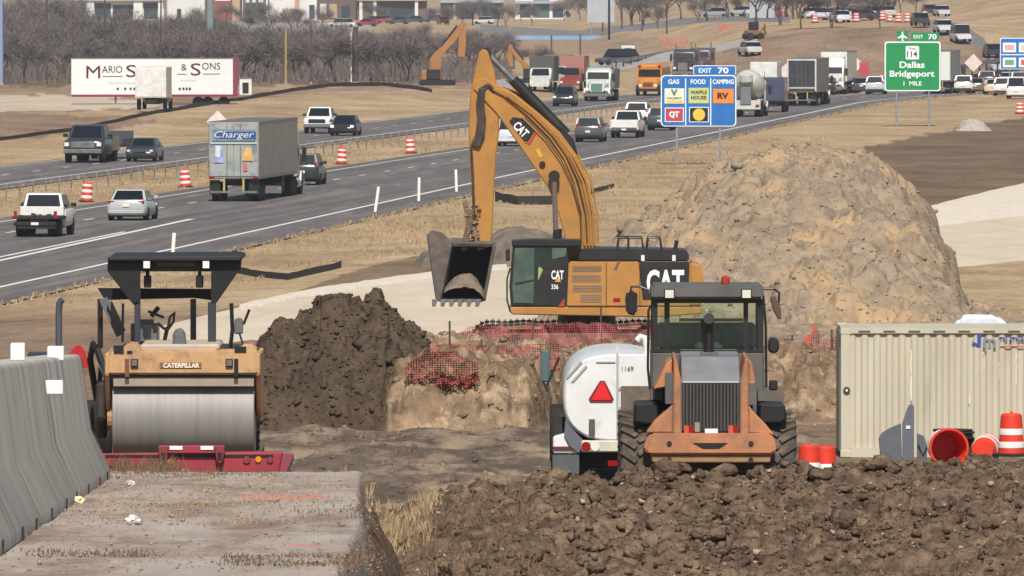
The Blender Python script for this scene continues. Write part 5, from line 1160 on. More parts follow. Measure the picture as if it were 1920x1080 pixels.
b.bx(tx(1118), tx(1154), -0.02, 0.0, tz(680), tz(678)); b.bx(tx(1160), tx(1222), -0.08, -0.061, tz(731), tz(726)); b.bx(tx(1160), tx(1222), -0.08, -0.061, tz(768), tz(763)); b.build('tank_stripe', RIM, tk)
b = MB(); b.cyl((tx(1110), -0.06, tz(786)), (tx(1110), -0.06, tz(816)), 0.05, n=12); b.build('drain_pipe', STEEL, tk)
b = MB(); b.tube([(tx(1214), 0.3, tz(700)), (tx(1213), 0.3, tz(650)), (tx(1210), 0.3, tz(634)), (tx(1202), 0.3, tz(632)), (tx(1195), 0.3, tz(640))], 0.055, 12); b.build('filler_pipe', WHITE, tk, smooth=50)
b = MB(); b.prism([(tx(1037), tz(820)), (tx(1060), tz(814)), (tx(1063), tz(770)), (tx(1068), tz(772)), (tx(1080), tz(812)), (tx(1088), tz(820)), (tx(1083), tz(852)), (tx(1037), tz(852))], 'y', 0.1, 1.8); b.build('rear_fender', TW, tk, bevel=0.03)
b = MB(); b.prism([(tx(1060), tz(790)), (tx(1080), tz(812)), (tx(1094), tz(826)), (tx(1086), tz(850)), (tx(1070), tz(838)), (tx(1058), tz(815))], 'y', 0.04, 0.1); b.build('splash_guard', mat('guard_grey', '#5b5f66', rough=0.7), tk)
b = MB(); b.bx(tx(1037), tx(1083), 0.06, 0.09, tz(843), tz(838)); b.build('red_stripe', mat('maroon', '#6a1c28', rough=0.5), tk)
b = MB(); b.bx(tx(1036), tx(1086), -0.02, 0.02, tz(912), tz(853)); b.build('mud_flap', mat('flap_grey', '#4a4d4e', '#56585a', scale=3, rough=0.8), tk)
b = MB(); b.bx(tx(1090), tx(1225), -0.05, 0.25, tz(848), tz(826)); bp = b.build('bumper', paint('#c9c8b4', 0.5), tk, bevel=0.02)
for p, m_ in ((1099, REDL), (1116, LAMP)):
    b = MB(); b.cyl((tx(p), -0.075, tz(837)), (tx(p), -0.04, tz(837)), 0.075, n=16); b.build('tail_light', m_, bp)
b = MB(); b.bx(tx(1140), tx(1158), -0.03, 0.02, tz(874), tz(864)); b.build('reflector', REDL, tk)
b = MB(); b.bx(tx(1092), tx(1225), 0.3, 7.4, tz(880), tz(849)); b.build('chassis', UNDER, tk)
for s in (-1, 1):
    for y in (0.9, 2.1): wheel(tk, s*0.92, y, 0.5, 0.28, STEEL, s, dual=True)
b = MB(); b.loft([ring(5.3, 0.7, 0.4, 1.95, 0.15), ring(6.6, 0.7, 0.4, 1.93, 0.15), ring(7.0, 0.68, 0.4, 1.4, 0.15), ring(8.2, 0.62, 0.4, 1.2, 0.15)]); cb = b.build('cab', TW, tk, smooth=40)
add_pane('windscreen', ((0.6, 7.0, 1.42), (-0.6, 7.0, 1.42), (-0.6, 6.62, 1.88), (0.6, 6.62, 1.88)), cb, i=0.02, j=0.03, off=0.03)
for s in (-1, 1): wheel(tk, s*0.92, 7.4, 0.5, 0.28, STEEL, s)
b = MB(); b.bx(tx(1016), tx(1033), 7.0, 7.1, tz(748), tz(686)); m_ = b.build('mirror', mat('mirror_teal', '#4f6466', rough=0.3), tk, bevel=0.02)
b = MB(); b.tube([(tx(1028), 7.0, tz(755)), (tx(1052), 7.0, tz(700))], 0.02); b.tube([(tx(1020), 7.0, tz(745)), (tx(1030), 7.0, tz(768))], 0.015); b.build('mirror_arm', BLK, m_)
b = MB(); b.bx(tx(1160), tx(1225), -0.02, 0.0, tz(822), tz(800)); b.build('valve_box', paint('#bfc0b8'), tk, bevel=0.01)
# ---------------------------------------------------------------- road roller on the red lowboy trailer
RYEL = mat('roller_yellow', '#c29b6c', '#b48e63', scale=1.8, rough=0.65, c3='#8a6c52', s3=2.2, t3=(0.5, 0.68))
RTOP = mat('roller_dusty_top', '#a3968a', '#b5a58f', scale=3, rough=0.8)
DRUM = mat('drum_steel', '#8e8b86', '#7e7b77', scale=2.5, rough=0.6, metal=0.2, stretch=(3.0, 0.15, 0.15), c3='#8f8b85', s3=4, t3=(0.5, 0.7))
RB = mat('roller_black', '#0c0d0f', '#141517', scale=3, rough=0.5)
RGREY = mat('roller_grey', '#66686a', '#56585a', scale=3, rough=0.6)
RS = 126.0; RY = 159.0
rl = thing('road_roller', P(342, 866, RY), 0, 'yellow road roller with a wide smooth steel drum and black canopy', 'road roller')
rx = lambda p: (p-342)/RS
rz_ = lambda p: (866-p)/RS
def RP(*pts): return [(rx(a), rz_(c)) for a, c in pts]
b = MB(); r_ = 0.665
b.lathe([(r_*0.55, 0.10), (r_*0.55, 0.02), (r_*0.97, 0.0), (r_, 0.012), (r_, 2.11), (r_*0.97, 2.124), (r_*0.55, 2.12)], (rx(209), r_, r_), (1, 0, 0), 64); dr = b.build('drum', DRUM, rl, smooth=30)
b = MB(); b.cyl((rx(198), r_, r_), (rx(214), r_, r_), 0.24, n=20); b.build('drum_hub', RYEL, dr)
# frame round the drum
b = MB(); b.prism(RP((204, 702), (204, 662), (232, 650), (240, 642), (262, 642), (262, 655), (450, 655), (452, 645), (478, 645), (484, 664), (484, 702)), 'y', -0.10, 0.26); fr = b.build('front_frame', RYEL, rl, bevel=0.03, seg=2)
b = MB(); b.prism(RP((262, 662), (400, 660), (412, 656), (412, 645), (262, 645)), 'y', -0.06, 1.9); b.build('hood_top', RTOP, rl, bevel=0.03)
for s, p in ((-1, 196), (1, 479)):
    b = MB(); b.prism([(-0.06, rz_(702)), (-0.06, rz_(662)), (2.3, rz_(662)), (2.3, rz_(760)), (1.2, rz_(790)), (0.4, rz_(770))], 'x', rx(p), rx(p+9)); b.build('side_frame', RYEL, fr, bevel=0.02)
b = MB(); b.bx(rx(208), rx(480), -0.04, 0.10, rz_(709), rz_(702.5)); b.build('scraper_gap', RB, fr)
b = MB(); b.prism([(-0.02, rz_(724)), (-0.05, rz_(709.5)), (0.03, rz_(709.5)), (0.06, rz_(724))], 'x', rx(212), rx(476)); b.build('drum_scraper', RTOP, fr)
b = MB(); b.prism(RP((320, 655), (326, 628), (338, 620), (346, 630), (350, 655)), 'y', 0.0, 0.35); b.build('front_post', RGREY, rl, bevel=0.03)
for p in (252, 430):
    b = MB(); b.bx(rx(p-7), rx(p+7), -0.15, -0.10, rz_(687), rz_(672)); h_ = b.build('headlight', RB, fr, bevel=0.01)
    b = MB(); b.bx(rx(p-5), rx(p+5), -0.155, -0.145, rz_(685), rz_(674)); b.build('lens', mat('smoked_lens', '#6a6660', rough=0.2), h_)
for p in (238, 443):
    b = MB(); b.bx(rx(p-4), rx(p+4), -0.13, -0.1, rz_(706), rz_(672)); b.build('bracket', RB if p > 300 else mat('bracket_rust', '#6e4638', rough=0.8), fr)
b = MB(); b.bx(rx(300), rx(378), -0.112, -0.1, rz_(690), rz_(679)); pn = b.build('name_panel', mat('name_dark', '#7a563a', rough=0.7), fr)
b = MB(); b.text('CATERPILLAR', (rx(340), -0.114, rz_(684.5)), 68/RS, 9/RS, bold=0.03, depth=0.006); b.build('lettering', mat('letter_cream', '#e8dfcf', rough=0.5), pn)
for a, c, q0, q1 in ((213, 232, 647, 662), (440, 462, 649, 660), (238, 248, 657, 662)):
    b = MB(); b.bx(rx(a), rx(c), -0.115, -0.09, rz_(q1), rz_(q0)); b.build('vent_opening', RB, fr)
# operator station behind the drum
b = MB(); b.bx(rx(205), rx(470), 1.9, 4.6, rz_(780), rz_(664)); b.build('rear_body', RYEL, rl, bevel=0.05, seg=2)
b = MB(); b.bx(rx(236), rx(286), 1.8, 2.4, rz_(655), rz_(608)); b.build('seat', RGREY, rl, bevel=0.06, seg=2)
b = MB(); b.prism(RP((320, 668), (316, 632), (326, 620), (340, 626), (344, 668)), 'y', 1.5, 1.8); b.build('control_console', RGREY, rl, bevel=0.04)
b = MB(); b.tube([(rx(288)+0.0, 1.6, rz_(612)), (rx(300), 1.62, rz_(622)), (rx(306), 1.64, rz_(627)), (rx(318), 1.66, rz_(610)), (rx(320), 1.66, rz_(592)), (rx(312), 1.64, rz_(600)), (rx(307), 1.64, rz_(625))], 0.022); b.tube([(rx(300), 1.7, rz_(650)), (rx(307), 1.66, rz_(620))], 0.03); b.build('steering_wheel', RB, rl)
b = MB(); b.tube([(rx(276), 1.7, rz_(600)), (rx(290), 1.7, rz_(582))], 0.035); b.tube([(rx(270), 1.7, rz_(590)), (rx(300), 1.7, rz_(602))], 0.02); b.build('control_lever', RB, rl)
# canopy
for s, pl in ((-1, ((197, 487), (258, 487), (258, 572), (246, 576), (196, 512))), (1, ((392, 487), (450, 487), (448, 506), (402, 572), (392, 572)))):
    b = MB(); b.prism(RP(*pl), 'y', 1.0, 1.12); b.build('canopy_gusset', RB, rl)
b = MB(); b.prism(RP((198, 484), (196, 492), (451, 492), (450, 484), (440, 482)), 'y', 0.85, 3.4); b.build('canopy_roof', mat('canopy_top', '#1a1b1d', '#242424', scale=3, rough=0.6), rl, bevel=0.02)
b = MB(); b.bx(rx(258.5), rx(391.5), 1.0, 1.14, rz_(512), rz_(492.5)); b.build('canopy_header', RB, rl)
b = MB(); b.bx(rx(290), rx(362), 0.985, 1.0, rz_(502), rz_(494)); b.build('header_panel', mat('header_brown', '#5c4a3c', rough=0.7), rl)
for a, c in ((247, 258), (386, 401)):
    b = MB(); b.bx(rx(a), rx(c), 1.0, 1.14, rz_(655), rz_(570)); b.build('canopy_post', mat('post_slate', '#2f3338', rough=0.5), rl, bevel=0.01)
b = MB(); b.prism(RP((166, 552), (384, 554), (390, 576), (350, 571), (180, 575)), 'y', 3.3, 3.42); b.build('rear_header', RB, rl)
for a, c in ((166, 176), (344, 355)):
    b = MB(); b.bx(rx(a), rx(c), 3.3, 3.42, rz_(668), rz_(573)); b.build('canopy_post', RB if a < 200 else RGREY, rl, bevel=0.01)
b = MB(); b.box((rx(195), 3.0, rz_(606)), (0.13, 0.1, 0.62), (0, R(-25), 0)); b.box((rx(204), 2.9, rz_(606)), (0.08, 0.1, 0.5), (0, R(-25), 0)); b.build('brace', RGREY, rl)
for p in (271, 383):
    b = MB(); b.bx(rx(p-8), rx(p+8), 0.84, 0.92, rz_(507), rz_(490)); h_ = b.build('work_lamp', RB, rl, bevel=0.01)
    b = MB(); b.bx(rx(p-6), rx(p+6), 0.83, 0.84, rz_(505), rz_(492)); b.build('lens', mat('lamp_lens2', '#e4e4d8', rough=0.15, spec=0.8), h_)
for p in (271.5, 370):
    b = MB(); b.bx(rx(p-7), rx(p+7), 1.06, 1.2, rz_(543), rz_(520)); b.cyl((rx(p), 1.12, rz_(521)), (rx(p), 1.12, rz_(511)), 0.03, n=8); b.build('hanging_lamp', RB, rl, bevel=0.015)
b = MB(); b.tube([(rx(430), 0.5, rz_(655)), (rx(434), 0.5, rz_(620)), (rx(432), 0.5, rz_(570))], 0.03); b.build('mirror_post', RB, rl)
b = MB(); b.prism(RP((437, 628), (438, 600), (448, 596), (455, 602), (454, 628)), 'y', 0.45, 0.5); b.build('mirror', RGREY, rl, bevel=0.02)
b = MB(); b.tube([(rx(455), 0.5, rz_(610)), (rx(466), 0.5, rz_(582))], 0.02); b.tube([(rx(448), 0.4, rz_(628)), (rx(458), 0.2, rz_(655))], 0.015); b.tube([(rx(225), 0.9, rz_(645)), (rx(226), 0.9, rz_(572))], 0.02); b.build('control_lever', RB, rl)
for s in (-1, 1): big_tyre(s*0.78, 4.2, 0.74, 0.52, rl, RUBBER)
b = MB(); b.tube([(rx(190), 1.0, rz_(700)), (rx(176), 1.1, rz_(660)), (rx(168), 1.2, rz_(650)), (rx(160), 1.6, rz_(680)), (rx(172), 1.8, rz_(760))], 0.05, 8); b.tube([(rx(196), 0.9, rz_(720)), (rx(184), 1.0, rz_(690)), (rx(178), 1.2, rz_(740)), (rx(186), 1.3, rz_(800))], 0.04, 8); b.build('hydraulic_hose', RB, rl)
b = MB(); b.prism([(0.5, rz_(720)), (1.5, rz_(720)), (1.5, rz_(800)), (1.0, rz_(830)), (0.5, rz_(790))], 'x', rx(176), rx(195)); b.build('drum_motor', mat('motor_black', '#23211f', '#3c342c', scale=4, rough=0.7), rl, bevel=0.04)

# red lowboy trailer
TRED = mat('trailer_red', '#99303a', '#872c36', scale=1.5, rough=0.5, c3='#7c4a44', s3=2, t3=(0.6, 0.75))
ty = 156.2; QS = F/ty
qx = lambda p: (p-358)/QS
lz0 = P(358, 925, ty)
qz = lambda p: (925-p)/QS
lb = thing('lowboy_trailer', lz0, 0, 'red lowboy trailer carrying the road roller', 'trailer')
b = MB(); b.prism([(qx(186), qz(852)), (qx(530), qz(848)), (qx(522), qz(893)), (qx(200), qz(893))], 'y', 0.0, 0.35); tb = b.build('tail_board', TRED, lb, bevel=0.02)
b = MB(); b.bx(qx(196), qx(512), -0.012, 0.0, qz(858), qz(853)); b.build('tail_slot', BLACK, tb)
b = MB(); b.bx(qx(190), qx(526), 0.352, 9.5, qz(920), qz(906)); b.build('trailer_deck', TRED, lb, bevel=0.02)
b = MB(); b.bx(qx(212), qx(470), 0.8, 8.5, qz(905.5), qz(884)); b.build('deck_riser', mat('riser_wood', '#5c4a3a', '#4a3c30', scale=3, rough=0.9), lb)
b = MB(); b.bx(qx(298), qx(420), -0.10, -0.03, qz(850), qz(835)); st_ = b.build('stripe_board', TRED, lb, bevel=0.01)
b = MB(); b.bx(qx(318), qx(342), -0.115, -0.098, qz(843), qz(836)); b.bx(qx(376), qx(400), -0.115, -0.098, qz(843), qz(836)); b.build('reflective_tape', mat('tape_white', '#e6e6e2', rough=0.4), st_)
for p in (306, 412):
    b = MB(); b.prism([(qx(p-10), qz(836)), (qx(p+10), qz(836)), (qx(p+6), qz(864)), (qx(p), qz(870)), (qx(p-6), qz(864))], 'y', -0.15, -0.02); hk = b.build('ramp_hinge', mat('hinge_red', '#7a2a32', rough=0.6), lb, bevel=0.01)
    b = MB(); b.bx(qx(p-4), qx(p+4), -0.16, -0.149, qz(862), qz(848)); b.build('hinge_slot', BLACK, hk)
for p, q, rr, m_ in ((318, 871, 9, AMBER), (484, 862, 6, AMBER), (232, 870, 6, AMBER), (210, 868, 8, MATS['hinge_red']), (462, 863, 7, MATS['hinge_red']), (506, 863, 6, MATS['hinge_red'])):
    b = MB(); b.cyl((qx(p), -0.03, qz(q)), (qx(p), 0.01, qz(q)), rr/QS, n=18); b.build('marker_lamp', m_, tb, bevel=0.006)
b = MB(); b.bx(qx(341), qx(353), -0.06, -0.02, qz(894), qz(879)); b.build('licence_tag', paint('#b8b49a'), tb)
for s in (-1, 1):
    for y in (1.2, 2.4): wheel(lb, s*1.0, y, 0.23, 0.22, STEEL, s)
# red tractor of the lowboy, mostly hidden by the barrier
tp = P(122, 800, 172.0); tr = thing('red_tractor', (tp.x, tp.y, gz(tp.x, tp.y)), R(8), 'red truck tractor behind the barrier with a tall grey exhaust pipe', 'truck')
TQ = F/172.0
tqx = lambda p: (p-122)/TQ
tqz = lambda p: CAMZ-(p+58)/TQ-gz(tp.x, tp.y)
b = MB(); pts = [(tqx(143)+0.155*math.cos(t), tqz(690)+0.38*math.sin(t)) for t in np.linspace(0, math.pi, 14)]
b.prism(pts+[(tqx(143)+(p[0]-tqx(143))*0.55, tqz(690)+(p[1]-tqz(690))*0.6) for p in pts[::-1]], 'y', -0.3, 0.1); b.build('fender', mat('fender_red', '#b01f2a', rough=0.35, coat=0.4), tr)
b = MB(); b.tube([(tqx(112), 0.2, tqz(720)), (tqx(112), 0.2, tqz(590)), (tqx(113), 0.2, tqz(570)), (tqx(118), 0.18, tqz(562))], 0.055, 12); b.build('exhaust_stack', mat('stack_grey', '#5e6068', rough=0.45, metal=0.5), tr, smooth=50)
b = MB(); b.bx(tqx(64), tqx(100), 0.2, 1.2, tqz(740), tqz(664)); b.build('battery_box', BLK, tr, bevel=0.03)
b = MB(); b.bx(tqx(20), tqx(160), 0.0, 4.5, 0.5, 0.85); b.build('chassis', UNDER, tr)
for s in (-1, 1):
    for y in (0.2, 1.4): wheel(tr, s*0.7+tqx(110), y, 0.5, 0.28, STEEL, s)

# ---------------------------------------------------------------- concrete barrier
BARC = mat('barrier_concrete', '#a39f97', '#b3afa6', scale=1.6, rough=0.9, spec=0.15, bump=0.25, bscale=18, c3='#857f76', s3=1.4, t3=(0.52, 0.7), stretch=(1, 1, 0.35))
def bar_sec(y):
    xf = -2.32-0.0167*(y-52.5); z = float(deckz(y))-0.01
    xc = xf-0.305
    half = [(0.305, 0.0), (0.305, 0.075), (0.185, 0.33), (0.12, 0.80), (0.10, 0.815)]
    return [(xc+a, y, z+h) for a, h in half]+[(xc-a, y, z+h) for a, h in half[::-1]]
cuts = [36.2, 44.3, 52.4, 60.5, 68.6]
labels = ['concrete barrier segment cut off by the left edge, nearest of its row', 'concrete barrier segment with the yellow joint line at its far end', 'concrete barrier segment third along from the left edge', 'concrete barrier segment with a white plate, end of the row by the roller']
labels[2] = 'concrete barrier segment between the two joint lines, plain grey'
for k in range(4):
    a, c = cuts[k]+0.02, cuts[k+1]-0.02
    b = MB(); b.loft([bar_sec(y) for y in np.linspace(a, c, 3)]); o = b.build('concrete_barrier', BARC, None, bevel=0.012, smooth=30)
    tag(o, labels[k], 'barrier', 'concrete barrier segments beside the deck')
    J = mat('joint_sealant', '#a3a05e', '#8d8a66', scale=6, rough=0.9)
    b = MB(); s0 = bar_sec(c-0.10); s1 = bar_sec(c-0.0)
    for i in range(4):
        q = [s0[i], s0[i+1], s1[i+1], s1[i]]; b.quad(*[(p[0]+0.004, p[1], p[2]+0.003) for p in q])
    if k in (1, 3): b.build('joint_line', J, o)
    for t in (0.25, 0.62, 0.9):
        b = MB()
        y = a+(c-a)*t; s_ = bar_sec(y); b.bx(s_[0][0]-0.02, s_[0][0]+0.006, y-0.07, y+0.07, s_[0][2]+0.0, s_[0][2]+0.07); b.build('drain_slot', BLACK, o)
def barrier_block(name, px, py0, py1, wpx, Y, m, label, cat, d=0.08):
    p = P(px, py1, Y); s = F/Y; b = MB(); b.bx(-wpx/s/2, wpx/s/2, -d/2, d/2, 0, (py1-py0)/s); o = b.build(name, m, None, bevel=0.006); o.location = p
    return tag(o, label, cat)
WP = mat('marker_white', '#e2e2dc', rough=0.4)
barrier_block('barrier_marker', 33, 643, 676, 27, 56.5, WP, 'white reflector block on top of the barrier near the left edge', 'reflector')
barrier_block('barrier_marker', 104, 649, 676, 31, 63.5, WP, 'white reflector block on top of the barrier below the exhaust pipe', 'reflector')
barrier_block('barrier_plate', 101, 713, 740, 33, 59.6, WP, 'white square plate fixed on the face of the end barrier', 'plate', 0.02)
# litter on the deck
def crumple(name, px, py, r, m, label, cat='litter'):
    Yd = F/(py-609.0); x = (px-960)*Yd/F; bm = bmesh.new(); bmesh.ops.create_icosphere(bm, subdivisions=3, radius=r)
    for v in bm.verts: v.co *= 1+random.uniform(-0.28, 0.28); v.co.z *= 0.65
    me = bpy.data.meshes.new(name); bm.to_mesh(me); bm.free(); me.materials.append(m); o = bpy.data.objects.new(name, me); C.objects.link(o); o.location = (x, Yd, deckz(Yd)+r*0.5)
    return tag(o, label, cat)
PAPER = mat('paper', '#d5cfcb', '#b9b2b0', scale=20, rough=0.9)
crumple('crumpled_paper', 249, 986, 0.04, PAPER, 'white crumpled paper lying alone on the concrete deck')
crumple('crumpled_paper', 146, 946, 0.035, mat('paper_yellow', '#d8d2a6', rough=0.9), 'yellowish crumpled paper at the foot of the barrier')
crumple('flat_scrap', 243, 913, 0.03, PAPER, 'flat pale scrap on the deck near the red trailer')

# ---------------------------------------------------------------- container and the things in front of it
CON = mat('container_paint', '#bcb5a0', '#b0a994', scale=1.2, rough=0.55, stretch=(1, 1, 0.25), c3='#a39c88', s3=1.1, t3=(0.6, 0.75))
CY = 181.5; CS = F/CY
co = thing('storage_container', P(1577, 858, CY), 0, 'beige corrugated storage container with a blue logo near its top', 'container')
cx = lambda p: (p-1577)/CS
cz = lambda p: (858-p)/CS
CL = 6.06; CH = cz(614)
b = MB(); pts = []; x = 0.16; k = 0
while x < CL-0.2:
    pts += [(x, 0.0), (x+0.068, 0.0), (x+0.106, 0.036), (x+0.174, 0.036)]; x += 0.2125
poly = [(p[0], p[1]+0.03) for p in pts]+[(pts[-1][0], 2.3), (0.16, 2.3)]
b.prism(poly, 'z', 0.16, CH-0.10); b.build('corrugated_wall', CON, co)
b = MB(); b.bx(0, 0.16, 0, 0.16, 0.0, CH); b.bx(CL-0.16, CL, 0, 0.16, 0, CH); b.bx(0, 0.16, 2.28, 2.44, 0, CH); b.bx(CL-0.16, CL, 2.28, 2.44, 0, CH); b.build('corner_post', CON, co, bevel=0.008)
b = MB(); b.bx(0.162, CL-0.162, 0.002, 0.10, CH-0.10, CH-0.002); b.bx(0.162, CL-0.162, 0.002, 0.10, 0.0, 0.158); b.build('rail', CON, co)
b = MB(); b.bx(0.01, CL-0.01, 0.11, 2.42, CH-0.05, CH-0.01); b.build('roof', CON, co)
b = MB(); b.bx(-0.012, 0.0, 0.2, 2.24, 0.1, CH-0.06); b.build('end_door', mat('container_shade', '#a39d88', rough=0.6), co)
b = MB()
for k in range(14): b.bx(0.30+k*0.425, 0.30+k*0.425+0.20, -0.004, 0.0015, CH-0.085, CH-0.055)
b.build('rail_slot', mat('slot_dark', '#4b473d', rough=0.8), co)
b = MB()
for z in (0.0, CH-0.118):
    for x in (0.0, CL-0.18): b.bx(x-0.006, x+0.18, -0.008, 0.17, z, z+0.118)
b.build('corner_casting', CON, co, bevel=0.008)
b = MB(); b.cyl((cx(1588), -0.03, cz(732)), (cx(1588), 0.01, cz(732)), 0.06, n=14); lk = b.build('lock_box', mat('lock_dark', '#3a3630', rough=0.6), co); b = MB(); b.cyl((cx(1588), -0.04, cz(732)), (cx(1588), -0.03, cz(732)), 0.022, n=10); b.build('lock_face', LAMP, lk)
LB = mat('logo_blue', '#2c4a93', rough=0.5); LG = mat('logo_grey', '#7c7a86', rough=0.5); LR = mat('logo_red', '#b5504e', rough=0.5)
b = MB(); b.prism([(cx(1833), cz(624)), (cx(1840), cz(624)), (cx(1840), cz(646)), (cx(1836), cz(651)), (cx(1825), cz(646)), (cx(1823), cz(640)), (cx(1833), cz(644))], 'y', 0.012, 0.026); lg = b.build('logo_mark', LB, co)
b = MB(); b.text('m', (cx(1856), 0.014, cz(644)), 24/CS, 18/CS, bold=0.02, depth=0.006); b.prism([(cx(1845), cz(636)), (cx(1849), cz(630)), (cx(1850), cz(660)), (cx(1847), cz(660))], 'y', 0.012, 0.026); b.build('lettering', LG, co)
b = MB(); b.text('TO STORE', (cx(1900), 0.014, cz(636)), 52/CS, 8/CS, bold=0.02, depth=0.006); b.build('lettering', LB, co)
b = MB(); b.bx(cx(1876), cx(1920), 0.012, 0.026, cz(651), cz(649)); b.build('logo_underline', LR, co)
b = MB()
for x0, y0_, y1_, w2 in ((1709, 655, 752, 2.2), (1906, 650, 722, 1.3), (1874, 680, 712, 1.0), (1818, 742, 758, 1.6), (1846, 660, 700, 0.8)):
    n = 8; l_ = [(x0-w2/2+random.uniform(-0.8, 0.8), y0_+(y1_-y0_)*k/n) for k in range(n+1)]; r2 = [(p[0]+w2*random.uniform(0.6, 1.4), p[1]) for p in l_]
    b = MB()
    for k in range(n): b.quad(*[(cx(p[0]), 0.027, cz(p[1])) for p in (l_[k], r2[k], r2[k+1], l_[k+1])])
    b.build('scratch', mat('scratch_white', '#dcd6b8', rough=0.6), co)
# traffic drums
ORNG = mat('drum_orange', '#d8391e', '#c9331c', scale=4, rough=0.5)
DWH = mat('drum_white', '#dcdad4', '#c8c6c0', scale=4, rough=0.5)
def drum_mesh(parent, r=0.29, h=0.92, mo=ORNG, rub=True, bands=((0.18, 0.32), (0.46, 0.60), (0.74, 0.85))):
    zs = [0.06, 0.22, 0.26, 0.40, 0.44, 0.58, 0.62, 0.76, 0.80, 0.90]
    R0 = lambda z: r*(1-0.22*(z/h))
    b = MB(); b.lathe([(R0(0.06), 0.06), (R0(0.5)*1.0, 0.5), (R0(0.88), 0.88), (R0(0.9)*0.85, 0.92), (0.02, 0.92)], (0, 0, 0), (0, 0, 1), 28); bd = b.build('barrel', mo, parent, smooth=35)
    for z0, z1 in bands:
        b = MB(); b.lathe([(R0(z0)+0.002, z0), (R0(z0)+0.008, z0+0.01), (R0(z1)+0.008, z1-0.01), (R0(z1)+0.002, z1)], (0, 0, 0), (0, 0, 1), 28, cap=False); 
        b.build('white_band', DWH, parent, smooth=35)
    b = MB(); b.bx(-0.03, 0.03, -0.012, 0.012, 0.92, 0.97); b.build('handle', mo, parent)
    if rub: b = MB(); b.lathe([(r*1.35, 0.0), (r*1.35, 0.05), (r*1.05, 0.075), (0.02, 0.075)], (0, 0, 0), (0, 0, 1), 24); b.build('rubber_base', RUBBER, parent)
def ldrum(label, px, py, Y, rotx=0, rz=0, scale=1.0, rub=True, roty=0, bands=None):
    p = P(px, py, Y); o = thing('traffic_drum', p, rz, label, 'traffic drum', 'orange drums beside the container'); o.scale = (scale,)*3
    drum_mesh(o, rub=rub, bands=bands or ((0.18, 0.32), (0.46, 0.60))); o.rotation_euler = (rotx, roty, rz); return o
ldrum('upright orange drum with white bands beside the container at the right edge', 1897, 856, 178.5, scale=0.78)
d1 = ldrum('orange drum standing left of the container, partly hidden by the loader wheel', 1517, 910, 171.0, scale=0.70, bands=((0.36, 0.52),))
d2 = ldrum('orange drum standing left of the container, overlapped by the other one', 1548, 912, 171.7, scale=0.70, bands=((0.36, 0.52),))
# lying drums: open end towards the road
def lying(label, px, py, Y, r, rz, open_=True):
    p = P(px, py, Y); o = thing('traffic_drum', p, rz, label, 'traffic drum', 'orange drums lying beside the container')
    b = MB()
    if open_: b.lathe([(r*0.78, 0.9), (r*0.9, 0.5), (r*0.99, 0.02), (r*1.04, 0.0), (r*1.04, -0.02), (r*0.93, -0.02), (r*0.90, 0.05), (r*0.8, 0.5), (r*0.7, 0.86), (0.01, 0.86)], (0, 0, r), (0, 1, 0), 32)
    else: b.lathe([(0.01, 0), (r*0.72, 0.0), (r*0.82, 0.03), (r*0.95, 0.5), (r, 0.88)], (0, 0, r), (0, 1, 0), 32)
    b.build('barrel', ORNG, o, smooth=40)
    for z0, z1 in ((0.28, 0.42), (0.58, 0.72)):
        b = MB(); q = lambda z: r*(0.99-0.23*z) if open_ else r*(0.82+0.2*z)
        b.lathe([(q(z0)+0.003, z0), (q(z0)+0.012, z0+0.01), (q(z1)+0.012, z1-0.01), (q(z1)+0.003, z1)], (0, 0, r), (0, 1, 0), 32, cap=False); b.build('white_band', DWH, o)
    return o
lying('orange drum lying with its open dark end facing out', 1780, 876, 178.0, 0.32, 0.1)
lying('orange drum lying with its closed end facing out, beside the open one', 1843, 872, 178.6, 0.24, -0.15, False)
for k, (p, q) in enumerate(((1788, 823), (1786, 818), (1790, 813), (1787, 809))):
    pp = P(p, q, 180.0); b = MB(); b.lathe([(0.36-0.01*k, 0.0), (0.37-0.01*k, 0.02), (0.34, 0.035), (0.2, 0.035)], (0, 0, 0), (0, 0, 1), 26); o = b.build('rubber_base', RUBBER, None); o.location = pp
    tag(o, 'black rubber ring in the stack behind the open orange drum', 'rubber ring', 'black rubber rings stacked behind the drum')
pp = P(1790, 870, 180.0); b = MB(); b.bx(-0.36, 0.36, -0.1, 0.6, 0, (870-824)/111.0); o = tag(b.build('wooden_crate', mat('crate_dark', '#2c2925', '#3a342c', scale=4, rough=0.9), None, bevel=0.02), 'dark crate under the black rubber rings', 'crate'); o.location = pp
PSL = mat('plate_slate', '#51555a', '#5d6065', scale=2.5, rough=0.6)
p0 = P(1690, 868, 179.6); ps = F/179.6
f_ = lambda a, c: ((a-1690)/ps, (868-c)/ps)
o = thing('bent_steel_plate', p0, 0, 'grey bent steel plate standing before the container', 'steel plate')
b = MB(); b.prism([f_(1652, 868), (f_(1648, 822)), f_(1654, 812), f_(1668, 803), f_(1690, 794), f_(1692, 868)], 'y', -0.02, 0.06); b.build('side_panel', PSL, o, bevel=0.01)
b = MB(); b.prism([f_(1692.5, 868), f_(1692.5, 793), f_(1704, 760), f_(1710, 757), f_(1714, 762), f_(1714, 868)], 'y', -0.08, 0.02); b.build('front_panel', mat('plate_slate2', '#5a5e66', rough=0.6), o, bevel=0.01)
b = MB(); b.bx(f_(1699, 0)[0], f_(1707, 0)[0], -0.095, -0.08, f_(0, 804)[1], f_(0, 798)[1]); b.build('label_plate', PLATE, o)
p0 = P(1720, 868, 179.9); o = thing('steel_offcut', p0, 0, 'small dark grey offcut right of the bent steel plate', 'steel offcut')
b = MB(); b.prism([(0.0, 0.0), (0.0, 0.5), (0.12, 0.45), (0.17, 0.3), (0.17, 0)], 'y', -0.03, 0.03); b.build('offcut_plate', PSL, o, bevel=0.01)
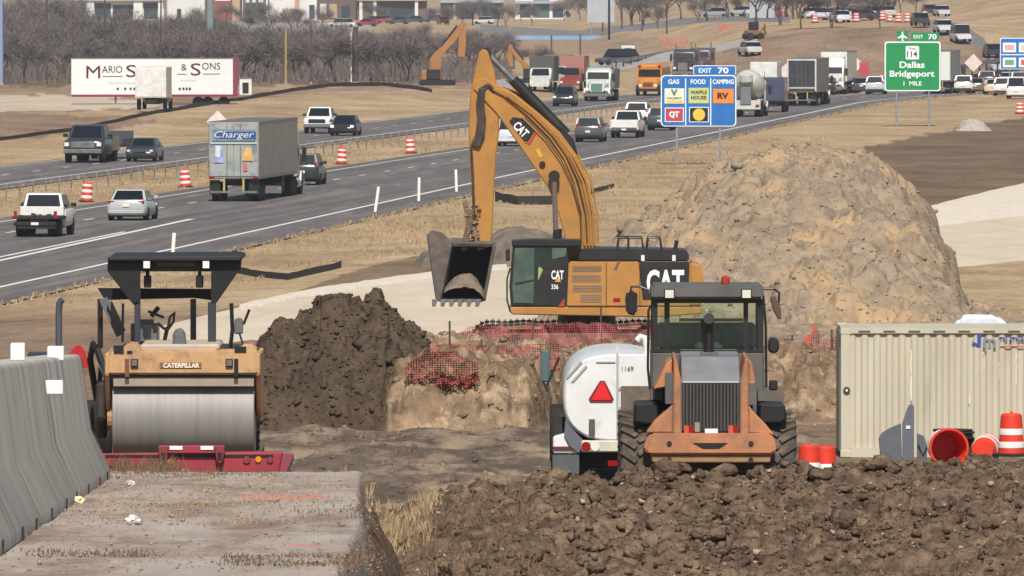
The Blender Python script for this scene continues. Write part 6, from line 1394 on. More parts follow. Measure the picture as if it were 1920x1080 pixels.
b = MB(); b.tube([(0.02, -0.04, 0.3), (0.1, -0.04, 0.12), (0.2, -0.04, 0.34)], 0.015); b.build('wire_loop', BLK, o)
TS_ = F/290.0; p = P(1838, 640, 290.0); tt = thing('tarp_cover', p, 0, 'white tarp covered heap showing above the container top', 'tarp')
b = MB(); poly = [((x-1838)/TS_, (640-y)/TS_) for x, y in ((1770, 640), (1790, 606), (1797, 592), (1812, 588), (1868, 589), (1882, 600), (1895, 612), (1910, 640))]
b.prism(poly, 'y', -0.5, 1.2, [(a*0.9, c*0.9) for a, c in poly]); b.build('sheet', mat('tarp_white', '#cdd3dc', '#bcc4d0', scale=2, rough=0.6, bump=0.5, bscale=5), tt, bevel=0.12, seg=3, smooth=50)
b = MB(); b.bx(-0.6, 0.6, 0.2, 0.7, 0.0, 0.45); b.build('crate', UNDER, tt)
# ---------------------------------------------------------------- highway signs
SBLUE = mat('sign_blue', '#1f6cb2', '#1b62a6', scale=1, rough=0.45)
SGREEN = mat('sign_green', '#0f8a4a', '#0d8146', scale=1, rough=0.45)
SWHITE = mat('sign_white', '#dfe3e6', rough=0.5)
SBLACK = mat('sign_black', '#161616', rough=0.5)
def rrect(x0, x1, z0, z1, r, n=5):
    o = []
    for cx_, cz_, a in ((x1-r, z1-r, 0), (x0+r, z1-r, 90), (x0+r, z0+r, 180), (x1-r, z0+r, 270)):
        for k in range(n+1): t = R(a+90*k/n); o.append((cx_+r*math.cos(t), cz_+r*math.sin(t)))
    return o
class Sign:
    def __init__(s, name, label, px, py, rz=0.0):
        p = gp(px, py, 400); s.s = F/p.y; s.px = px; s.py = py; s.t = thing(name, p, rz, label, 'sign'); s.t.rotation_euler = (0, 0, rz)
    def X(s, p): return (p-s.px)/s.s
    def Z(s, p): return (s.py-p)/s.s
    def panel(s, name, x0, x1, y0, y1, m, y=0.0, d=0.05, r=4, parent=None):
        b = MB(); b.prism(rrect(s.X(x0), s.X(x1), s.Z(y1), s.Z(y0), r/s.s), 'y', y, y+d); return b.build(name, m, parent or s.t)
    def word(s, txt, x, y, w, h, m, yy, parent, bold=0.015, shear=0.0, name='lettering'):
        b = MB(); b.text(txt, (s.X(x), yy, s.Z(y)), w/s.s, h/s.s, bold=bold, depth=0.004, shear=shear); return b.build(name, m, parent)
    def post(s, x, y0, ybase, w=0.14):
        b = MB(); b.bx(s.X(x)-w/2, s.X(x)+w/2, 0.06, 0.2, -0.3, s.Z(y0)); return b.build('post', GALV, s.t, bevel=0.01)
g = Sign('services_sign', 'blue highway services sign with food and fuel logos below an EXIT 70 plaque', 1310, 309)
g.post(1269, 150, 318); g.post(1350, 150, 318)
bd = g.panel('border', 1239, 1380.5, 140.5, 237, SWHITE, 0.0, 0.05, 8); pn = g.panel('panel', 1241, 1378.5, 142.5, 235, SBLUE, -0.02, 0.06, 7)
g.panel('border', 1300, 1380, 122.5, 140, SWHITE, 0.0, 0.05, 2); pq = g.panel('exit_plaque', 1301.3, 1378.7, 123.8, 139.6, SBLUE, -0.02, 0.06, 2)
g.word('EXIT', 1322, 132, 24, 8.5, SWHITE, -0.024, pq, 0.02); g.word('70', 1356, 132, 20, 11.5, SWHITE, -0.024, pq, 0.03)
b = MB()
for x in (1285.5, 1332.5): b.bx(g.X(x-1), g.X(x+1), -0.026, -0.018, g.Z(235), g.Z(147))
b.build('divider', SWHITE, pn)
for t, x, w_ in (('GAS', 1263, 21), ('FOOD', 1309, 28), ('CAMPING', 1356, 40)): g.word(t, x, 153, w_, 9, SWHITE, -0.024, pn, 0.03)
q = g.panel('logo_panel', 1246, 1283, 165.5, 194, mat('logo_cream', '#d9d6c0', rough=0.5), -0.04, 0.03, 1)
g.word('V', 1264, 173.5, 13, 12, mat('logo_teal', '#2a6a6a', rough=0.5), -0.046, q, 0.05); g.word('VALERO', 1264, 184, 28, 4, SBLACK, -0.046, q, 0.02)
b = MB(); b.bx(g.X(1249), g.X(1280), -0.046, -0.038, g.Z(192.5), g.Z(188)); b.build('logo_band', mat('logo_yellow', '#c9bd58', rough=0.5), q)
q = g.panel('logo_panel', 1291, 1329, 164.5, 193.5, mat('logo_lime', '#bfc06a', '#b3c08a', scale=1.2, rough=0.5), -0.04, 0.03, 1)
g.word('WAFFLE', 1310, 173, 31, 7, SBLACK, -0.046, q, 0.03); g.word('HOUSE', 1310, 183, 29, 7, SBLACK, -0.046, q, 0.03)
q = g.panel('logo_panel', 1337, 1375.5, 166.5, 193.5, mat('logo_orange', '#d8812e', rough=0.5), -0.04, 0.03, 1); g.word('RV', 1355.5, 179.5, 21, 12, SBLACK, -0.046, q, 0.05)
q = g.panel('logo_panel', 1246.5, 1282, 201.5, 228.5, SWHITE, -0.04, 0.03, 1); q2 = g.panel('logo_field', 1248, 1280.5, 203, 227, mat('logo_crimson', '#b03a4e', rough=0.5), -0.046, 0.02, 1); g.word('QT', 1264, 215, 19, 13, SWHITE, -0.052, q2, 0.05)
q = g.panel('logo_panel', 1292, 1329, 200.5, 229, SWHITE, -0.04, 0.03, 1); q2 = g.panel('logo_field', 1293.5, 1327.5, 202, 227.5, SBLACK, -0.046, 0.02, 1)
b = MB(); b.cyl((g.X(1310.5), -0.054, g.Z(214.7)), (g.X(1310.5), -0.045, g.Z(214.7)), 11.5/g.s, n=24); b.build('logo_disc', mat('logo_gold', '#d8b43c', rough=0.5), q2)
g = Sign('exit_sign', 'green EXIT 70 highway sign for Dallas and Bridgeport on two posts', 1711, 238)
g.post(1681, 100, 240); g.post(1742, 100, 235)
g.panel('border', 1658.5, 1763.5, 78.5, 171.5, SWHITE, 0.0, 0.05, 5); pn = g.panel('panel', 1661, 1761, 81, 169, SGREEN, -0.02, 0.06, 4)
pq = g.panel('exit_plaque', 1708, 1760.5, 61.5, 77.5, SGREEN, -0.01, 0.05, 1); g.word('EXIT', 1721.5, 69.5, 18, 6.5, SWHITE, -0.014, pq, 0.02); g.word('70', 1748, 69.5, 16, 10, SWHITE, -0.014, pq, 0.03)
pq = g.panel('airport_plaque', 1681, 1703, 58.5, 77.5, SGREEN, -0.01, 0.05, 1)
b = MB(); b.prism([(g.X(x), g.Z(z)) for x, z in ((1691, 60), (1693, 60), (1693.6, 66), (1701, 71), (1701, 73), (1693.6, 71), (1693, 75), (1695, 77), (1689, 77), (1691, 75), (1690.4, 71), (1683, 73), (1683, 71), (1690.4, 66))], 'y', -0.016, -0.008); b.build('plane_symbol', SWHITE, pq)
q = g.panel('route_shield', 1698, 1723, 87, 112, SWHITE, -0.03, 0.02, 2); g.word('114', 1710, 102, 19, 11, SBLACK, -0.034, q, 0.02); g.word('TEXAS', 1710, 92, 15, 4, SBLACK, -0.034, q, 0.01)
g.word('Dallas', 1710, 122, 47, 12, SWHITE, -0.024, pn, 0.025); g.word('Bridgeport', 1710, 140.5, 84, 15, SWHITE, -0.024, pn, 0.025); g.word('1  MILE', 1711, 157, 34, 8, SWHITE, -0.024, pn, 0.02)
g = Sign('services_sign', 'second blue services sign cut off by the right edge of the view', 1900, 166)
g.post(1893, 80, 166); g.post(1925, 80, 166)
g.panel('border', 1875, 1950, 71, 130, SWHITE, 0.0, 0.05, 3); pn = g.panel('panel', 1876.5, 1948.5, 72.5, 128.5, SBLUE, -0.02, 0.06, 2)
for x0, x1, y0_, y1_, c_ in ((1880, 1905, 80, 98, '#d0a59c'), (1910, 1940, 80, 98, '#c9c7a4'), (1880, 1905, 108, 126, '#6d9a72'), (1910, 1940, 108, 126, '#c05a5a')):
    q = g.panel('logo_panel', x0, x1, y0_, y1_, SWHITE, -0.04, 0.03, 1); g.panel('logo_field', x0+4, x1-4, y0_+4, y1_-4, mat('lg'+c_, c_, rough=0.5), -0.046, 0.02, 1, q)
b = MB(); b.bx(g.X(1876.5), g.X(1948), -0.028, -0.018, g.Z(103.5), g.Z(101.5)); b.build('divider', SWHITE, pn)
def diamond(label, px, py, w_, ybase, m=None, Yd=None):
    p = gp(px, ybase, 400); s = F/p.y; t = thing('warning_sign', p, 0, label, 'sign', 'diamond work signs beside the traffic')
    z = (ybase-py)/s; h = w_/2/s
    b = MB(); b.prism([(-h, z), (0, z-h), (h, z), (0, z+h)], 'y', -0.03, 0.0); b.build('panel', m or mat('diamond_face', '#d6cfc8', '#cbb8ae', scale=2, rough=0.5), t)
    b = MB(); b.bx(-0.05, 0.05, 0.005, 0.1, -0.2, z); b.build('post', GALV, t)
    return t
diamond('pale diamond sign showing above the grey Charger trailer', 408, 228, 42, 330)
diamond('pale diamond sign just right of the white semi truck', 1602, 121, 34, 165)
diamond('pale diamond sign half hidden by the dark trailer', 1474, 135, 32, 178)
diamond('pale diamond sign right of the green exit sign', 1825, 118, 34, 165)
p = gp(1620, 165, 400); s = F/p.y; t = thing('warning_board', p, 0, 'red warning board beside a pale diamond sign', 'sign')
b = MB(); b.bx(-9/s, 9/s, -0.04, 0, 22/s, 48/s); b.build('panel', mat('board_red', '#b0414c', rough=0.5), t, bevel=0.03); b = MB(); b.bx(-0.05, 0.05, 0.01, 0.1, -0.2, 45/s); b.build('post', GALV, t)

# delineator posts, median drums, cable barrier
POSTW = mat('post_white', '#dcdad0', rough=0.5)
for px, y0_, y1_, lb_, tilt in ((703, 350, 399, 'white delineator post nearest the excavator bucket in the row of three, tilted right', 0.14), (785, 333, 379, 'white delineator post in the middle of the row of three by the road', 0.02), (856, 318, 361, 'white delineator post closest to the excavator stick', -0.03), (322, 437, 500, 'white delineator post rising behind the roller canopy', 0.07)):
    p = gp(px, y1_, 330); s = F/p.y; t = thing('delineator_post', p, 0, lb_, 'delineator post', 'white delineator posts along the road edge'); t.rotation_euler = (0, tilt, 0)
    b = MB(); b.bx(-0.07, 0.07, -0.02, 0.02, -0.1, (y1_-y0_)/s); b.build('post', POSTW, t, bevel=0.01)
    b = MB(); b.bx(-0.05, 0.05, -0.028, -0.021, (y1_-y0_)/s-0.3, (y1_-y0_)/s-0.05); b.build('reflector', mat('silver_tape', '#e6e6e0', rough=0.3), t)
pro = thing('traffic_drum', (0, 0, 0), 0, 'x', 'traffic drum', 'orange drums along the median'); drum_mesh(pro, r=0.30, h=0.95)
for k, (px, y1_, lb_) in enumerate(((162, 379, 'orange striped drum in the median behind the white work pickup'), (348, 351, 'orange striped drum in the median left of the Charger trailer'), (640, 308, 'orange striped drum in the median right of the Charger trailer'), (770, 288, 'orange striped drum in the median nearest the excavator stick'))):
    o = pro if k == 0 else copy_tree(pro); o.location = gp(px, y1_, 330); o.rotation_euler = (0, 0.06*(-1)**k, 0); o['label'] = lb_; o.scale = (1.05, 1.05, 1.1)
t = thing('cable_barrier', (0, 0, 0), 0, 'long cable barrier on thin posts down the grassy median', 'cable barrier')
b = MB(); b.bx(-0.04, 0.04, -0.03, 0.03, -0.2, 0.95); p0 = b.build('post', mat('dull_post', '#6c675f', '#7e7870', scale=5, rough=0.7), t)
Yp = np.arange(533, 985, 4.7)
for k, y in enumerate(Yp):
    o = p0 if k == 0 else p0.copy()
    if k: C.objects.link(o); o.parent = t
    x = float(XR(y))-13.7; o.location = (x, y, gz(x, y)); o.rotation_euler = (random.uniform(-.03, .03), random.uniform(-.05, .05), 0)
for h in (0.55, 0.70, 0.85):
    b = MB(); b.tube([(float(XR(y))-13.7, y, gz(float(XR(y))-13.7, y)+h) for y in Yp[::3]], 0.012, 4); b.build('cable', GALV, t)
# black silt fences
SILT = mat('silt_fabric', '#1c1b1c', '#302d2b', scale=2, rough=0.9)
def silt(label, pts, hpx, ymin=330, lump=0.3):
    Q = [gp(*p, ymin) for p in pts]; L = [Q[0]]
    for a, c in zip(Q[:-1], Q[1:]):
        n = max(2, int((c-a).length/0.7))
        for k in range(1, n+1): L.append(a.lerp(c, k/n))
    b = MB(); rows = []
    for i, p in enumerate(L):
        h = hpx*p.y/F*(1+lump*1.4*float(fbm(np.array(i*0.16), np.array(3.0), 17, 3))); o = 0.2*float(fbm(np.array(i*0.2), np.array(9.0), 18, 2)); z = gz(p.x, p.y)
        rows.append([(p.x, p.y+o, z-0.1), (p.x, p.y+o+0.05, z-0.1), (p.x, p.y+o*1.5+0.05, z+h), (p.x, p.y+o*1.5, z+h)])
    b.loft([[Vector(q) for q in r_] for r_ in rows]); o = b.build('silt_fence', SILT, None)
    return tag(o, label, 'silt fence')
silt('long black silt fence along the far edge of the dry grass', [(-30, 268), (60, 256), (130, 247), (200, 233), (280, 216), (350, 204), (480, 184), (560, 170), (620, 163), (720, 161), (760, 166), (810, 174)], 7, 500)
silt('black silt fence between the roller canopy and the white gravel', [(440, 512), (480, 520), (540, 525), (600, 512), (640, 502)], 13, 330)
silt('black silt fence behind the excavator boom cylinder', [(928, 378), (970, 384), (1040, 384)], 17, 330)
silt('short black silt fence right of the excavator boom', [(1108, 364), (1130, 358), (1152, 352)], 9, 330)
# red safety mesh
def net_mat():
    m = bpy.data.materials.new('safety_net'); m.use_nodes = True; n = m.node_tree.nodes; l = m.node_tree.links; b = n['Principled BSDF']
    b.inputs['Base Color'].default_value = (*lin('#98423f'), 1); b.inputs['Roughness'].default_value = 0.6
    tc = n.new('ShaderNodeTexCoord'); sp = n.new('ShaderNodeSeparateXYZ'); l.new(tc.outputs['Object'], sp.inputs[0])
    def bar(s_, k, th):
        a = n.new('ShaderNodeMath'); a.operation = 'MULTIPLY'; a.inputs[1].default_value = k; l.new(s_, a.inputs[0])
        f = n.new('ShaderNodeMath'); f.operation = 'FRACT'; l.new(a.outputs[0], f.inputs[0])
        g_ = n.new('ShaderNodeMath'); g_.operation = 'LESS_THAN'; g_.inputs[1].default_value = th; l.new(f.outputs[0], g_.inputs[0]); return g_.outputs[0]
    mx = n.new('ShaderNodeMath'); mx.operation = 'MAXIMUM'; l.new(bar(sp.outputs[0], 20.0, 0.27), mx.inputs[0]); l.new(bar(sp.outputs[2], 24.0, 0.27), mx.inputs[1])
    l.new(mx.outputs[0], b.inputs['Alpha']); return m
NET = net_mat()
def net(label, tops, bots, D, posts):
    t = thing('safety_fence', P(tops[0][0], bots[0][1], D), 0, label, 'safety fence'); o = P(tops[0][0], bots[0][1], D); s = F/D
    b = MB(); n = 60; xs_ = np.linspace(tops[0][0], tops[-1][0], n); rows = []
    for i, x in enumerate(xs_):
        a = np.interp(x, [p[0] for p in tops], [p[1] for p in tops])+random.uniform(-2, 2)+14*float(np.abs(fbm(np.array(x*0.025), np.array(D), 5, 3)))*2; c = np.interp(x, [p[0] for p in bots], [p[1] for p in bots])+random.uniform(-3, 3)
        rows.append([((x-tops[0][0])/s, 0.4*float(fbm(np.array(i*0.35), np.array(v*2.5), 6, 3))*1.6+0.1*math.sin(i*0.23), (bots[0][1]-(a+(c-a)*v))/s) for v in np.linspace(0, 1, 7)])
    vs = [p for r_ in rows for p in r_]; fs = [(i*7+j, i*7+j+1, (i+1)*7+j+1, (i+1)*7+j) for i in range(n-1) for j in range(6)]
    b.add(vs, fs); b.build('netting', NET, t, fix=False)
    for px, y0_, y1_ in posts:
        b = MB(); b.cyl(((px-tops[0][0])/s, 0.06, (bots[0][1]-y1_)/s), ((px-tops[0][0])/s, 0.06, (bots[0][1]-y0_)/s), 0.022, n=8); b.build('post', mat('net_post', '#4a4038', rough=0.8), t)
    return t
net('red safety netting in front of the excavator tracks', [(764, 658), (800, 656), (843, 636), (880, 612), (903, 608), (1060, 604), (1230, 602)], [(764, 722), (800, 724), (843, 708), (903, 706), (980, 694), (1100, 690), (1230, 688)], 224.0, [(1000, 600, 700), (1127, 576, 690)])
net('red safety netting between the loader and the container', [(1440, 664), (1480, 640), (1500, 650), (1530, 612), (1545, 640), (1580, 622)], [(1440, 738), (1500, 742), (1580, 738)], 222.0, [(1486, 628, 745), (1560, 618, 745)])
FNET = mat('far_net', '#b0685e', '#b98876', scale=2, rough=0.8); FNET.node_tree.nodes['Principled BSDF'].inputs['Alpha'].default_value = 0.5
def net_heap(name_parent, D, x0, x1, y0, y1, o, s, seed, m, layers=5):
    # slack netting lying in folds: several crumpled layers of the same net
    for q_ in range(layers):
        b = MB(); nx, nz = 16, 10; g_ = random.Random(seed+q_)
        vs = [((x0+(x1-x0)*(i/(nx-1)+g_.uniform(-.05, .05)))/s, g_.uniform(-0.25, 0.25), (y1+(y0-y1)*(j/(nz-1))*(0.55+0.45*math.sin(math.pi*(i+0.5)/nx))+g_.uniform(-5, 5))/s) for i in range(nx) for j in range(nz)]
        b.add([(p[0], p[1], -p[2]) for p in vs], [(i*nz+j, i*nz+j+1, (i+1)*nz+j+1, (i+1)*nz+j) for i in range(nx-1) for j in range(nz-1)]); b.build('netting_fold', m, name_parent, fix=False)
net('red safety netting draped over the rubble bank beside the dark earth pile', [(768, 660), (800, 652), (843, 642), (903, 646), (1050, 642)], [(768, 720), (803, 724), (843, 708), (903, 702), (1050, 694)], 204.5, [(768, 650, 735), (843, 602, 720), (903, 636, 740)])
s_ = F/201.0; t_ = thing('fallen_netting', P(800, 690, 200.6), 0, 'crumpled heap of red netting beside the dark earth pile', 'netting'); net_heap(t_, 201, -36, 96, -34, 34, None, s_, 70, NET, 2)
s_ = F/221.0; t_ = thing('fallen_netting', P(1510, 690, 221.0), 0, 'slumped heap of orange red netting between loader and container', 'netting'); net_heap(t_, 221, -50, 64, -8, 46, None, s_, 80, NET, 3)
b = MB(); b.prism([(-8/s_, 34/s_), (2/s_, 40/s_), (20/s_, 78/s_), (16/s_, 80/s_), (8/s_, 62/s_), (-6/s_, 50/s_)], 'y', -0.3, -0.25); b.build('netting_fold', mat('net_fold', '#c4473c', rough=0.7), t_)
# lane of orange cones and mesh in the distance
def far_pos(px, py): return gp(px, py, 700)
t2 = thing('safety_fence', far_pos(1240, 92), 0, 'distant red netting above the concrete ramp road', 'safety fence'); s = F/far_pos(1240, 92).y
def far_net(w_, h, t_):
    b = MB(); n = 24; b.prism([(0, 0), (w_, 0)]+[(w_*(n-k)/n, h*random.uniform(0.5, 1.0)) for k in range(n+1)], 'y', 0, 0.05); b.build('netting', FNET, t_)
far_net(50/s, 30/s, t2)
t2 = thing('safety_fence', far_pos(1345, 62), 0, 'distant red netting on the brown embankment', 'safety fence'); s = F/far_pos(1345, 62).y
far_net(155/s, 20/s, t2)
for k in range(14):
    o = copy_tree(pro); px = 1530+k*15.5+random.uniform(-3, 3); o.location = far_pos(px, 40+random.uniform(-3, 3)); o['label'] = 'small distant orange drum in the row on the embankment top'; o['group'] = 'distant orange drums on the embankment'; o.scale = (1.3,)*3; o.rotation_euler = (0, 0, 0)
o = copy_tree(pro); o.location = gp(1912, 214, 500); o['label'] = 'orange drum alone on the grass at the right edge'; o['group'] = 'orange drums on the grass'; o.rotation_euler = (0, 0, 0); o.scale = (1.1,)*3

# ---------------------------------------------------------------- long lettered trailer and other yard things
TY2 = 905.0; q = F/TY2
t = thing('lettered_trailer', P(290, 203, TY2), R(3), 'long white semi trailer with MARIO S & SONS lettering and red base', 'trailer')
X_ = lambda p: (p-290)/q
Z_ = lambda p: (203-p)/q
b = MB(); b.bx(X_(134), X_(437), 0, 2.5, Z_(178), Z_(109)); bxx = b.build('trailer_box', mat('trailer_white', '#dcdcd8', '#d2d2ce', scale=0.7, rough=0.5), t, bevel=0.03)
b = MB(); b.bx(X_(437.3), X_(446), 0.01, 2.49, Z_(181), Z_(107.5)); b.build('end_wall', mat('maroon_end', '#7c3048', rough=0.5), t, bevel=0.02)
b = MB(); b.bx(X_(134), X_(446), -0.02, 0.0, Z_(181.5), Z_(177)); b.build('base_rail', mat('crimson_rail', '#7e2240', rough=0.5), t)
b = MB(); b.bx(X_(134), X_(437), -0.015, 0.0, Z_(110.5), Z_(108.6)); b.build('top_rail', STEEL, t)
LMK = mat('letter_maroon', '#4a1428', rough=0.5); LBK = mat('letter_black', '#26262e', rough=0.5)
for txt, px, py, w_, h_, m_ in (('M', 175, 135, 26, 23, LMK), ('ARIO', 210.5, 130, 38, 13, LBK), ('S', 246, 133, 19, 23, LMK), ('&', 345, 126, 10, 12, LBK), ('S', 367, 130, 19, 23, LMK), ('ONS', 396, 124, 34, 13, LBK)):
    b = MB(); b.text(txt, (X_(px), -0.012, Z_(py)), w_/q, h_/q, bold=0.0, depth=0.01); b.build('lettering', m_, t)
b = MB(); b.bx(X_(192), X_(230), -0.01, 0.0, Z_(144), Z_(142.5)); b.bx(X_(332), X_(350), -0.01, 0.0, Z_(140), Z_(138.5)); b.bx(X_(380), X_(413), -0.01, 0.0, Z_(139.5), Z_(138)); b.build('underline', LBK, t)
for k, px in enumerate((221, 235, 245, 252, 337, 344, 350, 356)):
    b = MB(); b.bx(X_(px-2), X_(px+2), -0.012, 0.0, Z_(169), Z_(164)); b.build('small_mark', LBK, t)
b = MB(); b.bx(X_(203), X_(257), -0.01, 0.0, Z_(158), Z_(153)); b.bx(X_(338), X_(368), -0.01, 0.0, Z_(153), Z_(149)); b.build('faded_line', mat('faded_grey', '#b9b7ba', '#cfcdcd', scale=6, rough=0.6), t)
for px in (372, 390, 420):
    wheel(t, X_(px), 0.5, 0.5, 0.28, STEEL, -1).rotation_euler = (0, 0, R(90)); 
b = MB(); b.bx(X_(215), X_(219), 0.3, 0.5, 0, Z_(178)); b.build('landing_gear', STEEL, t)
b_.location = P(290, 205, 858); b_.location.z = P(290, 206, 856).z; b_.rotation_euler = (0, 0, R(-3))
def simple_box(name, label, cat, px0, px1, py0, py1, D, m, d=1.5, roof=None, bevel=0.03):
    s = F/D; o = P((px0+px1)/2, py1, D); t = thing(name, o, 0, label, cat)
    w2 = (px1-px0)/2/s; h = (py1-py0)/s
    b = MB(); b.bx(-w2, w2, 0, d, 0, h); b.build('body', m, t, bevel=bevel)
    b = MB(); b.bx(-w2-0.05, w2+0.05, -0.05, d+0.05, h, h+0.08); b.build('lid', roof or STEEL, t)
    b = MB(); b.bx(-w2*0.5, w2*0.5, -0.03, 0.0, h*0.1, h*0.75); b.build('door', UNDER if d > 1 else m, t)
    return t
simple_box('site_cabin', 'small white site cabin right of the lettered trailer', 'cabin', 449, 472, 147, 178, 930, WHITE)
simple_box('white_crate', 'white crate at the foot of the distant excavator', 'crate', 752, 788, 152, 160, 1095, WHITE, 1.0)
# distant excavators: boom, stick and low body
def far_exc(label, px, py, D, flip=1, sc_=1.0):
    # drawn in pixels of its own distance
    s = F/D; t = thing('distant_excavator', P(px, py, D), 0, label, 'excavator')
    f = lambda L: [((a-820)/s*flip*sc_, (162-c)/s*sc_) for a, c in L]
    OR = mat('far_orange', '#a06f3c', '#936539', scale=1, rough=0.5)
    b = MB(); b.prism(f([(805, 160), (807, 112), (815, 100), (830, 88), (846, 68), (858, 52), (866, 40), (872, 44), (866, 62), (852, 82), (836, 98), (828, 112), (826, 160)]), 'y', -0.3, 0.3); b.build('boom', OR, t, bevel=0.04)
    b = MB(); b.prism(f([(862, 48), (870, 40), (874, 50), (874, 88), (871, 110), (858, 108), (860, 80)]), 'y', -0.26, 0.26); b.build('stick', OR, t, bevel=0.03)
    b = MB(); b.cyl((*[f([(828, 90)])[0][0], 0, f([(828, 90)])[0][1]],), (*[f([(857, 50)])[0][0], 0, f([(857, 50)])[0][1]],), 0.12, n=8); b.build('cylinder', BLK, t)
    b = MB(); b.prism(f([(862, 112), (872, 112), (876, 128), (874, 144), (866, 138), (864, 124)]), 'y', -0.5, 0.5); b.build('bucket', MUDST, t, bevel=0.03)
    b = MB(); b.bx(f([(790, 0)])[0][0], f([(828, 0)])[0][0], 0.35, 2.6, 0.5, 1.5); b.build('body', OR, t, bevel=0.08)
    b = MB(); b.bx(f([(800, 0)])[0][0], f([(826, 0)])[0][0], -1.2, -0.35, 0.6, 1.6); b.build('cab', BLK, t, bevel=0.06)
    for y in (-1.1, 1.6):
        b = MB(); b.prism(rrect(-1.8, 1.8, -0.1, 0.55, 0.3), 'y', y, y+0.5); b.build('track', UNDER, t)
    return t
far_exc('distant orange excavator with its arm folded above the bare trees', 820, 160, 1058)
far_exc('distant orange excavator partly hidden behind the big excavator boom', 986, 158, 1075, -1, 0.62)
# ---------------------------------------------------------------- bare trees
BARK = mat('bark', '#4a423c', '#585049', scale=3, rough=0.95)
TWIG = mat('bare_twigs', '#5f5751', '#736a64', scale=0.8, rough=0.95)
def tree_proto(seed, H=5.6, spread=2.4, n=900):
    g_ = random.Random(seed); t = thing('bare_tree', (0, 0, 0), 0, 'leafless grey brown tree in the wood behind the highway', 'tree', 'bare trees behind the highway')
    tb = MB(); tw = MB(); ends = []
    def grow(p, d, L, r, lv):
        q = p+d*L; mid = p+d*L*0.5+Vector((g_.uniform(-1, 1), g_.uniform(-1, 1), 0))*L*0.08
        tb.tube([p, mid, q], [r, r*0.8, r*0.6], 5)
        if lv == 0: ends.append((q, d)); return
        for k in range(3 if lv > 1 else 4):
            a = g_.uniform(0, 6.28); nd = (d+Vector((math.cos(a), math.sin(a), 0.15))*g_.uniform(0.5, 0.95)).normalized()
            grow(p+d*L*g_.uniform(0.55, 1.0), nd, L*g_.uniform(0.6, 0.8), r*0.55, lv-1)
    for k in range(g_.choice((1, 2, 2))): grow(Vector((g_.uniform(-.3, .3), g_.uniform(-.3, .3), -0.2)), Vector((g_.uniform(-.25, .25), g_.uniform(-.25, .25), 1)).normalized(), H*0.38, 0.11, 3)
    for k in range(n):
        e, d = g_.choice(ends); p = e+Vector((g_.gauss(0, .35), g_.gauss(0, .35), g_.gauss(-0.1, .4)))
        if p.z < 0.5: continue
        nd = (d*0.6+Vector((g_.gauss(0, .6), g_.gauss(0, .6), g_.gauss(0.35, .4)))).normalized(); L = g_.uniform(0.4, 1.1); wv = nd.cross(Vector((g_.gauss(0, 1), g_.gauss(0, 1), g_.gauss(0, 1)))).normalized()*0.022
        tw.add([p-wv, p+wv, p+nd*L], [(0, 1, 2)])
    tb.build('trunk', BARK, t, fix=False); tw.build('crown', TWIG, t, fix=False)
    return t
protos = [tree_proto(100+k, 5.4+0.3*k, n=1500) for k in range(5)]
spots = []
for x in np.arange(-70, 760, 25): spots.append((x+random.uniform(-8, 8), random.uniform(148, 158), random.uniform(0.75, 1.05)))
for x in np.arange(-60, 640, 26): spots.append((x+random.uniform(-8, 8), random.uniform(128, 140), random.uniform(0.8, 1.1)))
for x in np.arange(-60, 420, 26): spots.append((x+random.uniform(-8, 8), random.uniform(104, 116), random.uniform(0.9, 1.15)))
for x in np.arange(-60, 150, 24): spots.append((x+random.uniform(-8, 8), random.uniform(80, 95), random.uniform(1.2, 1.5)))
for x in np.arange(-60, 560, 40): spots.append((x+random.uniform(-8, 8), random.uniform(66, 84), random.uniform(0.7, 1.0)))
for x in np.arange(560, 960, 26): spots.append((x+random.uniform(-8, 8), random.uniform(92, 128), random.uniform(0.45, 0.75)))
for x in np.arange(700, 960, 20): spots.append((x+random.uniform(-8, 8), random.uniform(122, 142), random.uniform(0.6, 0.85)))
for x in np.arange(1060, 1660, 24): spots.append((x+random.uniform(-9, 9), random.uniform(30, 42), random.uniform(0.6, 1.3)))
for x in np.arange(1420, 1720, 17): spots.append((x+random.uniform(-7, 7), random.uniform(24, 34), random.uniform(0.7, 1.4)))
for x in np.arange(800, 1000, 22): spots.append((x+random.uniform(-9, 9), random.uniform(38, 50), random.uniform(0.5, 1.0)))
for x in (980, 1000, 1015): spots.append((x, 132, 0.5))
for x in (420, 470, 500, 560, 600, 700, 840, 880, 930, 1180, 1215, 1240, 1465, 1500, 1560, 1650): spots.append((x+random.uniform(-6, 6), random.uniform(44, 56), random.uniform(0.7, 1.2)))
spots = [q_ for q_ in spots if not (785 < q_[0] < 890 and q_[1] > 130)]
for k, (x, y, s) in enumerate(spots):
    o = protos[k] if k < 5 else copy_tree(protos[k % 5])
    o.location = far_pos(x, y); o.rotation_euler = (0, 0, random.uniform(0, 6.28)); o.scale = (s*1.25, s*1.25, s)
tag(blades('underbrush', np.array([list(far_pos(random.uniform(-80, 960), random.uniform(118, 158))) for _ in range(1600)]), rng.uniform(0.6, 1.9, 1600), TWIG, seed=31, wdt=0.05, lean=0.6, n=7), kind='stuff')

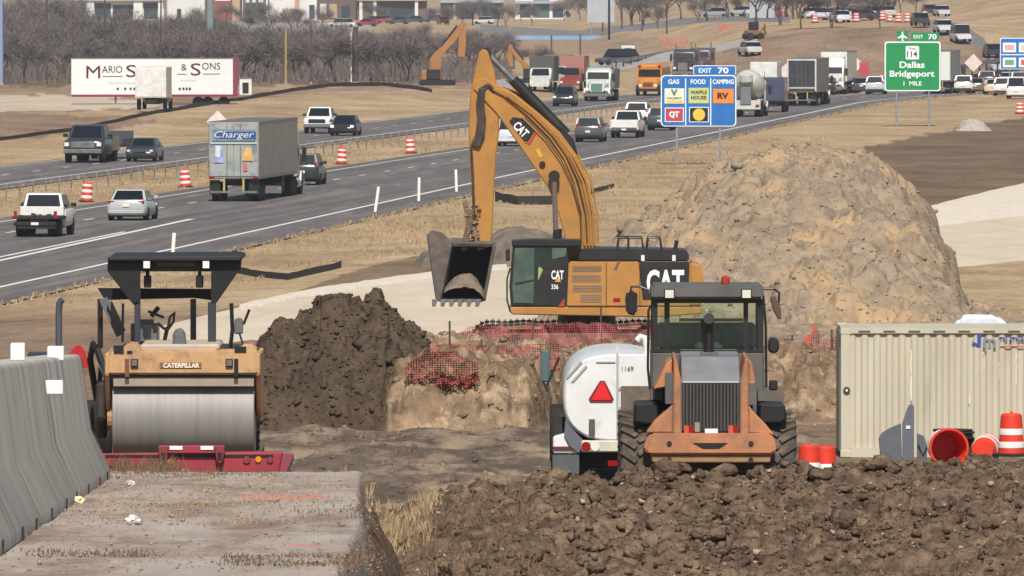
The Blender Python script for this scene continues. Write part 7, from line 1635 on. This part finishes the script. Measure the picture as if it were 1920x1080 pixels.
# ---------------------------------------------------------------- buildings far behind the wood
BW = mat('store_white', '#d8d8d4', '#cfcfc9', scale=0.3, rough=0.7); BBR = mat('store_brown', '#5c4c44', '#6a5a50', scale=0.3, rough=0.8); BTAN = mat('store_tan', '#b39a78', '#a88f70', scale=0.3, rough=0.8)
BRK = mat('store_brick', '#8a4a40', '#7c4440', scale=0.5, rough=0.8); BGL = mat('store_glass', '#27343a', '#3c4c50', scale=0.4, rough=0.15); BGREY = mat('store_grey', '#9aa0a6', rough=0.7)
def building(label, px0, px1, D, H, m, cols=(), wins=(), band=None, name='store_building'):
    s = F/D; xa, xb = (px0-960)/s, (px1-960)/s; xm = (xa+xb)/2; z = gz(xm, D)
    t = thing(name, (xm, D, z), 0, label, 'building'); w2 = (xb-xa)/2
    b = MB(); b.bx(-w2, w2, 0, 16, -0.5, H); b.build('wall', m, t)
    b = MB(); b.bx(-w2-0.2, w2+0.2, -0.2, 16.2, H, H+0.4); b.build('roof', BGREY, t)
    X = lambda p: (p-960)/s-xm
    for a, c, z0, z1, mm in wins:
        b = MB(); b.bx(X(a), X(c), -0.08, 0.0, z0, z1); b.build('window' if mm is BGL else 'wall_panel', mm, t)
    for a, c, mm in cols:
        b = MB(); b.bx(X(a), X(c), -1.2, -0.5, -0.3, H*0.72); b.build('column', mm, t)
    if band: b = MB(); b.bx(-w2, w2, -1.6, -0.1, band[0], band[1]); b.build('canopy', band[2], t)
    return t
building('white store with grey canopy and dark glass bays, leftmost of the far buildings', 128, 308, 2400, 8, BW, [(163, 177, BW), (251, 268, BW), (297, 306, BW)], [(178, 208, 0.2, 3.8, BGL), (212, 250, 0.2, 3.4, BGL), (270, 296, 0.2, 3.9, BGL)], (4.3, 5.2, BGREY))
building('blank bright white building left of the grey sign mast', 314, 384, 2420, 9, BW, (), [(332, 340, 0.0, 2.4, BGL)])
building('red brick building with tan corner right of the grey sign mast', 402, 452, 2400, 8, BRK, [(436, 450, BTAN)], [(404, 432, 4.4, 5.0, BW)])
building('pale building with black and white bays', 454, 503, 2400, 8, BW, [(456, 461, BBR), (468, 473, BBR), (480, 485, BBR), (494, 499, BBR)], [(461, 494, 0.2, 4.0, BGL)])
building('white shop front with a tan box beside the brown building', 505, 594, 2400, 8, BW, [(553, 562, BTAN)], [(530, 554, 0.2, 2.6, BTAN), (580, 590, 0.2, 3.4, BGL)])
building('dark brown building with small pale windows', 596, 668, 2410, 8, BBR, (), [(600, 612, 1.2, 3.6, BW), (618, 632, 0.4, 3.6, BTAN), (640, 656, 0.4, 3.2, BGL)])
building('brown building with white columns and wide dark glass', 670, 800, 2400, 8, BBR, [(674, 680, BW), (700, 706, BW), (778, 784, BW)], [(708, 776, 0.2, 4.2, BGL)], (4.4, 5.4, BTAN))
building('white store with green glass left of the tall grey panel', 966, 1060, 2450, 9, BW, (), [(975, 995, 0.4, 3.4, BGL), (1000, 1030, 0.4, 4.4, mat('green_glass', '#4a6a58', rough=0.2)), (1036, 1056, 0.4, 2.6, BGL)], (3.6, 4.2, BGREY))
building('grey brown building behind the thin poles', 1160, 1262, 2500, 8, BBR, [(1178, 1184, BGREY), (1206, 1212, BGREY), (1236, 1242, BGREY)], [(1190, 1230, 0.2, 4.0, BGL)])
building('blue grey building left of the second tall panel', 1290, 1398, 2500, 9, mat('store_blue', '#77808f', '#6c7584', scale=0.3, rough=0.7), (), [(1300, 1340, 0.2, 3.2, BGL), (1350, 1390, 0.2, 2.4, BBR)])
building('long brown store behind the bare trees right of the wide dark glass', 826, 944, 2450, 8, BBR, [(850, 856, BTAN), (890, 896, BTAN)], [(862, 884, 0.2, 3.2, BGL), (904, 934, 0.2, 3.0, BGL)], (3.8, 4.6, BGREY))
def panel_sign(label, px0, px1, py1, D):
    s = F/D; o = P((px0+px1)/2, py1+8, D); o.z = gz(o.x, D); t = thing('panel_sign', o, 0, label, 'sign'); w2 = (px1-px0)/2/s
    z0 = CAMZ-(py1+58)/s-o.z
    b = MB(); b.bx(-w2, w2, 0, 0.5, max(0.2, z0), z0+8); b.build('panel', mat('panel_grey', '#a9adb0', '#9fa4a8', scale=0.6, rough=0.5), t)
    for q_ in (-0.7, 0.7): b = MB(); b.bx(w2*q_-0.12, w2*q_+0.12, 0.1, 0.4, -0.3, max(0.2, z0)); b.build('post', GALV, t)
panel_sign('tall pale grey panel sign left of the black pole', 1101, 1152, 42, 1750)
panel_sign('tall pale grey panel sign right of the blue grey building', 1405, 1452, 34, 1500)
def pole(label, px, ybase, ytop, wpx, m, D=None, arm=False, name='utility_pole', cat='pole', group=None):
    p = far_pos(px, ybase); s = F/p.y; t = thing(name, p, 0, label, cat, group)
    b = MB(); b.cyl((0, 0, -0.3), (0, 0, max((ybase-ytop)/s, 3)), wpx/2/s, wpx/2.4/s, n=12); b.build('shaft', m, t, smooth=50)
    if arm:
        b = MB(); h = (ybase-ytop)/s-0.4; b.bx(-0.9, 0.9, -0.06, 0.06, h-0.08, h+0.08); b.build('crossarm', m, t)
    else:
        b = MB(); b.cyl((0, 0, 0), (0, 0, 0.25), wpx/1.5/s, n=12); b.build('footing', CONC, t)
    return t
WOOD = mat('pole_wood', '#463c3a', '#544846', scale=4, rough=0.9)
pole('thick grey green sign mast rising behind the lettered trailer', 394, 128, -60, 16, mat('mast_grey', '#7e8a86', '#747f7e', scale=0.5, rough=0.5), name='sign_mast', cat='mast')
pole('pale blue mast at the left edge of the view', 2, 160, -60, 9, mat('mast_blue', '#7f8fb0', rough=0.5), name='sign_mast', cat='mast')
pole('yellowish pole standing in front of the bare wood', 536, 158, 52, 4.5, mat('pole_yellow', '#9a8a4a', rough=0.7))
pole('white pipe post beside the thick brown pole', 658.5, 158, 60, 3, POSTW)
pole('thick brown pole beside the white pipe post', 667, 158, 50, 11, WOOD)
for k, (px, yb, yt) in enumerate(((88, 130, -20), (137, 118, 40), (197, 128, -30), (243, 112, 44), (288, 110, 46), (302, 100, -20), (430, 108, 60), (583, 120, 44), (740, 110, 60), (963, 130, 70), (1034, 128, 66), (1088, 120, 64), (1130, 60, 0), (1166, 58, -10), (1204, 62, 0), (1250, 64, 4))):
    pole('thin dark utility pole among the far trees and stores', px, yb if px > 960 else 158, yt, 3.4, WOOD, arm=k % 3 == 0, group='thin dark utility poles')
pole('black utility pole standing alone left of the concrete ramp', 1142, 78, -30, 4.5, SBLACK)
# blue barrier line, guard rails
s = F/1700; p = far_pos(940, 76); t = thing('blue_fence', p, 0, 'long low blue fence across the tan field', 'fence'); s = F/p.y
b = MB(); b.bx(0, 212/s, 0, 0.06, 0.15, 9/s); b.build('panel', mat('fence_blue', '#6f8fb8', '#8a9fbc', scale=0.4, rough=0.6), t)
for k in range(8): b = MB(); b.bx(k*212/7/s-0.05, k*212/7/s+0.05, 0.07, 0.15, -0.1, 9/s); b.build('post', GALV, t)
def guard_rail(label, pts, D, h=0.8, m=None):
    Q = [P(a, c, d) for (a, c), d in zip(pts, D)]
    t = thing('guard_rail', Q[0], 0, label, 'guard rail'); o = Q[0]
    b = MB()
    for a, c in zip(Q[:-1], Q[1:]):
        a_, c_ = a-o, c-o; b.prism([(0, 0), (1, 0), (1, 1), (0, 1)], 'x', 0, 1) if False else b.add([a_+Vector((0, 0, h-0.45)), c_+Vector((0, 0, h-0.45)), c_+Vector((0, 0, h)), a_+Vector((0, 0, h)), a_+Vector((0, .15, h-0.45)), c_+Vector((0, .15, h-0.45)), c_+Vector((0, .15, h)), a_+Vector((0, .15, h))], [(0, 1, 2, 3), (7, 6, 5, 4), (0, 4, 5, 1), (1, 5, 6, 2), (2, 6, 7, 3), (3, 7, 4, 0)])
    b.build('beam', m or mat('rail_grey', '#77767a', '#8a888a', scale=1, rough=0.5, metal=0.3), t)
    for k in range(9):
        f_ = k/8*(len(Q)-1); i = min(int(f_), len(Q)-2); q_ = Q[i].lerp(Q[i+1], f_-i)-o; b = MB(); b.bx(q_.x-0.08, q_.x+0.08, q_.y+0.16, q_.y+0.3, q_.z-1.2, q_.z+h-0.1); b.build('post', UNDER, t)
guard_rail('guard rail beside the concrete ramp left of the blue sign', [(1155, 128), (1210, 118), (1270, 107)], [1230, 1260, 1300], 1.0)
guard_rail('guard rail of the ramp bridge at the right edge', [(1795, 148), (1850, 138), (1930, 122)], [1085, 1100, 1120], 1.4)
guard_rail('lower guard rail of the ramp bridge at the right edge', [(1815, 158), (1870, 148), (1940, 134)], [1070, 1085, 1105], 0.9, mat('rail_dark', '#3c3a3e', rough=0.6))
# far cars: one mesh each, too small to show parts
FC = {}
def far_car(label, px, py, col, rz=0.0, cat='car', L=4.6, H=1.5, group=None, W=1.8):
    k = (col, L, H)
    if k not in FC:
        b = MB(); h2 = L/2; W2 = W/2
        b.m(0).loft([ring(*s_, ch=0.12) for s_ in [(h2, W2-0.1, 0.35, 0.75), (h2-0.9, W2, 0.3, 0.95), (-h2+0.3, W2, 0.3, 1.0), (-h2, W2-0.05, 0.4, 0.9)]])
        b.m(1).prism([(h2-1.1, 0.93), (h2-1.8, H), (-h2+1.0, H), (-h2+0.35, 0.98)], 'x', -W2+0.06, W2-0.06)
        b.m(0).prism([(h2-1.8, H), (h2-1.85, H+0.05), (-h2+1.05, H+0.05), (-h2+1.0, H)], 'x', -W2+0.1, W2-0.1)
        for y in (h2-0.9, -h2+0.9):
            for s_ in (-1, 1): b.m(2).cyl((s_*(W2-0.25), y, 0.33), (s_*W2, y, 0.33), 0.33, n=12)
        o = b.build('distant_car', [paint(col), GLASS, RUBBER], None); FC[k] = o.data
    else: o = bpy.data.objects.new('distant_car', FC[k]); C.objects.link(o)
    o.location = far_pos(px, py); o.location.z += 0.1; o.rotation_euler = (0, 0, rz); return tag(o, label, cat, group)
far_car('dark pickup towing a white box up the concrete ramp', 1160, 124, '#3c464e', R(120), 'pickup truck', 5.6, 1.9)
simple_box('white_box_trailer', 'white box trailer behind the dark pickup on the ramp', 'trailer', 1165, 1190, 84, 108, 1330, WHITE, 2.5)
for px, py, m_, l_ in ((1284, 146, paint('#2e2c38'), 'dark truck seen above the EXIT 70 plaque of the blue sign'), (1313, 142, paint('#5e4654'), 'maroon truck just right of the dark truck above the blue sign')):
    p = far_pos(px, py); t = thing('dark_truck', p, HEAD+math.pi, l_, 'truck'); cab_tractor(t, -1.0, m_, sleeper=False)
    b = MB(); b.bx(-1.2, 1.2, -5.0, -1.1, 1.1, 3.0); b.build('cargo_box', m_, t, bevel=0.05); b = MB(); b.bx(-0.5, 0.5, -5.0, 2.0, 0.6, 1.0); b.build('chassis', UNDER, t)
    for s_ in (-1, 1): wheel(t, s_*1.05, -3.6, 0.5, 0.28, STEEL, s_, dual=True)
far_car('dark car coming down the ramp, upper of the ramp cars', 1725, 50, '#2c3032', R(187))
far_car('dark car at the top of the ramp', 1743, 30, '#34383c', R(187))
far_car('white car at the top of the ramp', 1766, 32, '#c9c9c9', R(187))
far_car('white car on the ramp above the green sign', 1768, 64, '#cfd2d4', R(187))
far_car('white van on the ramp right of the green sign', 1801, 82, '#d6d6d6', R(188), 'van', 5.2, 2.0)
far_car('dark car on the ramp left of the second blue sign', 1862, 110, '#25262c', R(188))
far_car('pale car on the ramp beside the second blue sign', 1868, 138, '#b9b9bc', R(188))
far_car('white car parked on the brown embankment', 1405, 106, '#c9c9c2', R(15))
far_car('white pickup parked in front of the brown far building', 640, 52, '#d9d9d4', R(90), 'pickup truck', 5.6, 1.7)
for px, py, c_, l_ in ((345, 50, '#30333a', 'dark car parked before the blank white building'), (688, 50, '#9a2c36', 'red car parked left of the crimson one'), (697, 45, '#b02c3c', 'crimson car parked behind the first red car'), (716, 44, '#a83440', 'red car parked left of the dark green car'), (748, 46, '#3c4c48', 'dark green car parked by the brown building'), (777, 44, '#2c3a34', 'green black car parked right of the dark green car'), (812, 42, '#4a4a50', 'grey car parked right of the brown building'), (908, 46, '#d0d0d4', 'white car alone at the middle of the far lot'), (985, 34, '#d4d4d4', 'white car parked before the store with green glass'), (1010, 34, '#c2b8bc', 'pale car parked beside the white one at the green glass store'), (1036, 36, '#a04048', 'red car parked at the green glass store'), (1545, 38, '#c8ccd8', 'white car behind the row of distant drums, left one'), (1562, 36, '#bcc6d8', 'pale blue car behind the row of distant drums'), (1592, 36, '#c9ccd0', 'silver car behind the row of distant drums'), (1612, 40, '#2c2c3a', 'dark car behind the row of distant drums'), (1340, 34, '#8f98a8', 'blue grey car parked before the blue grey building')):
    far_car(l_, px, py, c_, R(random.uniform(60, 120)))
p = far_pos(1412, 76); t = thing('backhoe_machine', p, R(20), 'yellow brown machine working on the distant embankment', 'machine'); FM = mat('far_machine', '#8a6a3c', '#6c5030', scale=2, rough=0.7)
b = MB(); b.bx(-0.9, 0.9, -0.7, 0.7, 0.5, 1.1); b.build('body', FM, t, bevel=0.08)
b = MB(); b.bx(-0.4, 0.5, -0.6, 0.6, 1.1, 2.1); b.build('cab', BLK, t, bevel=0.08)
b = MB(); b.prism([(0.7, 0.9), (1.0, 0.9), (1.5, 1.9), (1.7, 0.6), (1.5, 0.5), (1.3, 1.4)], 'y', -0.15, 0.15); b.build('arm', FM, t)
for q_ in (-0.65, 0.65):
    for y in (-0.75, 0.75): b = MB(); b.cyl((q_, y-0.15, 0.42), (q_, y+0.15, 0.42), 0.42, n=14); b.build('wheel', RUBBER, t)
# storage pile stones by the sign

for px, py, c_, l_ in ((972, 34, '#cfcfd2', 'white car at the left end of the green glass store lot'), (1055, 34, '#3c3c48', 'dark car at the right end of the green glass store lot'), (1392, 32, '#c8ccd4', 'pale car left of the drums on the embankment top'), (1420, 30, '#34343e', 'dark car left of the drums on the embankment top'), (1440, 34, '#b8343c', 'red car left of the drums on the embankment top'), (1575, 44, '#d2d6e0', 'white car nearest the row of distant drums'), (1604, 32, '#e0e0dc', 'white car farthest behind the distant drums'), (1628, 36, '#30303c', 'black car behind the distant drums'), (1655, 34, '#c4c8d0', 'silver car right of the black one behind the drums'), (1520, 36, '#d8d8d4', 'white car at the left end of the distant drum row'), (830, 46, '#7c2c34', 'maroon car in the far lot behind the orange excavator')):
    far_car(l_, px, py, c_, R(random.uniform(0, 40)))
# ---------------------------------------------------------------- air
hb = MB(); hb.bx(-14500, 14500, -60, 15000, -4.0, 46.0)
hm = bpy.data.materials.new('air'); hm.use_nodes = True; n = hm.node_tree.nodes; n.remove(n['Principled BSDF'])
pv = n.new('ShaderNodeVolumePrincipled'); pv.inputs['Color'].default_value = (0.86, 0.9, 1.0, 1); pv.inputs['Density'].default_value = 0.000095; pv.inputs['Anisotropy'].default_value = 0.2
hm.node_tree.links.new(pv.outputs[0], n['Material Output'].inputs['Volume'])
tag(hb.build('haze', hm), kind='stuff')
